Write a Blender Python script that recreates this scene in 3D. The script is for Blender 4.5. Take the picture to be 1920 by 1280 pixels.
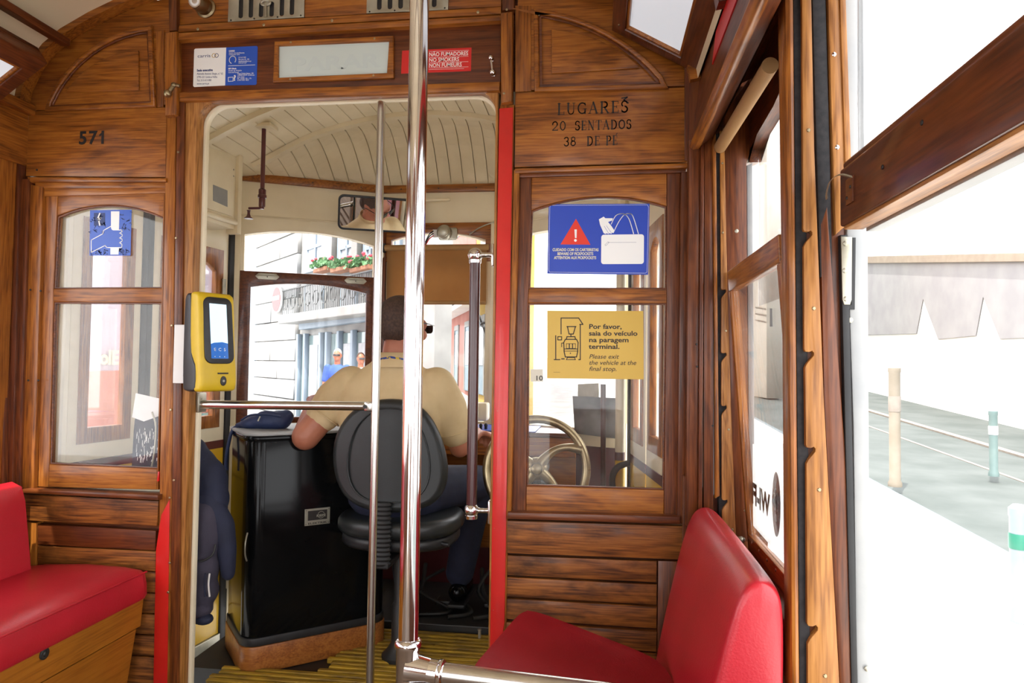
import bpy, bmesh, math, random
from mathutils import Vector, Matrix
import mathutils

random.seed(7)
for o in list(bpy.data.objects):
    bpy.data.objects.remove(o)
SC = bpy.context.scene
COL = SC.collection

# ------------------------------------------------------------------ camera, sky, sun, exposure
YAW, PITCH, ROLL, FPX = math.radians(7.23), math.radians(1.95), math.radians(0.74), 1280.0
CAM = Vector((0.0, -2.1, 1.12))
FW = Vector((-math.sin(YAW) * math.cos(PITCH), math.cos(YAW) * math.cos(PITCH), math.sin(PITCH)))
_r0 = Vector((math.cos(YAW), math.sin(YAW), 0))
_u0 = _r0.cross(FW)
RT = _r0 * math.cos(ROLL) + _u0 * math.sin(ROLL)
UP = -_r0 * math.sin(ROLL) + _u0 * math.cos(ROLL)
cd = bpy.data.cameras.new('camera')
cd.sensor_width = 36.0
cd.lens = 24.0
cd.clip_start = 0.02
cd.clip_end = 300
cam = bpy.data.objects.new('camera', cd)
COL.objects.link(cam)
cam.matrix_world = Matrix(((RT.x, UP.x, -FW.x, CAM.x), (RT.y, UP.y, -FW.y, CAM.y), (RT.z, UP.z, -FW.z, CAM.z), (0, 0, 0, 1)))
SC.camera = cam

SC.view_settings.view_transform = 'Standard'
SC.view_settings.look = 'None'
SC.view_settings.gamma = 1.0
SC.view_settings.use_curve_mapping = False
SC.view_settings.exposure = 2.34
SC.cycles.max_bounces = 10
SC.cycles.diffuse_bounces = 6
SC.cycles.transparent_max_bounces = 24
SC.cycles.sample_clamp_indirect = 6.0
SC.cycles.use_denoising = True

world = bpy.data.worlds.new('world')
SC.world = world
world.use_nodes = True
wn = world.node_tree
bg = wn.nodes['Background']
bg.inputs['Color'].default_value = (0.97, 0.98, 1.0, 1)
bg.inputs['Strength'].default_value = 1.0

sl = bpy.data.lights.new('sun', 'SUN')
sl.energy = 1.5
sl.angle = math.radians(0.6)
sl.color = (1.0, 0.95, 0.86)
sun = bpy.data.objects.new('sun', sl)
COL.objects.link(sun)
SUN_DIR = Vector((-0.30, -0.55, 1.30)).normalized()      # towards the sun: behind the tram and to the left
sun.rotation_euler = SUN_DIR.to_track_quat('Z', 'Y').to_euler()

# ------------------------------------------------------------------ back-projection onto real planes (measuring from the photo)
def ray(px, py):
    return FW + RT * ((px - 960) / FPX) - UP * ((py - 640) / FPX)
class Fr:
    """A drawing plane: origin, in-plane axes u and v, normal w pointing at the viewer's side."""
    def __init__(s, o, u, v):
        s.o = Vector(o); s.u = Vector(u).normalized(); s.v = Vector(v).normalized(); s.w = s.u.cross(s.v)
    def pt(s, u, v, w=0.0):
        return s.o + s.u * u + s.v * v + s.w * w
    def on(s, px, py, w=0.0):
        d = ray(px, py); o = s.o + s.w * w
        t = (o - CAM).dot(s.w) / d.dot(s.w)
        q = CAM + d * t - s.o
        return (q.dot(s.u), q.dot(s.v))
    def pp(s, pts, w=0.0):
        return [s.on(x, y, w) for x, y in pts]
X3, Y3, Z3 = Vector((1, 0, 0)), Vector((0, 1, 0)), Vector((0, 0, 1))
def YF(y): return Fr((0, y, 0), X3, Z3)                # plane y = const, seen from the saloon
def XR(x): return Fr((x, 0, 0), -Y3, Z3)               # plane x = const on the right, facing -x
def XL(x): return Fr((x, 0, 0), Y3, Z3)                # plane x = const on the left, facing +x
B = YF(0.0)
def at_y(px, py, y): 
    u, v = YF(y).on(px, py); return Vector((u, y, v))
def at_z(px, py, z):
    d = ray(px, py); t = (z - CAM.z) / d.z; return CAM + d * t
def at_x(px, py, x):
    d = ray(px, py); t = (x - CAM.x) / d.x; return CAM + d * t

# ------------------------------------------------------------------ materials
def principled(name, col, rough=.5, metal=0., coat=0., spec=.5, emit=None, estr=0., alpha=1.):
    m = bpy.data.materials.new(name); m.use_nodes = True
    b = m.node_tree.nodes['Principled BSDF']
    b.inputs['Base Color'].default_value = (*col, 1)
    b.inputs['Roughness'].default_value = rough
    b.inputs['Metallic'].default_value = metal
    b.inputs['Coat Weight'].default_value = coat
    b.inputs['Coat Roughness'].default_value = .12
    b.inputs['Specular IOR Level'].default_value = spec
    if emit:
        b.inputs['Emission Color'].default_value = (*emit, 1); b.inputs['Emission Strength'].default_value = estr
    return m
def noisy(name, c1, c2, rough=.5, scale=8., metal=0., coat=0., bump=0., bscale=60., stretch=(1, 1, 1), spec=.5, lo=.35, hi=.65, detail=5):
    m = principled(name, c1, rough, metal, coat, spec)
    nt = m.node_tree; b = nt.nodes['Principled BSDF']
    tc = nt.nodes.new('ShaderNodeTexCoord'); mp = nt.nodes.new('ShaderNodeMapping'); mp.inputs['Scale'].default_value = stretch
    nt.links.new(tc.outputs['Object'], mp.inputs['Vector'])
    n = nt.nodes.new('ShaderNodeTexNoise'); n.inputs['Scale'].default_value = scale; n.inputs['Detail'].default_value = detail
    nt.links.new(mp.outputs['Vector'], n.inputs['Vector'])
    r = nt.nodes.new('ShaderNodeValToRGB')
    r.color_ramp.elements[0].position = lo; r.color_ramp.elements[0].color = (*c1, 1)
    r.color_ramp.elements[1].position = hi; r.color_ramp.elements[1].color = (*c2, 1)
    nt.links.new(n.outputs['Fac'], r.inputs['Fac']); nt.links.new(r.outputs['Color'], b.inputs['Base Color'])
    if bump:
        n2 = nt.nodes.new('ShaderNodeTexNoise'); n2.inputs['Scale'].default_value = bscale; n2.inputs['Detail'].default_value = 3
        nt.links.new(mp.outputs['Vector'], n2.inputs['Vector'])
        bp = nt.nodes.new('ShaderNodeBump'); bp.inputs['Strength'].default_value = bump; bp.inputs['Distance'].default_value = .004
        nt.links.new(n2.outputs['Fac'], bp.inputs['Height']); nt.links.new(bp.outputs['Normal'], b.inputs['Normal'])
    return m
def wood(name, axis, dark, mid, light, rough=.34, coat=.22, wear=.35, fine=1.0):
    """Varnished timber: long grain along one axis, cathedral figure, darker pores and scuffs, shifted from piece to piece."""
    m = principled(name, mid, rough, 0, coat, .35)
    nt = m.node_tree; b = nt.nodes['Principled BSDF']; L = nt.links.new
    tc = nt.nodes.new('ShaderNodeTexCoord'); oi = nt.nodes.new('ShaderNodeObjectInfo')
    mul = nt.nodes.new('ShaderNodeMath'); mul.operation = 'MULTIPLY'; mul.inputs[1].default_value = 13.0
    L(oi.outputs['Random'], mul.inputs[0])
    add = nt.nodes.new('ShaderNodeVectorMath'); add.operation = 'ADD'
    L(tc.outputs['Object'], add.inputs[0]); L(mul.outputs[0], add.inputs[1])
    def mapped(along, across):
        mp = nt.nodes.new('ShaderNodeMapping')
        sc = [across] * 3; sc['xyz'.index(axis)] = along
        mp.inputs['Scale'].default_value = sc
        L(add.outputs[0], mp.inputs['Vector']); return mp
    fig = nt.nodes.new('ShaderNodeTexNoise'); fig.inputs['Scale'].default_value = 1.0; fig.inputs['Detail'].default_value = 3; fig.inputs['Distortion'].default_value = 1.1
    L(mapped(2.0, 11).outputs[0], fig.inputs['Vector'])
    rings = nt.nodes.new('ShaderNodeMath'); rings.operation = 'MULTIPLY'; rings.inputs[1].default_value = 26 * fine
    L(fig.outputs['Fac'], rings.inputs[0])
    sn = nt.nodes.new('ShaderNodeMath'); sn.operation = 'SINE'; L(rings.outputs[0], sn.inputs[0])
    pores = nt.nodes.new('ShaderNodeTexNoise'); pores.inputs['Scale'].default_value = 1.0; pores.inputs['Detail'].default_value = 4
    L(mapped(9, 190).outputs[0], pores.inputs['Vector'])
    comb = nt.nodes.new('ShaderNodeMath'); comb.operation = 'MULTIPLY_ADD'; comb.inputs[1].default_value = .10
    L(sn.outputs[0], comb.inputs[0]); L(pores.outputs['Fac'], comb.inputs[2])
    r = nt.nodes.new('ShaderNodeValToRGB'); e = r.color_ramp.elements
    e[0].position = .26; e[0].color = (*dark, 1); e[1].position = .76; e[1].color = (*light, 1)
    x = e.new(.5); x.color = (*mid, 1)
    L(comb.outputs[0], r.inputs['Fac'])
    big = nt.nodes.new('ShaderNodeTexNoise'); big.inputs['Scale'].default_value = 1.0; big.inputs['Detail'].default_value = 5; big.inputs['Roughness'].default_value = .65
    L(mapped(5, 9).outputs[0], big.inputs['Vector'])
    wr = nt.nodes.new('ShaderNodeMapRange'); wr.inputs[1].default_value = .5; wr.inputs[2].default_value = .72; wr.inputs[3].default_value = 0; wr.inputs[4].default_value = wear
    L(big.outputs['Fac'], wr.inputs[0])
    mx = nt.nodes.new('ShaderNodeMix'); mx.data_type = 'RGBA'
    L(wr.outputs[0], mx.inputs[0]); L(r.outputs['Color'], mx.inputs[6]); mx.inputs[7].default_value = (*[c * .42 for c in dark], 1)
    L(mx.outputs[2], b.inputs['Base Color'])
    rr = nt.nodes.new('ShaderNodeMapRange'); rr.inputs[3].default_value = rough - .08; rr.inputs[4].default_value = rough + .2
    L(big.outputs['Fac'], rr.inputs[0]); L(rr.outputs[0], b.inputs['Roughness'])
    bp = nt.nodes.new('ShaderNodeBump'); bp.inputs['Strength'].default_value = .16; bp.inputs['Distance'].default_value = .0015
    L(comb.outputs[0], bp.inputs['Height']); L(bp.outputs['Normal'], b.inputs['Normal'])
    return m
def glass_mat(name, tint=(1, 1, 1), dust=.03, refl=.5):
    m = bpy.data.materials.new(name); m.use_nodes = True; nt = m.node_tree; nt.nodes.clear(); L = nt.links.new
    out = nt.nodes.new('ShaderNodeOutputMaterial')
    tr = nt.nodes.new('ShaderNodeBsdfTransparent'); tr.inputs['Color'].default_value = (*tint, 1)
    gl = nt.nodes.new('ShaderNodeBsdfGlossy'); gl.inputs['Roughness'].default_value = .02
    fr = nt.nodes.new('ShaderNodeFresnel'); fr.inputs['IOR'].default_value = 1.45
    fm = nt.nodes.new('ShaderNodeMath'); fm.operation = 'MULTIPLY'; fm.inputs[1].default_value = refl
    L(fr.outputs[0], fm.inputs[0])
    mx = nt.nodes.new('ShaderNodeMixShader'); L(fm.outputs[0], mx.inputs[0]); L(tr.outputs[0], mx.inputs[1]); L(gl.outputs[0], mx.inputs[2])
    df = nt.nodes.new('ShaderNodeBsdfDiffuse'); df.inputs['Color'].default_value = (.8, .8, .76, 1)
    tc = nt.nodes.new('ShaderNodeTexCoord'); n = nt.nodes.new('ShaderNodeTexNoise'); n.inputs['Scale'].default_value = 9; n.inputs['Detail'].default_value = 8
    L(tc.outputs['Object'], n.inputs['Vector'])
    mr = nt.nodes.new('ShaderNodeMapRange'); mr.inputs[1].default_value = .4; mr.inputs[2].default_value = .75; mr.inputs[3].default_value = dust * .4; mr.inputs[4].default_value = dust * 2
    L(n.outputs['Fac'], mr.inputs[0])
    m2 = nt.nodes.new('ShaderNodeMixShader'); L(mr.outputs[0], m2.inputs[0]); L(mx.outputs[0], m2.inputs[1]); L(df.outputs[0], m2.inputs[2])
    L(m2.outputs[0], out.inputs['Surface'])
    return m

OAK = dict(dark=(0.1290, 0.0361, 0.0052), mid=(0.2838, 0.0886, 0.0108), light=(0.3956, 0.1419, 0.0198))
RED = dict(dark=(0.0602, 0.0133, 0.0036), mid=(0.1118, 0.0267, 0.0060), light=(0.1591, 0.0404, 0.0090))
DRK = dict(dark=(0.0630, 0.0151, 0.0038), mid=(0.1260, 0.0319, 0.0067), light=(0.1932, 0.0538, 0.0118))
W = {}
for ax in 'xyz':
    W['oak' + ax] = wood('varnished_oak_' + ax, ax, **OAK)
    W['red' + ax] = wood('reddish_mahogany_' + ax, ax, **RED, wear=.2, coat=.3)
    W['drk' + ax] = wood('dark_teak_' + ax, ax, **DRK, wear=.3)
    W['lit' + ax] = wood('pale_oak_' + ax, ax, (.19, .068, .012), (.34, .138, .030), (.46, .205, .052), rough=.42, coat=.15, wear=.15, fine=1.4)
    W['wrn' + ax] = wood('worn_oak_' + ax, ax, (.062, .018, .004), (.205, .064, .0105), (.33, .117, .021), rough=.45, coat=.2, wear=.8)
M = {}
M['cream'] = noisy('cream_paint', (.78, .68, .48), (.86, .77, .57), .42, 5, bump=.05, coat=.15)
M['cream_old'] = noisy('aged_cream_paint', (.70, .60, .40), (.84, .74, .53), .4, 4, bump=.12, bscale=25, coat=.2)
M['ceil'] = noisy('saloon_ceiling_cream', (.76, .65, .44), (.82, .71, .50), .35, 2, coat=.2)
M['maroon'] = noisy('maroon_paint', (.075, .012, .016), (.10, .018, .022), .35, 6, coat=.3)
M['brownpole'] = noisy('brown_enamel', (.050, .013, .013), (.065, .018, .017), .28, 6, coat=.5)
M['yellowp'] = noisy('yellow_gloss_paint', (.62, .36, .012), (.72, .44, .02), .35, 6, bump=.08, coat=.3)
M['yellowslat'] = noisy('worn_yellow_slat_paint', (.15, .085, .012), (.46, .275, .018), .5, 14, stretch=(.5, 3, 1), bump=.2)
M['redp'] = noisy('red_gloss_paint', (.54, .011, .009), (.60, .016, .012), .33, 9, bump=.15, bscale=35, coat=.3)
M['vinyl'] = noisy('red_leatherette', (.40, .010, .020), (.46, .0135, .025), .36, 6, bump=.14, bscale=220, coat=.12)
M['chrome'] = noisy('polished_chrome', (.82, .81, .80), (.74, .73, .73), .10, 20, metal=1)
M['steel'] = noisy('brushed_steel', (.66, .64, .60), (.58, .56, .52), .24, 30, metal=1, stretch=(1, 1, .05))
M['alu'] = noisy('dull_aluminium', (.30, .31, .315), (.36, .365, .36), .5, 9, metal=.2, bump=.06)
M['brass'] = noisy('worn_brass', (.28, .22, .13), (.44, .36, .22), .35, 22, metal=1)
M['nickel'] = noisy('tarnished_nickel', (.36, .34, .27), (.48, .46, .38), .4, 16, metal=.8)
M['black'] = noisy('black_gloss_paint', (.0025, .0028, .0032), (.0045, .0048, .0052), .13, 3, coat=.0, spec=.16)
M['rubber'] = noisy('black_rubber', (.008, .008, .009), (.014, .014, .015), .55, 20)
M['plastic'] = noisy('black_plastic', (.010, .010, .012), (.016, .016, .018), .42, 40, bump=.1, bscale=400)
M['leather'] = noisy('black_leatherette', (.012, .015, .016), (.018, .021, .022), .38, 10, bump=.06, bscale=250)
M['groove'] = noisy('dark_felt_channel', (.016, .016, .018), (.03, .028, .03), .9, 80)
M['white'] = principled('white_print', (.82, .82, .80), .4)
M['offwhite'] = principled('off_white_plastic', (.70, .68, .66), .45)
M['blue'] = noisy('blue_print', (.012, .048, .40), (.015, .060, .45), .35, 2)
M['blue2'] = noisy('bright_blue_print', (.016, .080, .45), (.020, .092, .50), .35, 2)
M['redpr'] = principled('red_print', (.60, .016, .016), .35)
M['tri'] = principled('warning_red_print', (.68, .030, .010), .35)
M['yelpr'] = noisy('mustard_print', (.56, .36, .050), (.60, .385, .058), .4, 3)
M['ink'] = principled('dark_ink', (.018, .013, .008), .5)
M['blackink'] = principled('black_lettering_paint', (.012, .008, .006), .45)
M['navyink'] = principled('navy_ink', (.02, .04, .16), .5)
M['pale_ink'] = principled('pale_yellow_ink', (.72, .68, .42), .4)
M['skin'] = noisy('tanned_skin', (.36, .125, .070), (.44, .165, .095), .48, 12, bump=.03)
M['hair'] = noisy('short_dark_hair', (.035, .018, .012), (.070, .036, .024), .7, 120, bump=.4, bscale=350)
M['khaki'] = noisy('sand_cotton', (.60, .455, .25), (.66, .51, .29), .8, 14, bump=.08, bscale=500)
M['navy'] = noisy('navy_cloth', (.010, .013, .034), (.017, .021, .050), .8, 12, bump=.15, bscale=300)
M['navybag'] = noisy('navy_nylon', (.010, .020, .070), (.018, .032, .10), .6, 12, bump=.2, bscale=180)
M['darkjkt'] = noisy('dark_purple_navy_cloth', (.028, .024, .040), (.042, .036, .058), .85, 9, bump=.2, bscale=260)
M['valyel'] = noisy('validator_yellow_plastic', (.58, .39, .010), (.62, .42, .013), .42, 30, bump=.05, bscale=500)
M['blind'] = noisy('brown_blind_cloth', (.36, .195, .072), (.40, .225, .085), .75, 7, bump=.12, bscale=400)
M['orangew'] = wood('orange_varnish_panel', 'x', (.20, .062, .008), (.30, .10, .012), (.36, .125, .017), wear=.2, coat=.25)
M['benchbox'] = wood('ochre_varnished_bench_panel', 'y', (.26, .082, .008), (.34, .112, .0105), (.38, .132, .014), wear=.12, coat=.25)
M['plinth'] = wood('orange_brown_plinth', 'x', (.20, .06, .012), (.30, .10, .02), (.38, .14, .03), wear=.5, coat=.1)
M['glass'] = glass_mat('clear_window_glass', dust=.012)
M['dustglass'] = glass_mat('dusty_window_glass', dust=.028)
def translucent(name, col, amt=.6):
    m = principled(name, col, .5); nt = m.node_tree; b = nt.nodes['Principled BSDF']; out = nt.nodes['Material Output']
    t = nt.nodes.new('ShaderNodeBsdfTranslucent'); t.inputs['Color'].default_value = (*col, 1)
    mx = nt.nodes.new('ShaderNodeMixShader'); mx.inputs[0].default_value = amt
    nt.links.new(b.outputs[0], mx.inputs[1]); nt.links.new(t.outputs[0], mx.inputs[2]); nt.links.new(mx.outputs[0], out.inputs['Surface']); return m
M['frost'] = principled('frosted_sign_glass', (.56, .64, .62), .35, coat=.4)
M['lampglass'] = principled('frosted_lamp_glass', (.60, .63, .66), .3, coat=.3, emit=(.86, .93, 1.0), estr=.10)
M['screen'] = principled('lit_display', (.02, .02, .02), .08, emit=(.62, .86, 1.0), estr=.30)
M['screenblue'] = principled('lit_display_blue', (.01, .02, .05), .08, emit=(.02, .10, .34), estr=.32)
M['mirror'] = principled('mirror_glass', (.85, .86, .86), .01, metal=1)
M['lens'] = principled('dark_lens', (.01, .01, .012), .05, coat=.6)
M['floor'] = noisy('dark_floor_boards', (.12, .075, .045), (.18, .115, .07), .6, 6, stretch=(12, 1, 1))
M['darkmetal'] = noisy('dark_greasy_metal', (.010, .010, .010), (.020, .018, .016), .5, 12)
M['cable'] = principled('black_cable', (.012, .012, .012), .5)
M['greygrime'] = noisy('dusty_grey_board', (.10, .10, .105), (.22, .22, .22), .6, 10)

# ------------------------------------------------------------------ mesh helpers
def link(o):
    COL.objects.link(o); return o
def props(o, label=None, cat=None, group=None, kind=None):
    if label: o['label'] = label
    if cat: o['category'] = cat
    if group: o['group'] = group
    if kind: o['kind'] = kind
    return o
def root(name, label=None, cat=None, loc=(0, 0, 0), group=None, kind=None):
    o = bpy.data.objects.new(name, None); link(o); o.location = loc; o.empty_display_size = .05
    bpy.context.view_layer.update()
    return props(o, label, cat, group, kind)
_mw = {}
def attach(o, parent):
    if parent is not None:
        o.parent = parent
        p = parent; mat = Matrix.Identity(4)
        while p is not None:
            mat = Matrix.Translation(p.location) @ mat if p.parent is None else mat
            p = p.parent
        # children keep their meshes in scene coordinates; a child of a child mesh sits at the same origin
        if parent.parent is None:
            o.matrix_parent_inverse = Matrix.Translation(-Vector(parent.location))
    return o
def put(name, mesh, mat, parent=None, label=None, smooth=None):
    """Link one mesh as ONE object. Without a parent its origin is moved to the middle of its base."""
    if isinstance(mesh, bmesh.types.BMesh):
        bm = mesh; mesh = bpy.data.meshes.new(name); bmesh.ops.recalc_face_normals(bm, faces=bm.faces); bm.to_mesh(mesh); bm.free()
    mesh.name = name
    if mat is not None:
        mesh.materials.clear()
        for mm in (mat if isinstance(mat, (list, tuple)) else [mat]): mesh.materials.append(mm)
    if smooth is True:
        for p in mesh.polygons: p.use_smooth = True
    elif smooth is not None:
        for p in mesh.polygons: p.use_smooth = True
        mesh.set_sharp_from_angle(angle=math.radians(smooth))
    o = bpy.data.objects.new(name, mesh); link(o)
    if parent is None:
        vs = [v.co for v in mesh.vertices]
        if vs:
            c = Vector(((min(v.x for v in vs) + max(v.x for v in vs)) / 2, (min(v.y for v in vs) + max(v.y for v in vs)) / 2, min(v.z for v in vs)))
            mesh.transform(Matrix.Translation(-c)); o.location = c
    else:
        attach(o, parent)
    if label: o['label'] = label
    return o
def BMn(): return bmesh.new()
def box(bm, a, b, bev=0.0, seg=2):
    a, b = Vector(a), Vector(b)
    lo = Vector([min(a[i], b[i]) for i in range(3)]); hi = Vector([max(a[i], b[i]) for i in range(3)])
    r = bmesh.ops.create_cube(bm, size=1.0)
    for v in r['verts']:
        v.co = Vector([lo[i] + (v.co[i] + .5) * (hi[i] - lo[i]) for i in range(3)])
    if bev:
        es = list({e for v in r['verts'] for e in v.link_edges})
        bmesh.ops.bevel(bm, geom=es, offset=bev, segments=seg, profile=.5, affect='EDGES', clamp_overlap=True)
    return bm
def fbox(bm, fr, u0, u1, v0, v1, w0, w1, bev=0.0, seg=2):
    r = bmesh.ops.create_cube(bm, size=1.0); vs = r['verts']
    for v in vs:
        v.co = fr.pt(u0 + (v.co.x + .5) * (u1 - u0), v0 + (v.co.y + .5) * (v1 - v0), w0 + (v.co.z + .5) * (w1 - w0))
    if bev:
        es = list({e for v in vs for e in v.link_edges})
        bmesh.ops.bevel(bm, geom=es, offset=bev, segments=seg, profile=.5, affect='EDGES', clamp_overlap=True)
    return bm
def plate(fr, polys, w0, w1, bev=0.0, seg=2):
    """Flat board with holes cut from polygons in a plane's (u, v), from w0 to w1 along its normal, edges rounded."""
    c = bpy.data.curves.new('c', 'CURVE'); c.dimensions = '2D'; c.fill_mode = 'BOTH'
    if polys and isinstance(polys[0][0], (int, float)): polys = [polys]
    for p in polys:
        s = c.splines.new('POLY'); s.points.add(len(p) - 1); s.use_cyclic_u = True
        for i, q in enumerate(p): s.points[i].co = (q[0], q[1], 0, 1)
    h = (w1 - w0) / 2
    c.extrude = max(h - bev, 0); c.bevel_depth = bev; c.bevel_resolution = seg - 1 if bev else 0; c.offset = -bev
    o = bpy.data.objects.new('c', c)
    me = bpy.data.meshes.new_from_object(o)
    bpy.data.objects.remove(o); bpy.data.curves.remove(c)
    wc = (w0 + w1) / 2
    for v in me.vertices: v.co = fr.pt(v.co.x, v.co.y, v.co.z + wc)
    bm = bmesh.new(); bm.from_mesh(me); bpy.data.meshes.remove(me)
    bmesh.ops.remove_doubles(bm, verts=bm.verts, dist=1e-5)
    return bm
def rect(u0, v0, u1, v1): return [(u0, v0), (u1, v0), (u1, v1), (u0, v1)]
def rrect(u0, v0, u1, v1, r, n=5):
    out = []
    for cx, cy, a in ((u1 - r, v0 + r, -90), (u1 - r, v1 - r, 0), (u0 + r, v1 - r, 90), (u0 + r, v0 + r, 180)):
        for i in range(n + 1):
            t = math.radians(a + 90 * i / n); out.append((cx + r * math.cos(t), cy + r * math.sin(t)))
    return out
def arcpts(a, m, b, n=12):
    """Points on the circle through a, m, b from a to b."""
    ax, ay = a; mx, my = m; bx, by = b
    d = 2 * (ax * (my - by) + mx * (by - ay) + bx * (ay - my))
    if abs(d) < 1e-9: return [a, b]
    ux = ((ax**2 + ay**2) * (my - by) + (mx**2 + my**2) * (by - ay) + (bx**2 + by**2) * (ay - my)) / d
    uy = ((ax**2 + ay**2) * (bx - mx) + (mx**2 + my**2) * (ax - bx) + (bx**2 + by**2) * (mx - ax)) / d
    r = math.hypot(ax - ux, ay - uy)
    t0 = math.atan2(ay - uy, ax - ux); tm = math.atan2(my - uy, mx - ux); t1 = math.atan2(by - uy, bx - ux)
    def unw(t, ref):
        while t - ref > math.pi: t -= 2 * math.pi
        while t - ref < -math.pi: t += 2 * math.pi
        return t
    tm = unw(tm, t0); t1 = unw(t1, tm)
    return [(ux + r * math.cos(t0 + (t1 - t0) * i / n), uy + r * math.sin(t0 + (t1 - t0) * i / n)) for i in range(n + 1)]
def ell(cx, cy, rx, ry, n=28, a0=0, a1=360):
    m = n if a1 - a0 < 360 else n - 1
    return [(cx + rx * math.cos(math.radians(a0 + (a1 - a0) * i / (n if a1 - a0 >= 360 else n))), cy + ry * math.sin(math.radians(a0 + (a1 - a0) * i / n))) for i in range(m + 1)]
def smooth_poly(pts, it=2):
    for _ in range(it):
        out = []
        for i in range(len(pts)):
            a, b = pts[i], pts[(i + 1) % len(pts)]
            out += [(a[0] * .75 + b[0] * .25, a[1] * .75 + b[1] * .25), (a[0] * .25 + b[0] * .75, a[1] * .25 + b[1] * .75)]
        pts = out
    return pts
def spline(pts, n=8):
    """Catmull-Rom through 3D points."""
    P = [Vector(p) for p in pts]; out = []
    for i in range(len(P) - 1):
        p0 = P[max(i - 1, 0)]; p1 = P[i]; p2 = P[i + 1]; p3 = P[min(i + 2, len(P) - 1)]
        for k in range(n):
            t = k / n
            out.append(.5 * ((2 * p1) + (p2 - p0) * t + (2 * p0 - 5 * p1 + 4 * p2 - p3) * t * t + (3 * p1 - p0 - 3 * p2 + p3) * t ** 3))
    out.append(P[-1]); return out
def tube(bm, pts, r, seg=12, cap=True):
    P = [Vector(p) for p in pts]; rings = []
    prev = None
    for i, p in enumerate(P):
        d = (P[min(i + 1, len(P) - 1)] - P[max(i - 1, 0)]).normalized()
        if prev is None:
            n = d.orthogonal().normalized()
        else:
            n = (prev - d * prev.dot(d)); n = n.normalized() if n.length > 1e-6 else d.orthogonal().normalized()
        prev = n; b = d.cross(n)
        rr = r[i] if isinstance(r, (list, tuple)) else r
        rings.append([bm.verts.new(p + (n * math.cos(2 * math.pi * k / seg) + b * math.sin(2 * math.pi * k / seg)) * rr) for k in range(seg)])
    for a, b in zip(rings, rings[1:]):
        for k in range(seg):
            bm.faces.new((a[k], a[(k + 1) % seg], b[(k + 1) % seg], b[k]))
    if cap:
        bm.faces.new(list(reversed(rings[0]))); bm.faces.new(rings[-1])
    return bm
def lathe(bm, prof, base, axis=Z3, seg=24):
    """Turned shape: prof = [(radius, height along axis)]."""
    axis = Vector(axis).normalized(); n = axis.orthogonal().normalized(); b = axis.cross(n); base = Vector(base); rings = []
    for r, h in prof:
        if r < 1e-5: rings.append([bm.verts.new(base + axis * h)])
        else: rings.append([bm.verts.new(base + axis * h + (n * math.cos(2 * math.pi * k / seg) + b * math.sin(2 * math.pi * k / seg)) * r) for k in range(seg)])
    for p, q in zip(rings, rings[1:]):
        for k in range(seg):
            k2 = (k + 1) % seg
            if len(p) == 1 and len(q) == 1: continue
            if len(p) == 1: bm.faces.new((p[0], q[k2], q[k]))
            elif len(q) == 1: bm.faces.new((p[k], p[k2], q[0]))
            else: bm.faces.new((p[k], p[k2], q[k2], q[k]))
    if len(rings[0]) > 1: bm.faces.new(list(reversed(rings[0])))
    if len(rings[-1]) > 1: bm.faces.new(rings[-1])
    return bm
def ellipsoid(bm, c, r, rot=None, u=16, v=10):
    g = bmesh.ops.create_uvsphere(bm, u_segments=u, v_segments=v, radius=1.0)
    m = Matrix.Translation(Vector(c)) @ (rot.to_matrix().to_4x4() if rot is not None else Matrix.Identity(4)) @ Matrix.Diagonal((*(r if isinstance(r, (tuple, list)) else (r, r, r)), 1))
    bmesh.ops.transform(bm, matrix=m, verts=g['verts']); return bm
def limb(bm, pts, rs, seg=14):
    for p, r in zip(pts, rs): ellipsoid(bm, p, r, u=seg, v=8)
    for i in range(len(pts) - 1):
        tube(bm, [pts[i], pts[i + 1]], [rs[i], rs[i + 1]], seg)
    return bm
def loft(bm, rings, cap=True):
    """rings: lists of points with equal counts."""
    V = [[bm.verts.new(p) for p in r] for r in rings]; n = len(V[0])
    for a, b in zip(V, V[1:]):
        for k in range(n): bm.faces.new((a[k], a[(k + 1) % n], b[(k + 1) % n], b[k]))
    if cap: bm.faces.new(list(reversed(V[0]))); bm.faces.new(V[-1])
    return bm
def oval(c, rx, ry, n=20, ax=X3, ay=Y3, p=2.0):
    c = Vector(c); out = []
    for k in range(n):
        t = 2 * math.pi * k / n; cs, sn = math.cos(t), math.sin(t)
        out.append(c + Vector(ax) * rx * math.copysign(abs(cs) ** (2 / p), cs) + Vector(ay) * ry * math.copysign(abs(sn) ** (2 / p), sn))
    return out
def fuse(bm, voxel=.006, it=4, fac=.5):
    """Merge overlapping closed shapes into one continuous smoothed surface."""
    bmesh.ops.recalc_face_normals(bm, faces=bm.faces)
    me = bpy.data.meshes.new('f'); bm.to_mesh(me); bm.free()
    o = bpy.data.objects.new('f', me); link(o)
    md = o.modifiers.new('r', 'REMESH'); md.mode = 'VOXEL'; md.voxel_size = voxel
    if it:
        s = o.modifiers.new('s', 'SMOOTH'); s.iterations = it; s.factor = fac
    dg = bpy.context.evaluated_depsgraph_get(); dg.update()
    res = bpy.data.meshes.new_from_object(o.evaluated_get(dg))
    bpy.data.objects.remove(o); bpy.data.meshes.remove(me)
    return res
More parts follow.
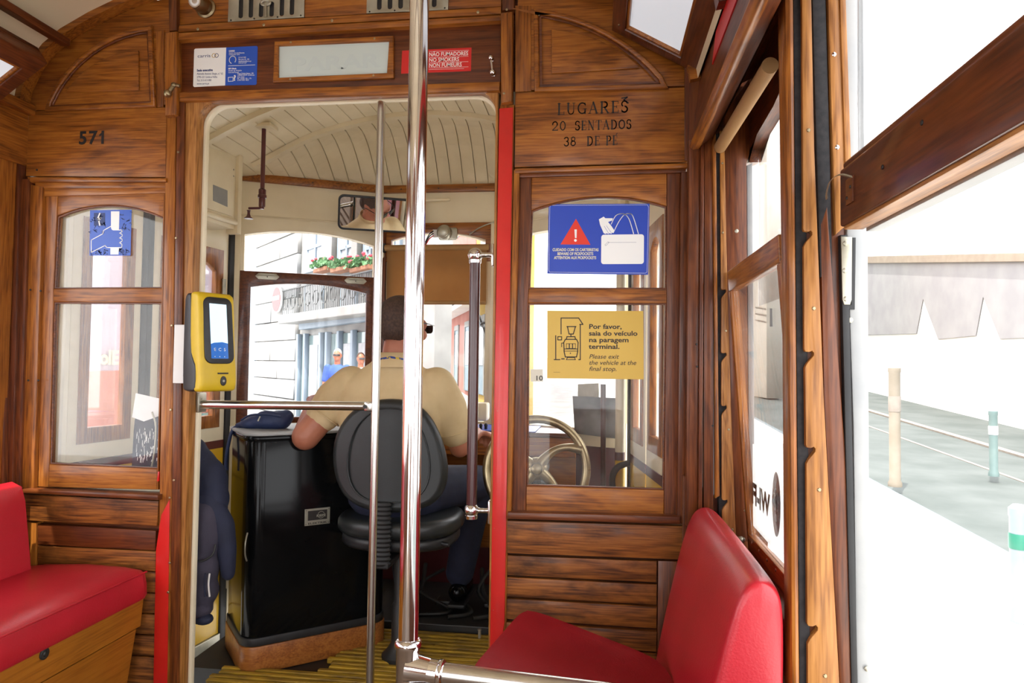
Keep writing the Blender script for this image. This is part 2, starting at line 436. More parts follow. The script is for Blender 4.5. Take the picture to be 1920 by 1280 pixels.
def text_mesh(fr, s, size, u, v, w, align='LEFT', bold=0.0, shear=0.0, depth=.0004, width=None, rot=0.0, space=1.0):
    c = bpy.data.curves.new('t', 'FONT'); c.body = s; c.size = size; c.align_x = align; c.offset = bold; c.shear = shear; c.extrude = depth; c.resolution_u = 3
    c.space_character = space
    o = bpy.data.objects.new('t', c); link(o)
    dg = bpy.context.evaluated_depsgraph_get(); dg.update()
    me = bpy.data.meshes.new_from_object(o.evaluated_get(dg)); bpy.data.objects.remove(o); bpy.data.curves.remove(c)
    sx = 1.0
    xs = [q.co.x for q in me.vertices]
    if width and xs: sx = width / max(max(xs) - min(xs), 1e-6)
    cs, sn = math.cos(rot), math.sin(rot)
    for q in me.vertices:
        x, y = q.co.x * sx, q.co.y
        q.co = fr.pt(u + x * cs - y * sn, v + x * sn + y * cs, w + q.co.z)
    return me
def line_bm(fr, pts, width, w0, w1, closed=False, bm=None):
    """A flat stroked polyline (print or thin strip) on a plane."""
    bm = bm or bmesh.new(); n = len(pts)
    rng = range(n if closed else n - 1)
    for i in rng:
        a = Vector((*pts[i], 0)); b = Vector((*pts[(i + 1) % n], 0)); d = (b - a)
        if d.length < 1e-7: continue
        d.normalize(); q = Vector((-d.y, d.x, 0)) * width / 2; e = d * width * .35
        cs = [a - e - q, b + e - q, b + e + q, a - e + q]
        lo = [bm.verts.new(fr.pt(c.x, c.y, w0)) for c in cs]; hi = [bm.verts.new(fr.pt(c.x, c.y, w1)) for c in cs]
        bm.faces.new(hi); bm.faces.new(list(reversed(lo)))
        for k in range(4): bm.faces.new((lo[k], lo[(k + 1) % 4], hi[(k + 1) % 4], hi[k]))
    return bm
def dot(bm, fr, u, v, r, w0, w1, n=14):
    lathe(bm, [(r, w0), (r, w1)], fr.pt(u, v, 0), fr.w, n); return bm
_screw = {}
def screw(parent, fr, u, v, w, r=.0045, mat='brass', slot=True, name='screw'):
    bm = BMn(); c = fr.pt(u, v, w)
    lathe(bm, [(r, -.001), (r, .0008), (r * .75, .0018), (0, .0021)], c, fr.w, 10)
    o = put(name, bm, M[mat], parent, smooth=40)
    return o
def bez_arch(a, m, b, n=14): return arcpts(a, m, b, n)

# ================================================================== SETTING: the front bulkhead
wf = root('wall_front', kind='structure', loc=(-.846, 0, 0))
CX = -.846                                             # centre line of the car
def bp(name, pts, w0, w1, mat, bev=.002, parent=None, label=None, fr=B, pxl=True, at=None):
    """Board on the bulkhead, its outline(s) read off the photo on the plane of its front face."""
    if pxl:
        polys = pts if isinstance(pts[0], list) else [pts]
        polys = [fr.pp(p, w1 if at is None else at) for p in polys]
    else: polys = pts
    return put(name, plate(fr, polys, w0, w1, bev), mat, parent or wf, label, smooth=35)
OX, OY, OZ = W['oakx'], W['oaky'], W['oakz']
def arc_px(a, m, b, n=12): return arcpts(a, m, b, n)

# --- left side panel above the window: lettered board and arched spandrel
lp = bp('lettered_board', [(54, 208), (312, 201), (310, 332), (48, 330)], -.03, .004, OX)
put('number', text_mesh(B, '571', .062, *B.on(147, 270, .005), .0045, bold=.0016, space=1.18), M['blackink'], wf, 'black painted number 571')
archL = [(-1.957, 1.975), (-1.945, 2.04), (-1.911, 2.11), (-1.86, 2.17), (-1.80, 2.215), (-1.70, 2.265), (-1.60, 2.305), (-1.50, 2.335), (-1.44, 2.345)]
def mir(pts): return [(2 * CX - x, z) for x, z in pts]
spL = archL + [(-1.443, 1.977)]
put('spandrel_board', plate(B, spL, -.03, .002, .002), OX, wf, smooth=35)
def rib_poly(arch, k):
    out = []
    for i, p in enumerate(arch):
        a = arch[max(i - 1, 0)]; b = arch[min(i + 1, len(arch) - 1)]
        d = Vector((b[0] - a[0], b[1] - a[1])).normalized(); out.append((p[0] - d.y * k, p[1] + d.x * k))
    return out
def spandrel(pxs_out, mirror):
    # raised moulding: outer ring and a fielded panel within it
    o = B.pp(pxs_out, .012)
    c = (sum(p[0] for p in o) / len(o), sum(p[1] for p in o) / len(o))
    def inset(k): 
        bmi = []
        n = len(o)
        for i in range(n):
            a, b, d = Vector(o[i - 1]), Vector(o[i]), Vector(o[(i + 1) % n])
            e1 = (b - a).normalized(); e2 = (d - b).normalized()
            n1 = Vector((-e1.y, e1.x)); n2 = Vector((-e2.y, e2.x)); m = (n1 + n2)
            m = m / max(m.dot(n1), .35)
            s = 1 if (Vector(c) - b).dot(m) > 0 else -1
            bmi.append(tuple(b + m * k * s))
        return bmi
    return o, inset
for nm, rp, pxs in (('left', [(122, 173)] + arcpts((128, 164), (180, 117), (259, 94), 8) + [(260, 169)], [(83, 208)] + arcpts((88, 190), (150, 105), (284, 47), 10) + [(291, 200)]),
                ('right', [(1034, 138), (1034, 54)] + arcpts((1044, 56), (1130, 78), (1196, 121), 8) + [(1200, 127)], [(1002, 172), (1000, 14)] + arcpts((1012, 17), (1140, 58), (1243, 142), 10) + [(1254, 166)])):
    o, inset = spandrel(pxs, nm == 'right')
    put('panel_moulding', plate(B, [o, inset(.016)], 0, .014, .005, 3), OX, wf, smooth=50)
    put('panel_moulding', plate(B, [inset(.015), inset(.022)], 0, .009, .003), W['drkx'], wf, smooth=50)
    put('raised_panel', plate(B, B.pp(rp, .009), .002, .009, .004), OX, wf, smooth=35)
# --- the left window unit
LW = dict(tl=(107, 405), apex=(212, 384), tr=(306, 407), ml=(100, 541), mr=(304, 540), ml2=(100, 566), mr2=(304, 567), br=(295, 879), bl=(92, 870))
RWn = dict(tl=(996, 394), apex=(1122, 368), tr=(1250, 386), ml=(991, 541), mr=(1250, 542), ml2=(990, 568), mr2=(1250, 568), br=(1245, 919), bl=(987, 911))
def sash(n, q, outer, mat):
    s = root('window_%d' % n, kind='structure', loc=(B.on(*q['bl'])[0], 0, B.on(*q['bl'])[1]))
    w = -.004
    o = B.pp(outer, w)
    up = B.pp(arcpts(q['tl'], q['apex'], q['tr'], 14) + [q['mr'], q['ml']], w)
    lo = B.pp([q['ml2'], q['mr2'], q['br'], q['bl']], w)
    arc = up[:15]
    x = lambda k: q[k]
    def pc(n_, pts, ax): put(n_, plate(B, pts, -.032, w, .003, 3), mat[ax], s, smooth=45)
    lm = lambda k1, k2: None
    TL, TR, BR, BL = o
    pc('stile', [TL, (up[0][0], TL[1] + (TR[1] - TL[1]) * .12), up[0], up[-1], lo[0], lo[3], (lo[3][0], BL[1]), BL], 'z')
    pc('stile', [TR, BR, (lo[2][0], BR[1]), lo[2], lo[1], up[15], arc[-1], (arc[-1][0], TR[1])], 'z')
    pc('top_rail', [(up[0][0], TL[1] + (TR[1] - TL[1]) * .12)] + arc + [(arc[-1][0], TR[1])], 'x')
    pc('meeting_rail', [up[16], up[15], lo[1], lo[0]], 'x')
    pc('bottom_rail', [lo[3], lo[2], (lo[2][0], BR[1]), (lo[3][0], BL[1])], 'x')
    def grow(p, k):
        cx = sum(a for a, _ in p) / len(p); cz = sum(b for _, b in p) / len(p)
        return [(a + k * (1 if a > cx else -1), b + k * (1 if b > cz else -1)) for a, b in p]
    for p in (up, lo):
        # putty bead round the pane, then the pane itself
        put('glazing_bead', plate(B, [grow(p, .001), grow(p, -.005)], -.018, -.008, .002), W['drkx'], s, smooth=45)
        put('pane', plate(B, grow(p, .003), -.022, -.019), M['dustglass'], s)
    return s
win1 = sash(1, LW, [(73, 365), (309, 352), (296, 918), (60, 912)], dict(x=W['oakx'], z=W['oakz']))
win2 = sash(2, RWn, [(972, 332), (1276, 322), (1270, 975), (958, 966)], dict(x=W['oakx'], z=W['drkz']))
bp('window_rail', [(78, 346), (312, 350), (310, 362), (74, 368)], -.02, .002, OX)
bp('window_head_moulding', [(50, 331), (311, 333), (311, 341), (52, 341)], -.02, .016, OX, .005)
bp('window_head_moulding', [(64, 341), (311, 342), (311, 352), (66, 353)], -.02, .006, OX, .004)
# stiles and corner posts left of the window
bp('corner_post', [(-4, 300), (14, 300), (3, 1000), (-16, 1000)], -.02, .05, W['drkz'], .006)
bp('corner_post', [(14, 305), (36, 305), (22, 935), (1, 935)], -.02, .03, W['redz'], .005)
bp('corner_post', [(36, 335), (54, 335), (36, 935), (20, 935)], -.02, .02, W['drkz'], .004)
bp('casing', [(56, 345), (80, 350), (63, 922), (40, 922)], -.02, .010, OZ, .004)
# sill and the boards below it
bp('sill', [(36, 916), (296, 928), (296, 938), (34, 924)], -.03, .030, W['drkx'], .005)
bp('sill_rail', [(30, 926), (297, 939), (294, 986), (24, 975)], -.03, .008, W['wrnx'], .003)
bp('stile', [(22, 976), (68, 980), (62, 1290), (6, 1290)], -.03, .004, OZ, .003)
for a, b, c, d in ((982, 1021, 995, 1032), (1023, 1058, 1034, 1071), (1061, 1098, 1073, 1111), (1101, 1138, 1113, 1150), (1141, 1178, 1153, 1190), (1181, 1218, 1193, 1230), (1221, 1290, 1233, 1290)):
    bp('plank', [(70, a), (292, c), (291, d), (70, b)], -.03, .0, W['redx'] if a < 1000 else W['wrnx'], .003)
put('backing_board', plate(B, rect(-1.955, -.05, -1.40, .64), -.033, -.026, .001), W['drkx'], wf)
put('backing_board', plate(B, rect(-.31, -.05, .30, .65), -.033, -.026, .001), W['drkx'], wf)
put('backing_board', plate(B, rect(-1.47, 1.99, -.22, 2.42), -.033, -.030, .001), W['drkx'], wf)
# --- right side: lettered board, window casing, sill, boards
bp('lettered_board', [(966, 173), (1292, 163), (1292, 303), (965, 313)], -.03, .004, OX)
spR = mir(archL)[::-1]
put('spandrel_board', plate(B, [(-.212, 2.38)] + spR[1:] + [(.262, 1.975), (-.262, 1.98), (-.262, 2.38)], -.03, .002, .002), OX, wf, smooth=35)
bp('spandrel_stile', [(966, 10), (996, 10), (996, 171), (966, 172)], -.02, .005, OZ, .002)
bp('spandrel_stile', [(292, 60), (308, 56), (306, 200), (294, 201)], -.02, .005, OZ, .002)
bp('window_head_moulding', [(965, 315), (1291, 305), (1290, 314), (965, 325)], -.02, .016, OX, .005)
bp('window_head_moulding', [(968, 325), (1288, 315), (1286, 323), (968, 333)], -.02, .005, W['drkx'], .003)
bp('casing', [(963, 318), (974, 318), (958, 968), (949, 968)], -.02, .013, OZ, .004)
bp('casing', [(1277, 322), (1291, 320), (1284, 985), (1269, 978)], -.02, .010, W['drkz'], .004)
bp('sill', [(952, 960), (1276, 968), (1276, 983), (950, 973)], -.03, .030, W['drkx'], .005)
bp('sill_rail', [(951, 976), (1304, 987), (1300, 1050), (950, 1037)], -.03, .008, W['wrnx'], .003)
for a, b, c, d in ((1041, 1078, 1052, 1092), (1082, 1118, 1096, 1134), (1122, 1160, 1138, 1178), (1166, 1202, 1184, 1222), (1206, 1244, 1226, 1266), (1248, 1300, 1270, 1320)):
    bp('plank', [(948, a), (1232, c), (1231, d), (948, b)], -.03, .0, W['wrnx'], .003)
bp('stile', [(1234, 1051), (1304, 1054), (1300, 1290), (1232, 1290)], -.03, .003, W['drkz'], .003)
# serif lettering painted on the board
GL = {  # stems: (x0,y0,x1,y1,width) on a unit-high letter; arcs: (cx,cy,rx,ry,a0,a1,width)
 'L': (.62, [(.14, 0, .14, 1, .15), (.02, .02, .58, .02, .05), (.02, .98, .28, .98, .05), (.56, .0, .56, .24, .05)], []),
 'U': (.78, [(.16, .3, .16, 1, .15), (.62, .3, .62, 1, .06), (.03, .98, .30, .98, .05), (.50, .98, .75, .98, .05)], [(.39, .3, .23, .29, 180, 360, .08)]),
 'G': (.80, [(.66, .02, .66, .42, .13), (.50, .42, .80, .42, .05), (.66, .72, .66, .98, .05)], [(.42, .5, .34, .47, 40, 320, .11)]),
 'A': (.82, [(.10, 0, .40, 1, .06), (.40, 1, .70, 0, .15), (.20, .34, .60, .34, .06), (0, .02, .22, .02, .05), (.56, .02, .84, .02, .05)], []),
 'R': (.80, [(.16, 0, .16, 1, .15), (.03, .02, .30, .02, .05), (.03, .98, .40, .98, .06), (.16, .50, .40, .50, .06), (.38, .5, .68, 0, .14), (.60, .02, .80, .02, .05)], [(.38, .74, .22, .24, -90, 90, .12)]),
 'E': (.66, [(.16, 0, .16, 1, .15), (.03, .02, .60, .02, .06), (.03, .98, .58, .98, .06), (.16, .52, .45, .52, .06), (.45, .42, .45, .62, .05), (.58, .78, .58, 1, .05), (.60, 0, .60, .24, .05)], []),
 'S': (.62, [(.52, .74, .52, .98, .05), (.08, .02, .08, .26, .05)], [(.30, .74, .22, .24, 20, 230, .10), (.30, .27, .24, .25, -150, 80, .12)]),
 '2': (.62, [(.06, .04, .54, .04, .10), (.06, .06, .46, .50, .09), (.56, 0, .56, .16, .05)], [(.29, .70, .23, .27, -35, 190, .11)]),
 '0': (.62, [], [(.31, .5, .24, .47, 0, 360, .11)]),
 'N': (.82, [(.14, 0, .14, 1, .06), (.14, 1, .66, 0, .15), (.66, 0, .66, 1, .06), (.02, .02, .26, .02, .05), (.54, .98, .80, .98, .05), (.0, .98, .2, .98, .05)], []),
 'T': (.72, [(.36, 0, .36, 1, .15), (.04, .98, .68, .98, .06), (.22, .02, .50, .02, .05), (.04, .78, .04, 1, .05), (.68, .78, .68, 1, .05)], []),
 'D': (.80, [(.16, 0, .16, 1, .15), (.03, .02, .36, .02, .06), (.03, .98, .36, .98, .06)], [(.34, .5, .34, .47, -90, 90, .12)]),
 'O': (.80, [], [(.40, .5, .33, .47, 0, 360, .12)]),
 '3': (.60, [], [(.28, .74, .21, .23, -80, 160, .10), (.28, .27, .24, .25, -160, 85, .11)]),
 '8': (.62, [], [(.30, .75, .19, .22, 0, 360, .09), (.30, .27, .24, .25, 0, 360, .11)]),
 'P': (.70, [(.16, 0, .16, 1, .15), (.03, .02, .30, .02, .05), (.03, .98, .40, .98, .06), (.16, .46, .40, .46, .06)], [(.38, .72, .22, .26, -90, 90, .12)]),
 '´': (0, [(-.34, 1.10, -.20, 1.26, .08)], []), ' ': (.5, [], [])}
def painted(s, px0, px1, pxbase, pxtop, gap=.14):
    """Hand painted serif word between two photo columns on the lettered board; each word is one piece of print."""
    w = .0045
    u0, v0 = B.on(*px0, w); u1, v1 = B.on(*px1, w); H = B.on(px0[0], px0[1] - (pxbase - pxtop), w)[1] - v0
    tot = sum(GL[c][0] + gap for c in s) - gap
    k = (u1 - u0) / tot; x = 0; dv = (v1 - v0) / max(u1 - u0, 1e-6)
    bm = BMn()
    for c in s:
        adv, st, ar = GL[c]
        def tr(a, b): 
            uu = u0 + (x + a) * k; return (uu, v0 + b * H + (uu - u0) * dv)
        for a, b, c2, d, wd in st: line_bm(B, [tr(a, b), tr(c2, d)], wd * H * .95, w - .0003, w, bm=bm)
        for cx, cy, rx, ry, a0, a1, wd in ar:
            pts = [tr(cx + rx * math.cos(math.radians(a0 + (a1 - a0) * i / 16)), cy + ry * math.sin(math.radians(a0 + (a1 - a0) * i / 16))) for i in range(17)]
            line_bm(B, pts, wd * H, w - .0003, w, bm=bm)
        x += adv + (gap if adv else 0)
    o = put('lettering', bm, M['blackink'], wf); o['kind'] = 'stuff'; return o
painted('LUGARES', (1045, 215), (1178, 210), 215, 194)
painted('20', (1035, 245), (1061, 244), 245, 228)
painted('SENTADOS', (1078, 244), (1184, 241), 244, 227)
painted('38', (1057, 274), (1080, 273), 274, 257)
painted('DE', (1100, 273), (1125, 272), 273, 256)
painted('PE´', (1136, 272), (1160, 271), 272, 255)
put('number', line_bm(B, B.pp([(187, 253.5), (192.5, 248.5)], .005), .006, .0041, .005), M['blackink'], wf)
put('paint_mark', line_bm(B, B.pp([(1166, 184), (1176, 182), (1170, 187), (1178, 193)], .0045), .004, .0042, .0045), M['blackink'], wf)

# --- header over the doorway
bp('header_board', [(334, 80), (940, 45), (938, 172), (334, 186)], -.03, .0, W['redx'])
bp('header_moulding', [(331, 76), (940, 39), (940, 26), (333, 60)], -.02, .022, OX, .009)
bp('header_moulding', [(333, 60), (940, 26), (940, 12), (335, 46)], -.02, .010, OX, .004)
bp('header_moulding', [(334, 190), (937, 170), (938, 151), (334, 171)], -.02, .022, OX, .009)
bp('upper_board', [(336, 46), (940, 12), (940, -60), (336, -60)], -.03, .0, OX)
for px in ((370, 54), (494, 46), (622, 38), (896, 22), (1010, 26)): screw(wf, B, *B.on(*px, .012), .010, .005, 'brass')
# door jamb: wood frame with rounded upper corners, cream painted edge behind it
xl, xr, zt, rc = -1.330, -.327, 1.985, .075
op = [(xl, -.02)] + arcpts((xl, zt - rc), (xl + rc * .293, zt - rc * .293), (xl + rc, zt), 8) + arcpts((xr - rc, zt), (xr - rc * .293, zt - rc * .293), (xr, zt - rc), 8) + [(xr, -.02)]
put('door_frame', plate(B, [(-1.392, -.02), (-1.392, 1.996), (-.318, 1.996), (-.318, -.02)] + op[::-1], -.034, .006, .003), W['litz'], wf, smooth=40)
op2 = [(x + (.006 if x < CX else -.004), z - (.006 if z > 1.5 else 0)) for x, z in op]
put('door_edge', plate(B, [(-1.40, -.02), (-1.40, 2.0), (-.31, 2.0), (-.31, -.02)] + op2[::-1], -.058, -.036, .002), M['cream'], wf, smooth=40)
put('door_head', plate(B, [(xl + .02, zt - .004), (xr - .02, zt - .004), (xr - .02, zt + .02), (xl + .02, zt + .02)], -.03, .008, .002), W['oakx'], wf)
# posts either side of the doorway
bp('door_post', [(312, 200), (330, 200), (318, 1290), (292, 1290)], -.03, .008, OZ, .003)
bp('door_post', [(331, 190), (346, 190), (334, 1290), (317, 1290)], -.03, .014, W['drkz'], .004)
bp('door_post', [(938, 196), (964, 196), (947, 1290), (921, 1290)], -.03, .006, OZ, .003)
bp('pilaster_bracket', [(308, 60), (330, 57), (331, 215), (308, 217)], -.01, .030, W['oakz'], .008)
bp('pilaster_bracket', [(314, -20), (331, -20), (331, 57), (316, 58)], -.01, .018, W['drkz'], .006)
bp('pilaster_bracket', [(938, 22), (961, 20), (960, 190), (939, 194)], -.01, .030, W['oakz'], .008)
bp('pilaster_bracket', [(941, -30), (965, -30), (964, 18), (941, 20)], -.01, .016, W['drkz'], .006)
bp('red_strip', [(936, 203), (962, 201), (946, 1165), (928, 1290), (917, 1290)], 0, .010, M['redp'], .002, label='red painted strip on the right door post')
bp('red_strip', [(318, 935), (313, 1290), (287, 1290), (292, 1030), (302, 965)], 0, .010, M['redp'], .002, label='red painted strip on the left door post')
bp('red_strip', [(296, 884), (298, 884), (297, 902), (294, 902)], .0, .010, M['redp'], .0005)
for px in ((334, 285), (330, 446), (322, 610), (320, 768), (326, 900), (318, 933), (318, 1055), (315, 1110)): screw(wf, B, *B.on(*px, .014), .014, .004)
for px in ((950, 18), (945, 175)): screw(wf, B, *B.on(*px, .03), .030, .004)
for px in ((20, 612), (28, 628), (56, 543), (75, 545), (52, 713), (71, 713), (37, 280), (68, 318)): screw(wf, B, *B.on(*px, .02), .018, .0035, 'darkmetal')
for px in ((927, 990), (933, 770), (925, 1143)): screw(wf, B, *B.on(*px, .008), .008, .004)
# inner (platform side) lining of the bulkhead, cream painted, with the window holes cut through
def lining(x0, x1, q):
    w = [B.on(*q[k]) for k in ('bl', 'br', 'tr', 'apex', 'tl')]
    u0 = min(w[0][0], w[4][0]) - .004; u1 = max(w[1][0], w[2][0]) + .004; v0 = min(w[0][1], w[1][1]) - .004; v1 = w[3][1] + .004
    for r_ in (rect(x0, -.05, x1, v0), rect(x0, v1, x1, 2.01), rect(x0, v0, u0, v1), rect(u1, v0, x1, v1)):
        put('platform_lining', plate(B, r_, -.060, -.034, .001), M['cream'], wf)
lining(-1.957, -1.41, LW); lining(-.30, .265, RWn)
put('platform_lining', plate(B, [(-1.957, 2.01), (.265, 2.01), (.15, 2.16), (CX + .6, 2.32), (CX, 2.40), (CX - .6, 2.32), (-1.84, 2.16)], -.060, -.034, .001), M['cream'], wf)

# ================================================================== right wall of the saloon
wr = root('wall_right', kind='structure', loc=(.45, -1.5, 0))
J = YF(-.05)
def jb(name, pts, w0, w1, mat, bev=.003, fr=J, parent=None, label=None):
    return put(name, plate(fr, fr.pp(pts, w1), w0, w1, bev), mat, parent or wr, label, smooth=40)
# far corner, seen end on: boards, the notched sash stop, the dark channel
jb('corner_board', [(1292, 262), (1313, 262), (1308, 990), (1286, 985)], -.045, .0, W['drkz'])
jb('corner_board', [(1314, 262), (1321, 262), (1317, 990), (1309, 990)], -.045, .010, W['redz'])
jb('corner_board', [(1321, 250), (1337, 250), (1338, 1000), (1319, 995)], -.045, .004, W['drkz'])
jb('corner_bead', [(1336, 262), (1343, 240), (1347, 700), (1350, 930), (1341, 935), (1340, 620)], -.04, .014, OZ, .005)
jb('sash_channel', [(1342, 250), (1358, 250), (1365, 1010), (1348, 1010)], -.045, -.004, M['groove'])
def notched(fr, left, right, notches, w0, w1, name='notched_strip'):
    """Wooden sash stop with hooked notches cut into its left edge."""
    pts = []
    for (lx, ly) in left: pts.append((lx, ly))
    poly = list(right[::-1]) 
    edge = []
    ys = sorted([(y, x, s) for x, y, s in notches])
    edge.append(left[0])
    def lx_at(y):
        for a, b in zip(left, left[1:]):
            if a[1] <= y <= b[1]: return a[0] + (b[0] - a[0]) * (y - a[1]) / (b[1] - a[1])
        return left[-1][0]
    for y, x, s in ys:
        x = lx_at(y)
        edge += [(x, y - 8 * s), (x + 2 * s, y - 4 * s), (x + 9 * s, y - 3 * s), (x + 14 * s, y - 5 * s), (x + 17 * s, y - 2 * s), (x + 17 * s, y + 3 * s), (x + 11 * s, y + 10 * s), (x + 5 * s, y + 17 * s), (x + 1 * s, y + 25 * s)]
    edge.append(left[-1])
    return put(name, plate(fr, fr.pp(edge + poly, w1), w0, w1, .0015), W['litz'], wr, smooth=40)
notched(J, [(1350, 245), (1352, 430), (1352, 700), (1354, 1010)], [(1358, 245), (1364, 540), (1372, 800), (1380, 1010)], [(1352, 545, .58), (1352, 664, .62), (1352, 763, .62), (1354, 940, .66)], -.02, .006)
for px in ((1354, 306), (1355, 436), (1361, 620), (1366, 805), (1373, 992)): screw(wr, J, *J.on(*px, .006), .006, .0035, 'brass')
jb('window_jamb', [(1356, 215), (1466, 60), (1470, 110), (1400, 305), (1401, 490), (1404, 1015), (1376, 1015), (1366, 700)], -.045, -.012, W['drkz'])
jb('side_guide', [(1400, 310), (1411, 305), (1416, 1000), (1405, 990)], -.05, -.02, M['alu'])
screw(wr, J, *J.on(1381, 433, -.012), -.012, .006, 'nickel')
for px in ((1306, 645), (1307, 687), (1336, 798)): screw(wr, J, *J.on(*px, .004), .003, .003, 'darkmetal')
put('corner_board', plate(J, J.pp([(1280, 890), (1440, 1000), (1440, 1330), (1280, 1330)], -.03), -.040, -.03, .001), W['drkz'], wr)
put('corner_board', plate(J, J.pp([(1284, 60), (1352, -40), (1500, -60), (1500, 150), (1462, 195), (1400, 300), (1284, 300)], -.03), -.040, -.03, .001), W['drkz'], wr)
# near post between the two windows
N = YF(-.75)
def nb(name, pts, w0, w1, mat, bev=.004, label=None): return jb(name, pts, w0, w1, mat, bev, N, None, label)
nb('window_post', [(1504, -150), (1616, -150), (1606, 1420), (1508, 1420)], -.12, -.012, W['drkz'])
nb('post_bead', [(1469, -120), (1488, -120), (1497, 900), (1502, 1420), (1485, 1420), (1479, 600)], -.04, .014, W['oakz'], .008)
nb('sash_channel', [(1486, -120), (1508, -120), (1522, 1420), (1500, 1420)], -.05, -.006, M['groove'])
notched(N, [(1503, -120), (1505, 250), (1507, 600), (1512, 900), (1515, 1420)], [(1519, -120), (1527, 280), (1545, 750), (1563, 1080), (1582, 1420)], [(1505, 437, 1), (1507, 663, 1.05), (1510, 843, 1.05), (1513, 1178, 1.15)], -.02, .004)
for px in ((1516, 244), (1526, 578), (1536, 918), (1547, 1267)): screw(wr, N, *N.on(*px, .004), .004, .0038, 'brass')
nb('sash_channel', [(1520, -120), (1546, -120), (1558, 330), (1562, 520), (1538, 520), (1528, 200)], -.04, -.003, M['groove'])
nb('post_board', [(1538, 420), (1552, 380), (1575, 700), (1590, 900), (1612, 1420), (1583, 1420), (1562, 1080), (1545, 750)], -.04, -.002, W['drkz'])
nb('post_board', [(1549, -120), (1572, -120), (1578, 60), (1588, 310), (1590, 420), (1567, 440), (1560, 250)], -.04, .001, W['litz'], .003)
nb('post_board', [(1571, -120), (1583, -120), (1600, 400), (1588, 400)], -.04, .006, W['litz'], .003)
nb('side_guide', [(1581, -120), (1619, -120), (1622, 290), (1628, 440), (1634, 1420), (1608, 1420), (1600, 800), (1588, 440)], -.06, -.004, M['alu'])
nb('rubber_seal', [(1576, 440), (1590, 440), (1612, 1420), (1600, 1420)], -.05, .002, M['rubber'], .002)
nb('guide_plate', [(1577, 443), (1598, 444), (1597, 562), (1594, 571), (1583, 571), (1580, 562)], -.01, .004, M['nickel'], .001)
nb('guide_plate', [(1597, 445), (1605, 445), (1603, 580), (1583, 580), (1583, 571), (1596, 571)], -.02, -.001, M['rubber'], .001)
for px in ((1586, 456), (1585, 507), (1587, 560)): screw(wr, N, *N.on(*px, .004), .004, .0055, 'nickel')
for px in ((1595, 600), (1626, 1254)): screw(wr, N, *N.on(*px, .0), -.001, .005, 'nickel')
for px in ((1564, 102), (1570, 276)): screw(wr, N, *N.on(*px, .001), .001, .0045, 'chrome')

# sashes of the right wall
def side_sash(n, y0, y1, xt, xb, zt, zb, top=.06, bot=.05, st=.022, mat=None, pane=True):
    """A lifting sash along the right wall, its foot standing further out than its head."""
    s = root('window_%d' % n, kind='structure', loc=(xb, (y0 + y1) / 2, zb))
    f = XR(0)
    def lean(bm):
        for v in bm.verts: v.co.x += xb + (v.co.z - zb) * (xt - xb) / (zt - zb)
        return bm
    o = rect(-y0, zb, -y1, zt); i = rect(-y0 + st, zb + bot, -y1 - st, zt - top)
    put('top_rail', lean(plate(f, rect(-y0, zt - top, -y1, zt), -.012, .012, .004)), W['oaky'], s, smooth=40)
    put('bottom_rail', lean(plate(f, rect(-y0, zb, -y1, zb + bot), -.012, .012, .004)), W['oaky'], s, smooth=40)
    for a, b in ((-y0, -y0 + st), (-y1 - st, -y1)): put('stile', lean(plate(f, rect(a, zb + bot, b, zt - top), -.012, .012, .003)), W['oakz'], s, smooth=40)
    if pane: put('pane', lean(plate(f, [(a, b) for a, b in i], -.002, .002)), M['glass'], s)
    for k in range(6):
        t = (k + .5) / 6
        for zz in (zb + bot - .012,):
            u = -y0 + st + (-y1 + y0 - 2 * st) * t; x = xb + (zz - zb) * (xt - xb) / (zt - zb)
            fx = XR(x); screw(s, fx, u, zz, .012, .004, 'nickel')
    return s
win3 = side_sash(3, -.062, -.62, .381, .440, 1.400, .600)
for px in ((1377, 573), (1381, 672), (1389, 768), (1394, 862), (1397, 957)):
    screw(win3, YF(-.063), *YF(-.063).on(*px), .0, .004, 'brass')
# arched head board above the far window, upper glass behind the sash
SFr = XR(.452)
ar = [(-(at_x(px, py, .452)).y, at_x(px, py, .452).z) for px, py in ((1400, 312), (1430, 250), (1462, 197))]
y_hi = .66
arc_up = [(.035, ar[0][1] - .02)] + [ar[0], ar[1], ar[2], (ar[2][0] + .10, ar[2][1] + .02), (y_hi, ar[2][1] - .03)]
put('window_head_board', plate(SFr, arc_up + [(y_hi, 2.0), (.035, 2.0)], -.02, .016, .003), W['drky'], wr, smooth=40)
put('pane', plate(SFr, rect(.04, 1.30, .70, 1.98), -.012, -.009), M['glass'], win3)
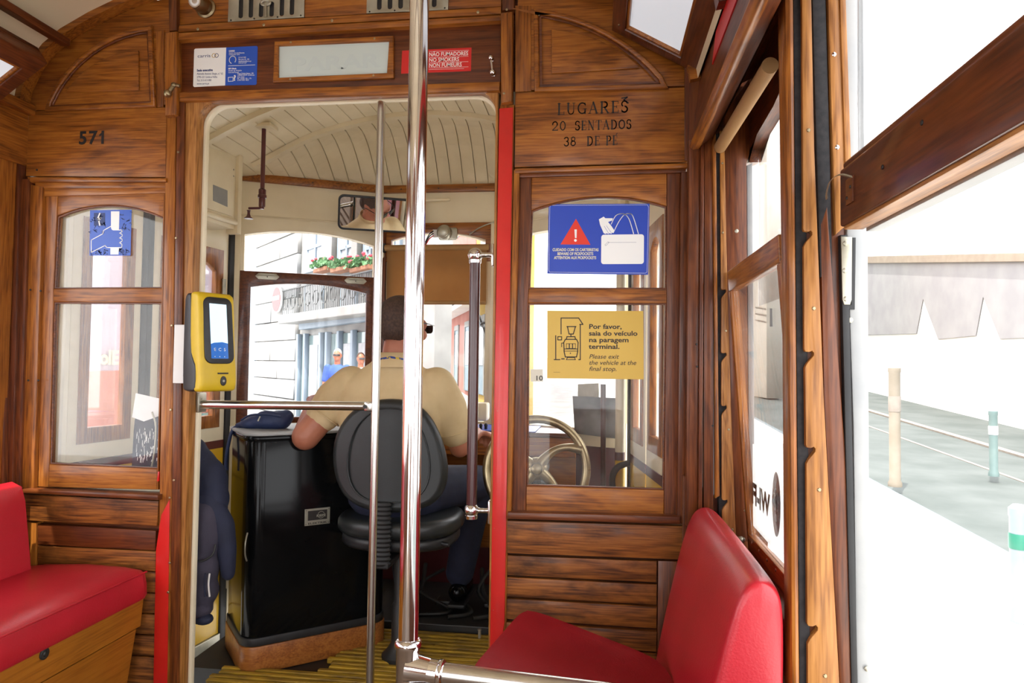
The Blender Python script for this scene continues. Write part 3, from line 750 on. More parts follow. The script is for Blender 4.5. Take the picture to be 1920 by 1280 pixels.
# near window: its sash pushed up, open below
win4 = root('window_4', kind='structure', loc=(.5, -1.3, 1.4))
g = at_x(1567, 325, .44); 
def rail4():
    zt, zb = 1.482, 1.378
    bm = BMn(); fx = XR(.447)
    fbox(bm, fx, .80, 1.62, zb, zt, -.030, .013, .004); put('bottom_rail', bm, W['redy'], win4, smooth=40)
    bm = BMn(); fbox(bm, fx, .80, 1.62, zt, zt + .014, -.012, .008, .005); put('glazing_bead', bm, W['drky'], win4, smooth=40)
    bm = BMn(); fbox(bm, fx, .805, 1.62, zb - .006, zb + .004, -.026, .008, .002); put('weather_strip', bm, W['lity'], win4, smooth=40)
    bm = BMn(); fbox(bm, fx, .805, 1.62, zb - .010, zb - .001, -.055, -.030, .002); put('metal_drip', bm, M['alu'], win4, smooth=40)
    put('pane', plate(fx, rect(.82, zt - .004, 1.60, 2.0), -.012, -.009), M['glass'], win4)
    # latch plate with its sprung finger hook
    bm = BMn(); fbox(bm, fx, .838, .872, zb + .030, zb + .076, .012, .016, .001); lt = put('latch_plate', bm, W['redy'], win4)
    hk = spline([fx.pt(.868, zb + .072, .016), fx.pt(.850, zb + .082, .030), fx.pt(.826, zb + .078, .038), fx.pt(.812, zb + .060, .040), fx.pt(.806, zb + .050, .038)], 5)
    bm = BMn()
    for a, b in ((-.004, .004),):
        rings = [[p + Vector((0, 0, -.001)) + Z3 * 0 + Vector((0, a, 0)), p + Vector((0, b, 0)), p + Vector((.0016, b, .0016)), p + Vector((.0016, a, .0016))] for p in hk]
        loft(bm, rings)
    put('latch_hook', bm, M['nickel'], win4, 'bent metal finger latch', smooth=40)
    for u, z in ((.846, zb + .042), (.862, zb + .058)): screw(win4, fx, u, z, .016, .003, 'darkmetal')
    for u, z in ((.99, zb + .055), (1.12, zb + .078)): screw(win4, fx, u, z, .013, .004, 'darkmetal')
rail4()
# wall below the windows, sill board, cushion rail
bm = BMn(); box(bm, (.44, -.04, -.1), (.50, -.735, .56), .003); box(bm, (.44, -.735, -.1), (.50, -3.6, .36), .003); put('lower_panel', bm, W['drky'], wr)
bm = BMn(); box(bm, (.385, -.055, .556), (.500, -.735, .600), .008); put('sill_board', bm, W['redy'], wr, smooth=40)
bm = BMn(); box(bm, (.362, -.06, .455), (.440, -.735, .500), .010); put('ledge', bm, W['drky'], wr, smooth=40)
bm = BMn(); lathe(bm, [(0, .013), (.007, .012), (.011, .006), (.011, 0), (.007, -.004), (.006, -.02)], at_y(1389, 1012, -.08), Vector((-.5, -.85, .1)), 16); put('sill_knob', bm, M['nickel'], wr, smooth=60)
# further posts and windows behind the camera let the daylight in
for k in range(3):
    y = -1.62 - .86 * k
    bm = BMn(); box(bm, (.40, y, .5), (.52, y - .13, 2.0), .006); put('window_post', bm, W['drkz'], wr)
bm = BMn(); box(bm, (.40, -.9, 1.90), (.52, -3.6, 2.02), .006); put('window_head', bm, W['drky'], wr)

# valance above the right windows, with the red advertising strip let into it
va = [(.272, 1.776), (.300, 2.03), (.335, 2.03), (.330, 1.80), (.292, 1.768)]
def sweep(fr_pts, y0, y1):
    bm = BMn(); a = [bm.verts.new((x, y0, z)) for x, z in fr_pts]; b = [bm.verts.new((x, y1, z)) for x, z in fr_pts]
    n = len(a)
    for i in range(n): bm.faces.new((a[i], a[(i + 1) % n], b[(i + 1) % n], b[i]))
    bm.faces.new(a[::-1]); bm.faces.new(b); return bm
tr1 = root('trim_1', kind='structure', loc=(.3, -.6, 1.8))
put('valance_board', sweep(va, -.012, -3.6), W['redy'], tr1)
put('valance_bead', sweep([(.262, 1.772), (.266, 1.786), (.284, 1.790), (.296, 1.776), (.290, 1.764), (.272, 1.762)], -.014, -3.6), W['oaky'], tr1, smooth=60)
put('valance_soffit', sweep([(.335, 1.80), (.335, 2.03), (.470, 2.03), (.470, 1.985), (.40, 1.95)], -.05, -3.6), W['drky'], tr1)
put('cove_board', sweep([(.300, 2.03), (.285, 2.10), (.30, 2.11), (.335, 2.03)], -.012, -3.6), W['drky'], tr1)
# left wall (mostly out of the frame) with window openings
wl = root('wall_left', kind='structure', loc=(-1.99, -1.5, 0))
bm = BMn(); box(bm, (-2.10, 0, -.1), (-1.965, -3.6, .66), .003); put('lower_panel', bm, W['drky'], wl)
bm = BMn(); box(bm, (-2.10, 0, 1.78), (-1.955, -3.6, 1.99), .004); put('window_head', bm, W['oaky'], wl)
for k in range(5):
    y = -.03 - .86 * k
    bm = BMn(); box(bm, (-2.08, y, .6), (-1.965, y - .12, 1.8), .006); put('window_post', bm, W['oakz'], wl)

# ================================================================== ceilings and floor
ce = root('ceiling', kind='structure', loc=(CX, -1, 2.35))
arch_full = archL[:-1] + [(-1.44, 2.349), (-1.25, 2.40), (-1.05, 2.43), (CX, 2.44)]
arch_full = arch_full + mir(arch_full)[::-1][1:]
bm = BMn()
yy = [0.0 - .45 * i for i in range(9)]
V = [[bm.verts.new((x, y, z)) for x, z in rib_poly(arch_full, .022)] for y in yy]
for a, b in zip(V, V[1:]):
    for i in range(len(a) - 1): bm.faces.new((a[i], a[i + 1], b[i + 1], b[i]))
put('vault_panel', bm, M['ceil'], ce, smooth=True)
bm = BMn()
V = [[bm.verts.new((x, y, z)) for x, z in rib_poly(arch_full, .06)] for y in yy]
for a, b in zip(V, V[1:]):
    for i in range(len(a) - 1): bm.faces.new((a[i], a[i + 1], b[i + 1], b[i]))
put('roof_skin', bm, M['alu'], ce, smooth=True)
def ribarc(y0, y1, k0, k1, mat):
    a = rib_poly(arch_full, k0); b = rib_poly(arch_full, k1); bm = BMn()
    rings = []
    for p, q in zip(a, b):
        rings.append([Vector((p[0], y0, p[1])), Vector((p[0], y1, p[1])), Vector((q[0], y1, q[1])), Vector((q[0], y0, q[1]))])
    loft(bm, rings); put('ceiling_rib', bm, mat, ce, smooth=50)
ribarc(.0, -.045, .0, .03, OX)
for y in (-.44, -.9, -1.36, -1.8): ribarc(y, y - .04, .008, .03, W['redx'])
for (x, z) in ((-1.790, 2.176),):
    for s in (0, 1):
        xx = x if not s else 2 * CX - x
        bm = BMn(); box(bm, (xx - .016, -.04, z - .004), (xx + .016, -3.6, z + .022), .004); put('ceiling_strip', bm, W['redy'], ce)
bm = BMn(); box(bm, (-1.975, -.0, 1.955), (-1.93, -3.6, 1.992), .004); put('cornice_board', bm, W['oaky'], ce)
fl = root('floor', kind='structure', loc=(CX, -.5, 0))
bm = BMn(); box(bm, (-2.08, .03, -.06), (.50, -3.6, -.006)); put('saloon_floor', bm, M['floor'], fl)
for i in range(24):
    x = -1.40 + i * .047
    bm = BMn(); box(bm, (x, -.02, -.008), (x + .030, -3.5, .008), .003, 1); put('floor_slat', bm, M['floor'], fl)

# rear bulkhead behind the camera: doorway and two windows
rear = root('wall_rear', kind='structure', loc=(CX, -3.62, 0))
RF = YF(-3.62)
put('bulkhead_board', plate(RF, [rib_poly(arch_full, 0) + [(.30, -.05), (-.40, -.05), (-.40, 1.95), (-1.29, 1.95), (-1.29, -.05), (-1.99, -.05)], rect(-1.84, .76, -1.44, 1.62), rect(-.21, .76, .20, 1.62)], -.03, .03, .003), W['oakx'], rear)

# ================================================================== driver's platform
PA_l, PB_l, PC_l = Vector((-1.957, .06, 0)), Vector((-1.815, 1.10, 0)), Vector((-1.150, 1.42, 0))
PC_r, PB_r, PA_r = Vector((-.542, 1.42, 0)), Vector((.123, 1.10, 0)), Vector((.265, .06, 0))
def SEG(p, q): return Fr(p, q - p, Z3)
SL, FL, FC, FR_, SR = SEG(PA_l, PB_l), SEG(PB_l, PC_l), SEG(PC_l, PC_r), SEG(PC_r, PB_r), SEG(PB_r, PA_r)
LN = {id(f): (q - p).length for f, p, q in ((SL, PA_l, PB_l), (FL, PB_l, PC_l), (FC, PC_l, PC_r), (FR_, PC_r, PB_r), (SR, PB_r, PA_r))}
pw = root('wall_platform', kind='structure', loc=(CX, 1.2, 0))
# vaulted roof: boards running lengthways, each its own, and three bowed ribs
def vz(x): return 2.315 - .31 * (x - CX) ** 2
def yend(x):
    for p, q in ((PB_l, PC_l), (PC_l, PC_r), (PC_r, PB_r)):
        if p.x <= x <= q.x: return p.y + (q.y - p.y) * (x - p.x) / (q.x - p.x) + .012
    return 1.05
def cz(x, y):
    v = vz(x); t = min(max((yend(x) - y) / .30, 0), 1)
    return v if v < 2.056 else 2.056 + (v - 2.056) * math.sin(t * math.pi / 2)
pc = root('ceiling_platform', kind='structure', loc=(CX, .7, 2.3))
nb_ = 34
for i in range(nb_):
    x0 = CX - 1.13 + 2.26 * i / nb_; x1 = CX - 1.13 + 2.26 * (i + 1) / nb_ - .004
    xm = (x0 + x1) / 2; y1 = yend(xm); d = random.uniform(-.0012, .0012)
    bm = BMn()
    loft(bm, [[Vector((x0, y, cz(x0, min(y, yend(x0))) + d)), Vector((x1, y, cz(x1, min(y, yend(x1))) + d)), Vector((x1, y, cz(x1, min(y, yend(x1))) + .014)), Vector((x0, y, cz(x0, min(y, yend(x0))) + .014))] for y in [.05] + [y1 - .30 * k / 6 for k in range(6, -1, -1)]])
    put('ceiling_plank', bm, M['cream_old'], pc)
bm = BMn()
gx_ = [CX - 1.12 + 2.24 * i / 24 for i in range(25)]; gt_ = [0, .3, .6, .72, .8, .86, .92, .96, 1.0]
for dz in (.016, .05):
    V = [[bm.verts.new((x, .04 + (yend(x) + .03 - .04) * t, cz(x, min(.04 + (yend(x) - .04) * t, yend(x))) + dz)) for x in gx_] for t in gt_]
    for p, q in zip(V, V[1:]):
        for i in range(24): bm.faces.new((p[i], p[i + 1], q[i + 1], q[i]))
put('roof_deck', bm, M['cream_old'], pc)
for y, hw in ((.28, 1.06), (.66, .98), (1.03, .84)):
    bm = BMn(); rr = []
    for i in range(29):
        x = CX - hw + 2 * hw * i / 28
        t = Vector((1, 0, -.62 * (x - CX))).normalized(); n = Vector((t.z, 0, -t.x)); c = Vector((x, y, cz(x, y)))
        rr.append([c + Vector((0, -.024, 0)), c + Vector((0, -.018, 0)) + n * .020, c + Vector((0, .018, 0)) + n * .020, c + Vector((0, .024, 0))])
    loft(bm, rr); put('ceiling_rib', bm, M['cream_old'], pc, smooth=40)
# fascia above the windscreens, orange wooden moulding along its top
def seg_len(f): return LN[id(f)]
def fz(f, poly, w0, w1, mat, name, bev=.002, parent=None, label=None): return put(name, plate(f, poly, w0, w1, bev), mat, parent or pw, label, smooth=40)
for f in (FL, FC, FR_):
    L = seg_len(f)
    fz(f, rect(-.01, 2.028, L + .01, 2.068), -.03, .022, OX, 'fascia_moulding', .006)
    for k in range(3): screw(pw, f, L * (k + .5) / 3, 2.046, .022, .0035, 'darkmetal')
# windscreen apertures
zt_l, zr_l = 1.785, 1.70
def screen(f, n, top, mid, low, wood_rail, upper=True):
    L = seg_len(f); m = .045
    ap = [(m, 1.70)] + arcpts((m, top - .035), (L * .5, top), (L - m, top - .05), 10) + [(L - m, 1.70), (L - m, low), (m, low)]
    fz(f, [[(-.0, .79), (L, .79), (L, 2.31 - .2), (0, 2.11)], ap], -.05, .0, M['cream'], 'fascia_panel', .002)
    s = root('window_%d' % n, kind='structure', loc=tuple(f.pt(L / 2, low, 0)))
    fz(f, rect(m - .01, low, L - m + .01, top + .02), -.036, -.033, M['glass'], 'pane', 0, s)
    return s
w5 = screen(FL, 5, 1.795, 1.5, .82, True)
w6 = screen(FC, 6, 1.815, 1.5, .82, False)
w7 = screen(FR_, 7, 1.795, 1.5, .82, True)
def inner_sash(f, s, ztop, zbot):
    L = seg_len(f); m = .03
    o = rect(m, zbot, L - m, ztop)
    i = [(m + .052, zbot + .03)] + [(L - m - .052, zbot + .03)] + arcpts((L - m - .052, ztop - .088), (L / 2, ztop - .052), (m + .052, ztop - .080), 10)
    put('sash_frame', plate(f, [o, i], -.026, .006, .003), W['redx'], s, smooth=40)
    for u in (.16, L - .14):
        bm = plate(f, [(u - .058, ztop - .024), (u - .042, ztop - .040), (u + .042, ztop - .040), (u + .058, ztop - .024), (u + .042, ztop - .008), (u - .042, ztop - .008)], .006, .009, .001)
        hg = put('sash_lift', bm, M['nickel'], s, 'nickel hexagonal sash lift', smooth=40)
        bm = BMn(); fbox(bm, f, u - .034, u + .034, ztop - .018, ztop - .012, .009, .020, .001); put('lip', bm, M['nickel'], hg)
        screw(s, f, u, ztop - .026, .009, .003, 'darkmetal')
inner_sash(FL, w5, 1.575, .81)
# orange wooden head of the middle windscreen and posts
Lc = seg_len(FC)
fz(FC, [[(0, 1.66), (Lc, 1.66), (Lc, 1.865), (0, 1.865)], [(.05, 1.66 + .02)] + [(Lc - .05, 1.68)] + arcpts((Lc - .05, 1.775), (Lc / 2, 1.815), (.05, 1.775), 10)], -.02, .012, OX, 'windscreen_head', .003)
for x in (.0, Lc): fz(FC, rect(x - .022, .86, x + .022, 1.87), -.03, .018, M['cream'] if x else W['redz'], 'windscreen_post', .006)
fz(FC, rect(.030, .9, .062, 1.72), -.03, .016, W['redz'], 'windscreen_stile', .004)
fz(FL, rect(-.012, .0, .03, 2.02), -.05, .012, M['cream_old'], 'corner_post', .008)
fz(FR_, rect(seg_len(FR_) - .03, .0, seg_len(FR_) + .012, 2.02), -.05, .012, M['cream_old'], 'corner_post', .008)
# ledge lines on the fascia
for f in (FL, FC, FR_):
    bm = BMn(); tube(bm, [f.pt(.02, 1.855, .006), f.pt(seg_len(f) - .02, 1.855, .006)], .004, 8); put('fascia_bead', bm, M['cream_old'], pw, smooth=60)
# lower front: cream ledge, maroon below on the right, varnished panel in the middle
for f, mt in ((FL, M['yellowp']), (FR_, M['maroon'])):
    fz(f, rect(0, -.1, seg_len(f), .74), -.05, .0, mt, 'lower_panel')
    fz(f, rect(0, .74, seg_len(f), .80), -.05, .015, M['cream'], 'window_ledge', .004)
fz(FC, rect(-.05, -.1, Lc + .05, .80), -.05, -.005, M['maroon'], 'lower_panel')
# left and right folding doors of the platform: cream leaves, maroon line, yellow foot, arched wooden window
def leaf(f, parent, u0, u1, z0=-.20, z1=1.80, w=.0):
    L = u1 - u0; um = (u0 + u1) / 2
    i = [(u0 + .055, .84), (u1 - .055, .84)] + arcpts((u1 - .055, 1.565), (um, 1.61), (u0 + .055, 1.565), 8)
    put('leaf', plate(f, [rect(u0, .735, u1, z1), i], w - .03, w, .004), M['cream'], parent, smooth=40)
    put('maroon_band', plate(f, rect(u0, .698, u1, .735), w - .03, w + .0005, .001), M['maroon'], parent)
    put('yellow_foot', plate(f, [rect(u0, z0, u1, .698), rect(u0 + .07, z0 + .14, u1 - .07, .61)], w - .03, w, .004), M['yellowp'], parent, smooth=40)
    put('yellow_panel', plate(f, rect(u0 + .06, z0 + .13, u1 - .06, .62), w - .03, w - .012, .001), M['yellowp'], parent)
    put('sill_strip', plate(f, rect(u0, z0 - .06, u1, z0), w - .03, w + .01, .003), M['nickel'], parent)
    k = .075 if L > .36 else .062
    o2 = rect(u0 + .040, .80, u1 - .040, 1.66)
    i2 = [(u0 + .04 + k * .7, .86), (u1 - .04 - k * .7, .86)] + arcpts((u1 - .04 - k * .7, 1.55), (um, 1.60), (u0 + .04 + k * .7, 1.55), 8)
    put('window_frame', plate(f, [o2, i2], w - .02, w + .006, .003), W['oakz'], parent, smooth=40)
    put('pane', plate(f, rect(u0 + .055, .84, u1 - .055, 1.61), w - .016, w - .013), M['glass'], parent)
def uL(px, py=650): return SL.on(px, py)[0]
d1 = root('door_1', kind='structure', loc=(-1.9, .6, 0))
a0, a1, b0, b1 = uL(131), uL(262), uL(283), uL(424)
leaf(SL, d1, a0, a1)
leaf(SL, d1, b0, b1)
put('rubber_edge', plate(SL, rect(a1, .02, (a1 + b0) / 2, 1.78), -.03, .004, .005), M['rubber'], d1, smooth=40)
put('rubber_edge', plate(SL, rect((a1 + b0) / 2, .02, b0, 1.78), -.03, .004, .005), M['rubber'], d1, smooth=40)
put('rubber_edge', plate(SL, rect(b1, -.34, uL(438), 1.78), -.03, .010, .006), M['rubber'], d1, smooth=40)
lt = put('latch', plate(SL, rect(b1 - .055, 1.44, b1 - .035, 1.52), .006, .018, .003), M['nickel'], d1, smooth=40)
put('door_jamb', plate(SL, rect(.0, .0, a0 - .004, 2.0), -.04, .004, .003), M['cream'], pw, smooth=40)
put('door_jamb', plate(SL, rect(uL(438), -.34, seg_len(SL) + .0, 2.02), -.04, .016, .006), M['cream_old'], pw, smooth=40)
put('side_fascia', plate(SL, rect(0, 1.80, seg_len(SL), 2.06), -.04, .0, .003), M['cream'], pw)
bm = BMn(); tube(bm, [SL.pt(.02, 1.79, .02), SL.pt(seg_len(SL) - .12, 1.79, .02)], .012, 10); put('door_track', bm, M['nickel'], d1, smooth=60)
for k in range(5):
    u = .06 + k * .16; bm = BMn(); fbox(bm, SL, u, u + .05, 1.755, 1.785, .0, .03, .004); put('track_roller', bm, M['darkmetal'], d1)
d2 = root('door_2', kind='structure', loc=(.2, .6, 0))
LR = seg_len(SR)
put('leaf_post', plate(SR, rect(.0, .86, .045, 2.02), -.04, .012, .008), M['cream'], d2, smooth=40)
leaf(SR, d2, .14, .46)
leaf(SR, d2, .48, .80)
put('door_jamb', plate(SR, rect(.82, 0, LR, 2.0), -.04, .004, .003), M['cream_old'], pw, smooth=40)
put('side_fascia', plate(SR, rect(0, 1.80, LR, 2.06), -.04, .0, .003), M['cream'], pw)
put('rubber_edge', plate(SR, rect(.10, .02, .14, 1.78), -.03, .008, .006), M['rubber'], d2, smooth=40)
# round corner post: cream above, maroon ring, yellow foot
cpx = at_y(1163, 750, 1.02)
for nm, z0, z1, mt, r in (('cream_post', .735, 2.03, 'cream', .022), ('maroon_ring', .698, .735, 'maroon', .0225), ('yellow_post', .0, .698, 'yellowp', .022)):
    bm = BMn(); tube(bm, [(cpx.x, 1.02, z0), (cpx.x, 1.02, z1)], r, 18); put(nm, bm, M[mt], pw, smooth=60)
# platform floor: bearers and worn yellow slats laid crosswise
pf = root('floor_platform', kind='structure', loc=(CX, .7, 0))
bm = BMn(); box(bm, (-1.36, .03, -.10), (.25, .30, -.014)); put('base_board', bm, M['darkmetal'], pf)
bm = BMn(); box(bm, (-1.52, .30, -.10), (.25, 1.42, -.014)); put('base_board', bm, M['darkmetal'], pf)
y = .075
while y < .72:
    x0 = -1.34 if y < .3 else -.98 
    bm = BMn(); box(bm, (x0 + random.uniform(-.04, .02), y, -.014), (.14, y + .021, .006), .003, 1); put('floor_slat', bm, M['yellowslat'], pf)
    y += .033
bm = BMn(); box(bm, (-1.97, .06, -.34), (-1.34, 1.1, -.27)); put('step_well', bm, M['darkmetal'], pf)

# ================================================================== outside: the street
GS = .04
def gz(y): return -.92 + GS * max(y, 0)
st = root('floor_street', kind='structure', loc=(0, 8, -.9))
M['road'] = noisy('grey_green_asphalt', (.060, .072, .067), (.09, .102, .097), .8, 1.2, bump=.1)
M['calcada'] = noisy('white_limestone_paving', (.66, .64, .60), (.78, .76, .72), .7, 3, bump=.1)
M['cobble'] = noisy('pale_cobbles', (.26, .26, .26), (.34, .34, .33), .8, 2.5, bump=.2)
M['kerb'] = noisy('kerb_stone', (.20, .17, .145), (.25, .22, .19), .8, 5)
M['kerbdark'] = noisy('dark_kerb_face', (.13, .17, .19), (.18, .22, .24), .8, 5)
def strip(name, pts, mat, dz=0.0):
    bm = BMn(); a = [bm.verts.new((x, y, gz(y) + dz)) for x, y in pts]; b = [bm.verts.new((x, y, gz(y) + dz - .12)) for x, y in pts]; n = len(a)
    bm.faces.new(a); bm.faces.new(b[::-1])
    for i in range(n): bm.faces.new((a[i], b[i], b[(i + 1) % n], a[(i + 1) % n]))
    return put(name, bm, mat, st)
strip('roadway', [(-40, -12), (60, -12), (60, 0), (-40, 0)], M['cobble'], -.13)
strip('roadway', [(-40, 0), (60, 0), (60, 75), (-40, 75)], M['cobble'], -.13)
strip('pavement', [(.75, -6), (3.95, -6), (3.95, 0), (.75, 0)], M['calcada'])
strip('pavement', [(.75, 0), (3.95, 0), (4.15, 16), (4.4, 40), (1.0, 40), (.75, 12)], M['calcada'])
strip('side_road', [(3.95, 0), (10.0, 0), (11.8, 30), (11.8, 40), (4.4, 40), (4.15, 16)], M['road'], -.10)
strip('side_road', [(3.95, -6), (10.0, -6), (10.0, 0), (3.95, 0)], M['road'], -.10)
strip('kerb_stone', [(3.95, 0), (4.05, 0), (4.25, 16), (4.5, 40), (4.4, 40), (4.15, 16)], M['kerbdark'], .004)
strip('kerb_stone', [(7.6, 0), (7.75, 0), (8.6, 22), (8.4, 22)], M['kerb'], -.06)
strip('kerb_stone', [(6.3, 0), (6.36, 0), (7.2, 22), (7.12, 22)], M['kerb'], -.09)
# pale garden wall across the road
M['plaster_shade'] = noisy('pale_lilac_plaster_and_shade', (.32, .31, .325), (.37, .36, .37), .9, 1.2)  # serves the piers and the painted shadow on the upper wall
M['whiteplaster'] = noisy('white_plaster', (.78, .77, .75), (.84, .83, .81), .9, .8)
M['tancope'] = noisy('tan_coping', (.30, .24, .19), (.34, .28, .22), .9, 3)
rw = root('garden_wall', 'long pale plastered wall with tan coping across the side road, right of the car', 'wall', (11, 16, gz(16)))
RW = SEG(Vector((11.9, 33, 0)), Vector((9.6, 2, 0)))
Lw = math.hypot(2.3, 31)
def wt(u): return 6.3 - 4.55 * u / Lw                  # the wall steps down the hill with the street
put('wall_face', plate(RW, [(0, .2), (Lw, -1.2), (Lw, wt(Lw)), (0, wt(0))], -.3, 0, .01), M['whiteplaster'], rw)
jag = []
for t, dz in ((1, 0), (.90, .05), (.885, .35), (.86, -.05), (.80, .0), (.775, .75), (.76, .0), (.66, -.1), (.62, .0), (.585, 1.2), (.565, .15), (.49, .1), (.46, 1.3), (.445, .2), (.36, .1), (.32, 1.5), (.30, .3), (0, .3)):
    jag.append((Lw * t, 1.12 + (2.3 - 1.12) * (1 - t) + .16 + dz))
put('upper_shade', plate(RW, jag + [(0, wt(0)), (Lw, wt(Lw))], -.0, .03, .004), M['plaster_shade'], rw)  # grey shadow with a spiked lower edge, built in as colour on the wall
put('coping', plate(RW, [(-.1, wt(0)), (Lw + .1, wt(Lw)), (Lw + .1, wt(Lw) + .14), (-.1, wt(0) + .34)], -.38, .12, .02), M['tancope'], rw)
for k, u in enumerate((Lw * .55, Lw * .74)):
    put('pier', plate(RW, [(u, -.9), (u + .45, -.9), (u + .45, wt(u + .45)), (u, wt(u))], 0, .10, .01), M['plaster_shade'], rw)
# posts on the pavement beside the car
def post(name, x, y, h, r, mats, label, cat='post', group=None, arm=False):
    t = root(name, label, cat, (x, y, gz(y)), group)
    bm = BMn(); lathe(bm, [(r * 1.25, 0), (r * 1.25, .05), (r, .09), (r, h - .1), (r * 1.1, h - .08), (r * 1.1, h - .03), (r * .6, h), (0, h)], (x, y, gz(y)), Z3, 16); put('shaft', bm, mats[0], t, smooth=40)
    bm = BMn(); lathe(bm, [(r * 1.06, h * .62), (r * 1.1, h * .63), (r * 1.1, h * .74), (r * 1.06, h * .75)], (x, y, gz(y)), Z3, 16); put('band', bm, mats[1], t, smooth=40)
    if arm:
        bm = BMn(); box(bm, (x - .42, y - .03, gz(y) + h * .78), (x + .42, y + .03, gz(y) + h * .86), .01); put('cross_arm', bm, mats[0], t)
    return t
M['palegreen'] = noisy('pale_green_enamel', (.13, .19, .185), (.16, .22, .21), .4, 5)
M['paleblue'] = noisy('pale_blue_enamel', (.17, .22, .25), (.20, .25, .28), .4, 5)
M['palewood'] = noisy('pale_weathered_timber', (.20, .17, .13), (.23, .20, .16), .8, 4)
M['teal'] = noisy('teal_enamel', (.012, .13, .085), (.02, .16, .105), .4, 5)
q = at_z(1663, 960, -.84); post('timber_post', q.x + .35, q.y + .6, 1.75, .075, (M['palewood'], M['kerb']), 'pale timber post standing on the kerb, leftmost in the near window')
q = Vector((6.2, 10.6, 0)); post('bollard', 6.2, 9.6, 1.05, .06, (M['palegreen'], M['white']), 'pale green bollard with a white band out on the side road', 'bollard')
q = Vector((6.6, 7.0, 0)); post('bollard', 6.7, 7.2, .95, .06, (M['palegreen'], M['white']), 'pale green bollard nearest to the right edge of the picture', 'bollard')
q = at_z(1912, 1195, -.9); post('street_post', q.x, q.y, .88, .06, (M['paleblue'], M['teal']), 'pale blue post with a teal band on the pavement at the right edge', 'post', arm=False)
# street post seen through the far right window
post('road_stud_post', 4.6, 9.3, .95, .05, (M['paleblue'], M['yelpr']), 'pale blue post with a yellow band seen through the far right window', 'post')

# ---- left: pink shop front seen through the platform door
M['pinkw'] = noisy('pale_pink_render', (.42, .34, .39), (.48, .40, .45), .9, .8)
M['coral'] = noisy('coral_tiled_dado', (.40, .115, .07), (.46, .16, .11), .7, 3)
M['tealband'] = noisy('teal_painted_plinth', (.16, .30, .27), (.22, .36, .32), .8, 3)
sh = root('shop_front', 'pale pink shop front with coral dado and cream lettering beyond the platform door', 'building', (-6.5, 3, gz(3)))
LFc = SEG(Vector((-6.0, -1.5, 0)), Vector((-8.2, 12, 0)))
Ls = math.hypot(2.2, 13.5)
put('wall_face', plate(LFc, rect(0, -1.0, Ls, 6), -.3, 0, .01), M['pinkw'], sh)
put('dado', plate(LFc, rect(0, .05, Ls, .95), -.0, .04, .01), M['coral'], sh)
put('plinth', plate(LFc, rect(0, -.9, Ls, .05), -.0, .06, .01), M['tealband'], sh)
u, v = LFc.on(166, 682); u2, v2 = LFc.on(215, 680)
put('lettering', text_mesh(LFc, 'PolE', abs(u2 - u) * .42, u, v, .05, bold=.01, width=abs(u2 - u)), M['pale_ink'], sh)
bm = BMn()
strip('pavement', [(-7.6, -3), (-4.2, -3), (-5.6, 13), (-8.0, 13)], M['calcada'])

# ---- ahead: corner building of pale stone
M['stone'] = noisy('pale_limestone_ashlar', (.26, .255, .245), (.35, .345, .33), .8, 1.6, bump=.15)
M['stone2'] = noisy('grey_limestone_ashlar', (.20, .21, .215), (.27, .275, .28), .8, 1.6, bump=.15)
M['mullion'] = noisy('pale_blue_joinery', (.24, .30, .37), (.29, .36, .43), .5, 3)
M['shopglass'] = principled('shop_window_glass', (.20, .27, .27), .08, spec=.7)
M['darkglass'] = principled('dark_window_glass', (.34, .37, .40), .1, spec=.7)
M['curtain'] = noisy('white_net_curtain', (.46, .48, .50), (.54, .56, .58), .9, 9)
M['iron'] = noisy('black_ironwork', (.06, .065, .065), (.09, .095, .095), .6, 8)
M['leaf'] = noisy('geranium_leaves', (.07, .18, .07), (.13, .28, .12), .6, 30)
M['petal'] = noisy('red_geranium_petals', (.62, .03, .06), (.72, .08, .12), .6, 20)
M['terracotta'] = noisy('terracotta_trough', (.36, .16, .09), (.44, .21, .12), .8, 12)
p0 = Vector((at_y(735, 640, 11.5).x, 11.5, 0)); dA = Vector((-.70, .714, 0)).normalized()
A = Fr(p0 + dA * 16, -dA, Z3)                         # u runs left to right as seen
LA = 17.5
cb = root('corner_building', 'pale stone corner building with balconies and a shop, seen through the left windscreen', 'building', tuple(p0 + dA * 6 + Vector((0, 0, gz(14)))))
def ua(px, py): return A.on(px, py)
def ab(name, pts, w0, w1, mat, bev=.01): return put(name, plate(A, [A.on(x, y, w1) for x, y in pts], w0, w1, bev), mat, cb)
bm = plate(A, rect(-2, -1.2, LA, 9), -.5, -.12, .01); put('wall_face', bm, M['stone'], cb)
# ashlar pier on the left, block by block
zs = [A.on(500, yy_)[1] for yy_ in (770, 742, 708, 676, 640, 606, 568, 530, 494, 458, 420, 380)]
uL0, uL1 = A.on(476, 600)[0], A.on(555, 600)[0]
for i in range(len(zs) - 1):
    cut = uL0 + (uL1 - uL0) * (.45 if i % 2 else .62)
    for a, b in ((uL0, cut), (cut, uL1)):
        bm = plate(A, rect(a + .012, zs[i] + .012, b - .012, zs[i + 1] - .012), -.12, random.uniform(.0, .03), .012); put('stone_block', bm, M['stone2'] if random.random() < .4 else M['stone'], cb)
bm = plate(A, rect(uL0 - 1.5, -1, uL0 - .05, 9), -.3, -.06, .01); put('drain_bay', bm, M['mullion'], cb)
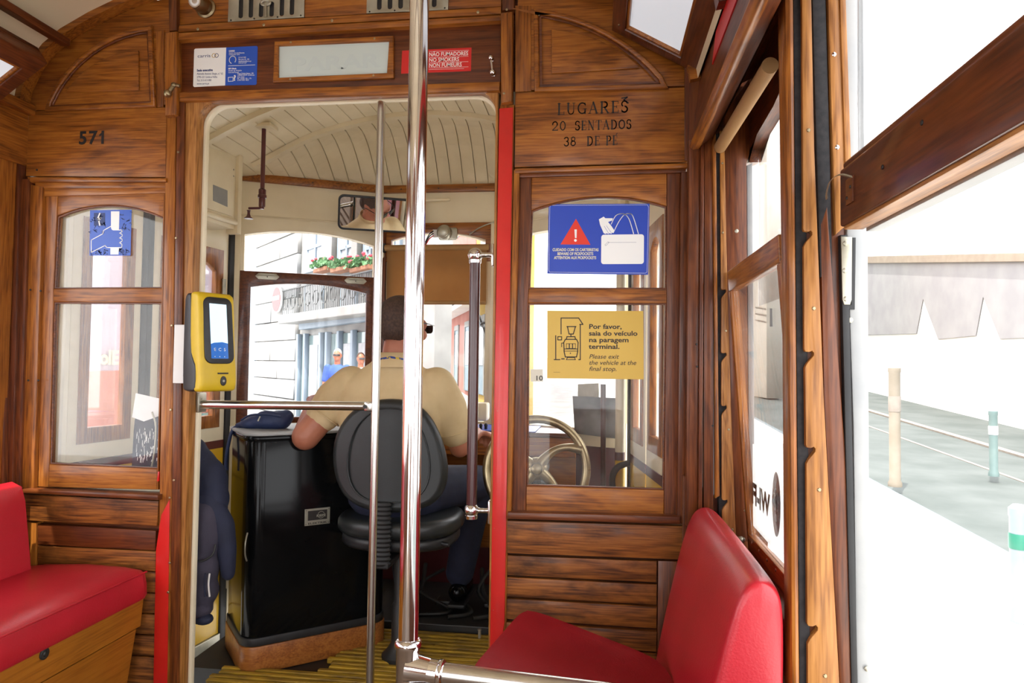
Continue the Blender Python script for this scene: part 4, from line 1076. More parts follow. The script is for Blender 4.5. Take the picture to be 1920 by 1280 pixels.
# upper storey: tall windows between pilasters
for px0, px1 in ((567, 604), (628, 660), (676, 700), (716, 745)):
    u0 = A.on(px0, 470)[0]; u1 = A.on(px1, 470)[0]; z0 = A.on(px0, 512)[1]; z1 = z0 + 3.4
    f_ = put('window', plate(A, [rect(u0, z0, u1, z1), rect(u0 + .14, z0 + .12, u1 - .14, z1 - .15)], -.14, -.05, .01), M['mullion'], cb)
    put('pane', plate(A, rect(u0 + .12, z0 + .1, u1 - .12, z1 - .13), -.13, -.115), M['curtain'], f_)
    put('glazing_bar', plate(A, rect((u0 + u1) / 2 - .05, z0 + .1, (u0 + u1) / 2 + .05, z1 - .1), -.12, -.07, .01), M['mullion'], f_)
    zb = A.on(px0, 470)[1]; put('glazing_bar', plate(A, rect(u0 + .1, zb, u1 - .1, zb + .08), -.12, -.07, .01), M['mullion'], f_)
for px0, px1 in ((606, 626), (662, 674), (702, 714)):
    u0 = A.on(px0, 470)[0]; u1 = A.on(px1, 470)[0]; put('pilaster', plate(A, rect(u0, A.on(px0, 512)[1], u1, 9), -.12, .06, .02), M['stone'], cb)
# balcony slab, railings, shop below
def zrow(px, py): return A.on(px, py)[1]
ub0, ub1 = A.on(560, 580)[0], A.on(760, 580)[0]
zsl = zrow(600, 588)
bm = BMn(); fbox(bm, A, ub0, ub1, zsl - .22, zsl, -.12, .55, .02); put('balcony_slab', bm, M['stone'], cb)
zrt = zrow(600, 541)
for u0 in [ub0 + .1 + i * .11 for i in range(int((ub1 - ub0 - .2) / .11))]:
    bm = BMn(); fbox(bm, A, u0 - .008, u0 + .008, zsl, zrt, .46, .476); put('baluster', bm, M['iron'], cb)
bm = BMn(); fbox(bm, A, ub0 + .05, ub1, zrt, zrt + .03, .44, .49); put('hand_rail', bm, M['iron'], cb)
for i in range(12):
    u0 = ub0 + .35 + i * .52
    if u0 > ub1 - .2: break
    pts = [A.pt(u0 + .17 * math.cos(t), (zsl + zrt) / 2 + .17 * math.sin(t), .47) for t in [k * math.pi / 8 for k in range(17)]]
    bm = BMn(); tube(bm, pts, .012, 6); put('scroll', bm, M['iron'], cb)
for px0, px1 in ((566, 600), (632, 662), (680, 706)):
    u0 = A.on(px0, 560)[0]; u1 = A.on(px1, 560)[0]; f_ = put('window', plate(A, rect(u0, zsl, u1, zrow(px0, 530)), -.14, -.06, .01), M['mullion'], cb); put('pane', plate(A, rect(u0 + .1, zsl + .1, u1 - .1, zrow(px0, 532)), -.07, -.055), M['curtain'], f_)
z1 = zrow(620, 606); zg = gz(13) - .2
ab('shop_fascia', [(560, 603), (760, 572), (760, 590), (560, 618)], -.12, .12, M['mullion'])
us0, us1 = A.on(558, 650)[0], A.on(770, 650)[0]
bm = plate(A, rect(us0, zg, us1, z1 - .25), -.13, -.09, .01); put('shop_window', bm, M['shopglass'], cb)
for px in (558, 571, 600, 612, 634, 660, 690): 
    u0 = A.on(px, 660)[0]; bm = plate(A, rect(u0 - .07, zg, u0 + .07, z1 - .2), -.1, .03, .02); put('shop_mullion', bm, M['mullion'], cb)
for px0, px1 in ((575, 590), (638, 656), (666, 686)):
    u0 = A.on(px0, 660)[0]; u1 = A.on(px1, 660)[0]; bm = plate(A, rect(u0, zg + .2, u1, z1 - .5), -.09, -.07, .01); put('shop_blind', bm, M['curtain'], cb)
# no-entry sign and a small white plate on the pier
ns = root('no_entry_sign', 'round red no-entry sign with a white bar on the stone pier', 'sign', tuple(A.pt(*A.on(518, 560, .15), .12)))
u0, v0 = A.on(517, 561, .15); rs = abs(A.on(517, 538, .15)[1] - v0)
bm = BMn(); dot(bm, A, u0, v0, rs * 1.06, .08, .13, 28); put('sign_rim', bm, M['white'], ns)
bm = BMn(); dot(bm, A, u0, v0, rs, .13, .14, 28); put('sign_disc', bm, M['redpr'], ns)
put('white_bar', plate(A, rect(u0 - rs * .72, v0 - rs * .05, u0 + rs * .72, v0 + rs * .27), .14, .145), M['white'], ns)
tg = root('street_plate', 'small white plate screwed below the no-entry sign', 'sign', tuple(A.pt(*A.on(540, 592, .1), .05)))
put('plate', plate(A, [A.on(x, y, .06) for x, y in ((529, 583), (549, 581), (549, 597), (530, 599))], .03, .06, .003), M['white'], tg)
# geraniums in troughs along the upper sill
def flowers(px0, px1, label):
    u0 = A.on(px0, 506, .3)[0]; u1 = A.on(px1, 506, .3)[0]; zb = A.on(px0, 512, .3)[1]
    t = root('flower_trough', label, 'planter', tuple(A.pt((u0 + u1) / 2, zb, .25)), 'flower troughs on the upper balcony')
    bm = BMn(); fbox(bm, A, u0, u1, zb, zb + .10, .05, .32, .02); put('trough', bm, M['terracotta'], t)
    rnd = random.Random(px0)
    bm = BMn(); bm2 = BMn()
    for k in range(150):
        c = A.pt(rnd.uniform(u0 - .05, u1 + .05), zb + .11 + rnd.uniform(0, .15), rnd.uniform(.02, .40))
        d = Vector((rnd.uniform(-1, 1), rnd.uniform(-1, 1), rnd.uniform(-.4, 1))).normalized(); e = d.orthogonal().normalized(); s = rnd.uniform(.05, .09)
        q = d.cross(e)
        bm.faces.new([bm.verts.new(c + e * s), bm.verts.new(c + q * s * .8), bm.verts.new(c - e * s), bm.verts.new(c - q * s * .8 + d * s * .5)])
    o = put('foliage', bm, M['leaf'], t); o['kind'] = 'stuff'
    for k in range(9):
        c = A.pt(rnd.uniform(u0, u1), zb + .20 + rnd.uniform(0, .14), rnd.uniform(.1, .42)); ellipsoid(bm2, c, (.045, .045, .035), u=8, v=5)
    o = put('blooms', bm2, M['petal'], t); o['kind'] = 'stuff'
flowers(588, 612, 'trough of red geraniums, leftmost on the upper balcony')
flowers(620, 650, 'trough of red geraniums, second from the left on the upper balcony')
flowers(656, 692, 'trough of red geraniums, nearest the middle post of the windscreen')

# ---- ahead right: pink and yellow houses along the street
M['pinkhouse'] = noisy('pink_render', (.42, .155, .12), (.48, .20, .165), .9, 1)
M['yelhouse'] = noisy('yellow_render', (.50, .32, .06), (.56, .38, .09), .9, 1)
M['whitehouse'] = noisy('cream_white_render', (.46, .44, .39), (.52, .50, .45), .9, 1)
M['bluedoor'] = noisy('blue_grey_joinery', (.16, .24, .30), (.22, .30, .36), .6, 3)
pB = Vector((at_y(935, 700, 18).x, 18, 0)); dB = Vector((-.33, .944, 0)).normalized()
Bf = Fr(pB + dB * 30, -dB, Z3); LBf = 33
def house(name, px0, px1, mat, label, ztop, floors):
    u0 = Bf.on(px0, 690)[0]; u1 = Bf.on(px1, 690)[0]
    h = root(name, label, 'building', tuple(Bf.pt((u0 + u1) / 2, gz(26), 0)))
    put('wall_face', plate(Bf, rect(u0, -.8, u1, ztop), -.6, 0, .02), mat, h)
    n = max(2, int((u1 - u0) / 2.9))
    z0 = gz(24) + .05
    for k in range(n):
        uc = u0 + (u1 - u0) * (k + .5) / n; wd = min(.55, (u1 - u0) / n * .26)
        dr = put('door', plate(Bf, rect(uc - wd, z0, uc + wd, z0 + 2.5), -.05, .03, .01), M['bluedoor'], h)
        put('pane', plate(Bf, rect(uc - wd * .7, z0 + 1.0, uc + wd * .7, z0 + 2.3), .03, .045), M['darkglass'], dr)
        put('surround', plate(Bf, [rect(uc - wd - .14, z0, uc + wd + .14, z0 + 2.7), rect(uc - wd, z0, uc + wd, z0 + 2.5)], 0, .06, .01), M['stone'], h)
        for fl_ in range(1, floors):
            zf = z0 + 3.3 * fl_
            wn_ = put('window', plate(Bf, rect(uc - wd, zf, uc + wd, zf + 2.2), -.02, .03, .01), M['mullion'], h)
            put('pane', plate(Bf, rect(uc - wd * .75, zf + .1, uc + wd * .75, zf + 2.05), .03, .045), M['curtain'], wn_)
    zf = z0 + 3.1
    bm = BMn(); fbox(bm, Bf, u0, u1, zf, zf + .2, 0, .6, .02); put('balcony_slab', bm, M['whiteplaster'], h)
    m_ = int((u1 - u0) / .16)
    for k in range(m_):
        u = u0 + (u1 - u0) * (k + .5) / m_; bm = BMn(); fbox(bm, Bf, u - .012, u + .012, zf + .2, zf + 1.1, .52, .545); put('baluster', bm, M['iron'], h)
    bm = BMn(); fbox(bm, Bf, u0, u1, zf + 1.1, zf + 1.14, .5, .56); put('hand_rail', bm, M['iron'], h)
house('town_house', 800, 832, M['whitehouse'], 'cream town house with a long balcony, just right of the driver', 14, 3)
house('town_house', 833, 889, M['pinkhouse'], 'pink town house with an iron balcony beyond the brown pole', 13, 3)
house('town_house', 890, 960, M['yelhouse'], 'yellow town house next to the red door post', 12, 3)
# bollards of the far pavement
for k, (px, py, lab) in enumerate(((878, 712, 'thin dark bollard on the far pavement, left one'), (903, 718, 'thin dark bollard on the far pavement, right one'))):
    q = at_z(px, py + 22, gz(22) - .13); post('thin_bollard', q.x, q.y, 1.0, .05, (M['iron'], M['iron']), lab, 'bollard', 'thin bollards on the far pavement')
# buildings right of the street, seen through the right bulkhead window
Rb = Fr(Vector((2.6, 60, 0)), Vector((.10, -1, 0)), Z3)
tb = root('pale_building', 'pale overexposed building with tall windows seen through the right bulkhead window', 'building', (3, 40, gz(40)))
put('wall_face', plate(Rb, rect(0, .0, 36, 14), -.6, 0, .02), M['whitehouse'], tb)
for k in range(9):
    for zf in (1.2 + GS * 30, 5.4):
        u = 3 + k * 3.6; w_ = put('window', plate(Rb, rect(u, zf, u + 1.2, zf + 2.6), -.02, .05, .01), M['mullion'], tb); put('pane', plate(Rb, rect(u + .1, zf + .1, u + 1.1, zf + 2.5), .05, .06), M['darkglass'], w_)

# ================================================================== grab poles
gp = root('grab_pole', 'thick chrome grab pole with a tee fitting and low cross rail before the doorway', 'pole', tuple(at_y(776, 640, -.74).xy) + (0,))
gx, gy = at_y(776, 600, -.74).x, -.74
zte = at_y(760, 1250, -.74).z
bm = BMn(); tube(bm, [(gx, gy, zte + .05), (gx, gy, 2.43)], .0200, 28); put('pole', bm, M['chrome'], gp, smooth=60)
bm = BMn(); lathe(bm, [(.0215, -.13), (.0235, -.12), (.0235, .036), (.0265, .040), (.0275, .046), (.0265, .053), (.0215, .057)], (gx, gy, zte), Z3, 28)
tube(bm, [(gx, gy, zte), (gx + .045, gy - .001, zte - .004)], [.030, .0235], 24)
tube(bm, [(gx + .040, gy - .001, zte - .004), (gx + .066, gy - .002, zte - .006)], .0235, 24)
lathe(bm, [(.0235, 0), (.0265, .003), (.0265, .010), (.0225, .013)], (gx + .062, gy - .002, zte - .006), Vector((1, -.02, -.06)), 24)
put('tee_fitting', bm, M['chrome'], gp, 'cast chrome tee fitting', smooth=50)
bm = BMn(); dot(bm, YF(gy - .0232), gx + .004, zte - .03, .003, -.002, .001); put('set_screw', bm, M['darkmetal'], gp)
bm = BMn(); tube(bm, [(gx + .07, gy - .002, zte - .006), (.185, gy - .016, zte - .024)], .0200, 24); put('cross_rail', bm, M['steel'], gp, smooth=60)
bm = BMn(); tube(bm, [(gx, gy, 0), (gx, gy, zte - .12)], .0200, 24); lathe(bm, [(.05, 0), (.05, .008), (.028, .02), (.02, .03)], (gx, gy, .008), Z3, 24); put('lower_pole', bm, M['chrome'], gp, smooth=60)

hp = root('stanchion', 'slim steel stanchion in the doorway with a horizontal bar to the left jamb', 'pole', tuple(at_y(706, 640, .05).xy) + (0,))
hx = at_y(707, 600, .05).x
bm = BMn(); tube(bm, [(hx, .05, 0), (hx, .05, 2.0)], .0135, 22); put('pole', bm, M['steel'], hp, smooth=60)
zb_ = at_y(530, 759, .05).z
bm = BMn(); tube(bm, [(-1.318, .05, zb_ - .004), (hx - .028, .05, zb_ + .002)], .0145, 20); put('bar', bm, M['steel'], hp, smooth=60)
bm = BMn(); box(bm, (hx - .034, .037, zb_ - .014), (hx - .008, .063, zb_ + .016), .004); put('bar_clamp', bm, M['steel'], hp, smooth=40)
bm = BMn(); dot(bm, YF(.036), hx - .030, zb_ + .001, .006, -.004, .004); put('rivet', bm, M['darkmetal'], hp)
bm = BMn(); box(bm, (-1.330, .030, zb_ - .030), (-1.318, .075, zb_ + .036), .003); box(bm, (-1.320, .040, zb_ - .018), (-1.290, .060, zb_ - .012), .002); put('wall_bracket', bm, M['nickel'], hp, smooth=40)
screw(hp, XL(-1.318), .046, zb_ + .012, .0, .004, 'nickel')

bp_ = root('brown_grab_handle', 'brown enamelled upright grab handle with chrome ball ends on the right door jamb', 'handle', tuple(at_y(888, 960, .02)))
b0 = at_y(892, 478, .02); b1 = at_y(883, 956, .02)
b1.x = b0.x = (b0.x + b1.x) / 2
bm = BMn(); tube(bm, [b0 - Z3 * .018, b1 + Z3 * .018], .0165, 20); put('grip', bm, M['brownpole'], bp_, smooth=60)
for p in (b0, b1):
    bm = BMn(); ellipsoid(bm, p, .0235, u=20, v=14); lathe(bm, [(.019, -.026), (.0195, -.016)], p, Z3, 20)
    kb = put('ball_end', bm, M['chrome'], bp_, 'chrome ball end', smooth=60)
    bm = BMn(); lathe(bm, [(.010, .018), (.0075, .028), (.0075, .048), (.010, .054)], p, X3, 14); put('arm', bm, M['chrome'], kb, smooth=60)
    bm = BMn(); box(bm, (-.336, .004, p.z - .038), (-.328, .036, p.z + .034), .003); put('flange', bm, M['chrome'], kb, smooth=50)

# ================================================================== benches
def cushion(name, corners, th, parent, bulge=.015, label=None, n=20, bev=.022):
    """Padded pad from four corner points (order: a-b along the front, c-d along the back) and its thickness below."""
    a, b, c, d = [Vector(p) for p in corners]
    nrm = (b - a).cross(d - a).normalized()
    bm = BMn()
    bmesh.ops.create_grid(bm, x_segments=n, y_segments=n, size=1)
    def pos(s, t): return (a * (1 - s) + b * s) * (1 - t) + (d * (1 - s) + c * s) * t
    top = {}
    bm.free(); bm = BMn(); g = []
    for i in range(n + 1):
        row = []
        for j in range(n + 1):
            s, t = i / n, j / n; a_, b_ = 2 * s - 1, 2 * t - 1; s, t = (1 + a_ * (1 - .07 * abs(b_) ** 9)) / 2, (1 + b_ * (1 - .07 * abs(a_) ** 9)) / 2; hgt = bulge * (1 - (2 * s - 1) ** 4) * (1 - (2 * t - 1) ** 4)
            row.append(bm.verts.new(pos(s, t) + nrm * hgt))
        g.append(row)
    for i in range(n):
        for j in range(n): bm.faces.new((g[i][j], g[i + 1][j], g[i + 1][j + 1], g[i][j + 1]))
    r = bmesh.ops.solidify(bm, geom=bm.faces[:], thickness=-th)
    bmesh.ops.recalc_face_normals(bm, faces=bm.faces)
    es = [e for e in bm.edges if len(e.link_faces) == 2 and e.calc_face_angle(0) > math.radians(55)]
    bmesh.ops.bevel(bm, geom=es, offset=bev, segments=4, profile=.6, affect='EDGES', clamp_overlap=True)
    return put(name, bm, M['vinyl'], parent, label, smooth=50)
def piping(parent, pts, r=.0032):
    bm = BMn(); tube(bm, pts, r, 8); return put('piping', bm, M['vinyl'], parent, smooth=60)
rb = root('right_bench', 'red leatherette bench seat with backrest below the right windows', 'bench', (.05, -.4, 0))
fl_ = at_y(985, 1137, -.17); bl_ = at_y(1240, 1236, -.33)
fn_ = at_y(870, 1268, -.62); bn_ = Vector((.235, -.70, .355))
sc_ = cushion('seat_cushion', [fn_, fl_, bl_, bn_], .085, rb, .018, None, 20, .012)
o_ = Vector((0, 0, .002))
piping(sc_, [fn_ + Vector((.008, 0, -.010)), fn_ * .5 + fl_ * .5 + Vector((.004, 0, -.006)), fl_ + Vector((.008, -.008, -.010))])
# backrest: a padded slab leaning on the wall, its top edge rounded
def back_slab():
    pr = [(.150, .20), (.168, .30), (.205, .48), (.240, .62), (.262, .690), (.285, .722), (.318, .728), (.345, .705), (.352, .66), (.350, .5), (.345, .30), (.335, .2)]
    bm = BMn(); rings = []
    for y, k, e in ((-.070, .80, .018), (-.078, .93, .006), (-.095, 1, 0), (-.3, 1.02, 0), (-.55, 1.02, 0), (-.735, 1, 0), (-.760, .94, .006), (-.772, .80, .018)):
        c = (.27, .46); rings.append([Vector((c[0] + (x - c[0]) * k, y, c[1] + (z - c[1]) * (1 - (1 - k) * .25))) for x, z in pr])
    loft(bm, rings); bmesh.ops.recalc_face_normals(bm, faces=bm.faces)
    return bm
bm = back_slab(); me = bpy.data.meshes.new('b'); bm.to_mesh(me); bm.free()
bo = bpy.data.objects.new('b', me); link(bo); ss = bo.modifiers.new('s', 'SUBSURF'); ss.levels = 2
dg = bpy.context.evaluated_depsgraph_get(); dg.update(); me2 = bpy.data.meshes.new_from_object(bo.evaluated_get(dg)); bpy.data.objects.remove(bo)
br_ = put('backrest', me2, M['vinyl'], rb, smooth=True)
piping(br_, spline([(.255, -.760, .26), (.258, -.762, .45), (.285, -.760, .62), (.300, -.740, .690), (.302, -.66, .706), (.302, -.4, .712), (.302, -.12, .702)], 8), .003)
bm = BMn(); box(bm, (-.10, -.08, .02), (.34, -.70, .22), .01); put('bench_box', bm, W['drky'], rb)
bm = BMn(); box(bm, (-.13, -.06, .225), (.30, -.68, .255), .006); put('seat_board', bm, W['oaky'], rb)

lb = root('left_bench', 'red leatherette bench on an ochre wooden box below the left windows', 'bench', (-1.65, -.5, 0))
q = at_y(280, 1078, -.04)
lx = -1.445
cu = cushion('seat_cushion', [(lx, -.035, .428), (lx, -1.30, .428), (-1.93, -1.30, .405), (-1.93, -.035, .405)], -.0, lb, .0) if False else None
def left_cushion():
    pr = [(-1.93, .34), (-1.93, .425), (-1.80, .444), (-1.65, .452), (-1.52, .449), (-1.462, .442), (-1.447, .432), (-1.440, .40), (-1.438, .365), (-1.445, .352), (-1.55, .345)]
    bm = BMn(); rings = []
    for y, k in ((-.030, .95), (-.034, .985), (-.055, 1), (-.4, 1.0), (-.8, 1), (-1.36, 1)):
        c = (-1.7, .39); rings.append([Vector((c[0] + (x - c[0]) * (1 - (1 - k) * .4), y, c[1] + (z - c[1]) * k)) for x, z in pr])
    loft(bm, rings); return bm
cu = put('seat_cushion', left_cushion(), M['vinyl'], lb, smooth=40)
piping(cu, [(-1.443, -.034, .437), (-1.4435, -.4, .4385), (-1.4435, -.9, .4385), (-1.443, -1.3, .437)])
bm = BMn(); pr = [(-1.80, .40), (-1.835, .66), (-1.85, .705), (-1.885, .72), (-1.93, .70), (-1.945, .6), (-1.945, .40)]
loft(bm, [[Vector((x, y, z)) for x, z in pr] for y in (-.09, -.11, -.5, -1.3)]); put('backrest', bm, M['vinyl'], lb, smooth=50)
bm = BMn(); loft(bm, [[Vector((-1.452, y, .352)), Vector((-1.460, y, .262)), Vector((-1.50, y, .262)), Vector((-1.50, y, .352))] for y in (-.032, -1.36)]); put('front_rail', bm, W['oaky'] if False else M['benchbox'], lb)
bm = BMn(); loft(bm, [[Vector((-1.462, y, .258)), Vector((-1.500, y, .0)), Vector((-1.54, y, .0)), Vector((-1.52, y, .258))] for y in (-.05, -1.36)]); put('front_panel', bm, M['benchbox'], lb)
bm = BMn(); box(bm, (-1.93, -.05, .0), (-1.52, -.075, .34)); put('end_panel', bm, M['benchbox'], lb)
kx = at_x(83, 1225, -1.452)
bm = BMn(); lathe(bm, [(.0155, -.004), (.0155, .002), (.012, .004), (.008, .004), (.006, .007), (0, .007)], kx, X3, 20); put('bench_bolt', bm, M['darkmetal'], lb, 'dark round bolt head on the bench front', smooth=40)

# ================================================================== ticket validator
vn = Vector((.9, -.43, 0)).normalized(); vu = Vector((.43, .9, 0)).normalized()
vo = at_y(340, 733, -.07)
VF = Fr(vo, vu, Z3)                                   # w = vu x z
s_ = 1 if VF.w.dot(vn) > 0 else -1
tv = root('ticket_validator', 'yellow and black ticket validator with a lit screen on the left door jamb', 'ticket validator', tuple(vo))
Hv = at_y(340, 547, -.07).z - vo.z; Wv = .122
VS = Fr(vo, VF.w, Z3)                                 # side profile plane: u = depth, v = height, w points along -width
def vside(name, prof, w0, w1, bev, mat, label=None):
    return put(name, plate(VS, prof, w0, w1, bev, 4), mat, tv, label, smooth=50)
sw = 1 if VS.w.dot(vu) > 0 else -1
def span(a, b): return (a, b) if sw > 0 else (-b, -a)
vside('back_shell', smooth_poly([(0, .012), (.015, .0), (.070, .0), (.074, .02), (.074, .080), (.058, .10), (.046, .13), (.040, Hv - .02), (.034, Hv - .004), (.010, Hv - .004), (0, Hv - .03)], 1), *span(0, Wv), .008, M['plastic'], 'black back shell')
vside('front_shell', smooth_poly([(.060, .0), (.100, .0), (.108, .012), (.110, .05), (.098, Hv * .45), (.088, Hv - .03), (.078, Hv - .002), (.040, Hv), (.034, Hv - .01), (.040, .13), (.056, .10), (.070, .08), (.072, .02)], 1), *span(-.003, Wv + .003), .012, M['valyel'], 'yellow front shell')
# dark bezel and display on the sloping front
fa = VS.pt(.1085, .085, 0); fb = VS.pt(.0835, Hv - .012, 0)
VD = Fr(fa, vu, (fb - fa)); 
if VD.w.dot(vn) < 0: VD = Fr(fa, -vu, (fb - fa))
Ld = (fb - fa).length
bz = put('bezel', plate(VD, rrect(.010, .004, Wv - .010, Ld - .004, .024), -.006, .0025, .002), M['plastic'], tv, 'dark screen surround', smooth=50)
sc0, sc1 = .030, Wv - .032
put('display', plate(VD, rect(sc0, .020, sc1, Ld - .026), .0026, .0032), M['screenblue'], bz, 'lit screen, dark blue below')
put('display_glare', plate(VD, [(sc0, .066), (sc0 + .01, .070), (sc1 - .02, .073), (sc1, .069), (sc1, Ld - .026), (sc0, Ld - .026)], .0032, .0036), M['screen'], bz, 'pale glare painted over the upper part of the lit screen')  # reflection on the lit screen, drawn as a glowing sheet
ti_ = put('icon', text_mesh(VD, 'E  C  5', .014, (sc0 + sc1) / 2, .044, .0040, 'CENTER', width=.04), M['white'], bz); ti_['kind'] = 'stuff'
for k in range(3):
    bm = BMn(); dot(bm, VD, sc0 + .012 + k * .017, .026, .0015, .0033, .0038, 8); put('icon', bm, M['white'], bz)
VB = Fr(VS.pt(.1095, 0, 0), VD.u, Z3)
put('card_slot', plate(VB, rect(Wv * .44, .056, Wv * .74, .0605), -.004, .002, .001), M['plastic'], tv, smooth=40)
put('card_sensor', plate(VB, ell(Wv * .60, .034, .0105, .0155, 20), -.004, .0025, .001), M['plastic'], tv, smooth=40)
bm = BMn(); dot(bm, VB, Wv * .60, .034, .004, 0, .0032, 12); put('sensor_eye', bm, M['nickel'], tv)
bm = BMn(); pq0 = at_y(331, 718, -.03); pq1 = at_y(343, 609, -.03)
box(bm, (pq0.x - .004, -.045, pq0.z), (vo.x + .02, -.020, pq1.z), .002); put('mount_plate', bm, M['offwhite'], tv, 'off-white mounting plate')
bm = BMn(); box(bm, (vo.x - .01, -.05, pq0.z + .02), (vo.x + .05, .004, pq1.z - .02), .003); put('mount_block', bm, M['plastic'], tv)

# ================================================================== controller cabinet
ca = Vector((-1.258, .25, 0)); cb2 = Vector((-.835, .60, 0)); cdv = (cb2 - ca); cn = Vector((-cdv.y, cdv.x, 0)).normalized(); D_ = .36
cc = root('controller_cabinet', 'tall glossy black controller cabinet with rounded corners left of the driver', 'cabinet', tuple((ca + cb2) / 2 + cn * D_ / 2))
def cab_poly(k, r=.06):
    u = cdv.normalized(); L = cdv.length; out = []
    base = rrect(-k, -k, L + k, D_ + k, r, 6)
    return [(ca + u * a + cn * b).xy for a, b in base]
XY = Fr((0, 0, 0), X3, Y3)
ztc = .858
put('plinth', plate(XY, [tuple(p) for p in cab_poly(.006, .06)], -.012, .085, .004), M['plinth'], cc, 'orange-brown wooden plinth', smooth=40)
put('foot_band', plate(XY, [tuple(p) for p in cab_poly(.003, .06)], .085, .115, .003), M['rubber'], cc, smooth=40)
put('body', plate(XY, [tuple(p) for p in cab_poly(0, .065)], .112, ztc - .03, .006), M['black'], cc, smooth=40)
put('collar', plate(XY, [tuple(p) for p in cab_poly(.006, .065)], ztc - .032, ztc - .012, .006), M['black'], cc, smooth=40)
put('top_plate', plate(XY, [tuple(p) for p in cab_poly(.010, .07)], ztc - .012, ztc, .005), M['alu'], cc, 'bright metal top plate', smooth=40)
CF = Fr(ca, cdv, Z3)
pu0, pv0 = CF.on(571, 986, .002); pu1, pv1 = CF.on(619, 950, .002)
np_ = put('nameplate', plate(CF, rect(pu0, pv0, pu1, pv1), 0, .003, .0005), M['nickel'], cc, 'small maker plate')
hw_ = pu1 - pu0; hh_ = pv1 - pv0
put('plate_field', plate(CF, rect(pu0 + hw_ * .12, pv0 + hh_ * .30, pu1 - hw_ * .12, pv1 - hh_ * .12), .003, .0034), M['blackink'], np_)
put('lettering', text_mesh(CF, 'ELEKTRIK', .010, (pu0 + pu1) / 2, pv0 + hh_ * .06, .0033, 'CENTER', bold=.0002, width=hw_ * .74), M['blackink'], np_)
put('lettering', text_mesh(CF, 'KIEPE', .012, pu0 + hw_ * .64, pv0 + hh_ * .48, .0037, 'CENTER', bold=.0003, width=hw_ * .36), M['nickel'], np_)
ring_ = ell(pu0 + hw_ * .64, pv0 + hh_ * .59, hw_ * .13, hw_ * .13, 20)
put('emblem_ring', line_bm(CF, ring_, .0015, .0034, .0037, True), M['nickel'], np_)
for a in (.05, .95):
    for b in (.08, .92): screw(np_, CF, pu0 + hw_ * a, pv0 + hh_ * b, .003, .0016, 'darkmetal')
bm = BMn(); tube(bm, spline([CF.pt(.005, .40, .0), CF.pt(-.005, .43, .018), CF.pt(-.005, .47, .018), CF.pt(.005, .50, .0)], 4), .003, 8); put('side_handle', bm, M['nickel'], cc, smooth=60)

# blue bag lying on the cabinet, strap hanging down
bb = root('shoulder_bag', 'small navy nylon bag lying on top of the controller cabinet', 'bag', tuple(at_y(498, 812, .48)))
bm = BMn(); c0 = at_y(500, 800, .46); c0.z = ztc + .032
for dx, dy, dz, r in ((0, 0, -.005, (.085, .055, .035)), (.05, .0, .0, (.05, .045, .040)), (-.05, 0, -.015, (.06, .05, .025)), (-.10, .0, -.022, (.03, .03, .012)), (.02, -.03, .02, (.05, .02, .02)), (.075, .01, .012, (.03, .03, .03))): ellipsoid(bm, c0 + Vector((dx, dy, dz)), r)
put('bag_body', fuse(bm, .006, 3), M['navybag'], bb, smooth=True)
bm = BMn(); tube(bm, spline([c0 + Vector((-.09, -.03, .0)), c0 + Vector((-.04, -.05, .022)), c0 + Vector((.03, -.055, .026)), c0 + Vector((.08, -.045, .018))], 6), .004, 8); put('zip', bm, M['navybag'], bb, smooth=60)
bm = BMn(); tube(bm, [c0 + Vector((.002, -.058, .018)), c0 + Vector((-.004, -.064, .0))], .003, 8); put('zip_pull', bm, M['nickel'], bb, smooth=60)
sp = spline([c0 + Vector((-.10, .0, -.02)), c0 + Vector((-.135, -.01, -.04)), c0 + Vector((-.150, -.015, -.10)), c0 + Vector((-.158, -.015, -.16)), c0 + Vector((-.156, -.015, -.20))], 6)
bm = BMn(); tube(bm, sp, .007, 8); put('strap', bm, M['navybag'], bb, smooth=60)

# dark jacket hanging behind the left door jamb, rucksack below it
def hang(name, label, cat, blobs, mat, y, vox=.010):
    pts = [(at_y(px, py, y), r) for px, py, r in blobs]
    t = root(name, label, cat, tuple(pts[0][0]))
    bm = BMn()
    for p, r in pts: ellipsoid(bm, p, r)
    return t, bm, pts
t, bm, pts = hang('hanging_jacket', 'navy hooded jacket hanging on a hook behind the left door jamb', 'jacket',
    [(362, 850, (.05, .05, .06)), (372, 880, (.07, .06, .08)), (392, 905, (.065, .06, .09)), (405, 935, (.045, .05, .06)), (350, 920, (.07, .06, .11))], 'navy', .17)
put('hood_and_back', fuse(bm, .009, 5), M['navy'], t, smooth=True)
bm = BMn(); c = pts[2][0]
limb(bm, [c + Vector((.01, -.02, -.06)), at_y(418, 985, .15), at_y(425, 1030, .15), at_y(428, 1075, .16)], [.045, .04, .034, .024]); put('sleeve', fuse(bm, .008, 5), M['navy'], t, smooth=True)
bm = BMn(); lathe(bm, [(.008, 0), (.008, .02), (.012, .024), (0, .03)], at_y(352, 838, .08), Vector((0, 1, .2)), 12); put('coat_hook', bm, M['brass'], t, smooth=60)
t, bm, pts = hang('rucksack', 'dark purple-navy rucksack hanging in front of the yellow platform door', 'bag',
    [(360, 990, (.075, .06, .12)), (385, 1000, (.06, .055, .12)), (372, 1060, (.075, .06, .10)), (378, 1105, (.060, .055, .06)), (368, 1140, (.060, .05, .035))], 'darkjkt', .13)
put('bag_body', fuse(bm, .009, 5), M['darkjkt'], t, smooth=True)
bm = BMn(); tube(bm, spline([at_y(352, 1040, .07), at_y(375, 1052, .068), at_y(398, 1040, .078), at_y(404, 1020, .09)], 6), .0035, 8); put('pocket_seam', bm, M['rubber'], t, smooth=60)
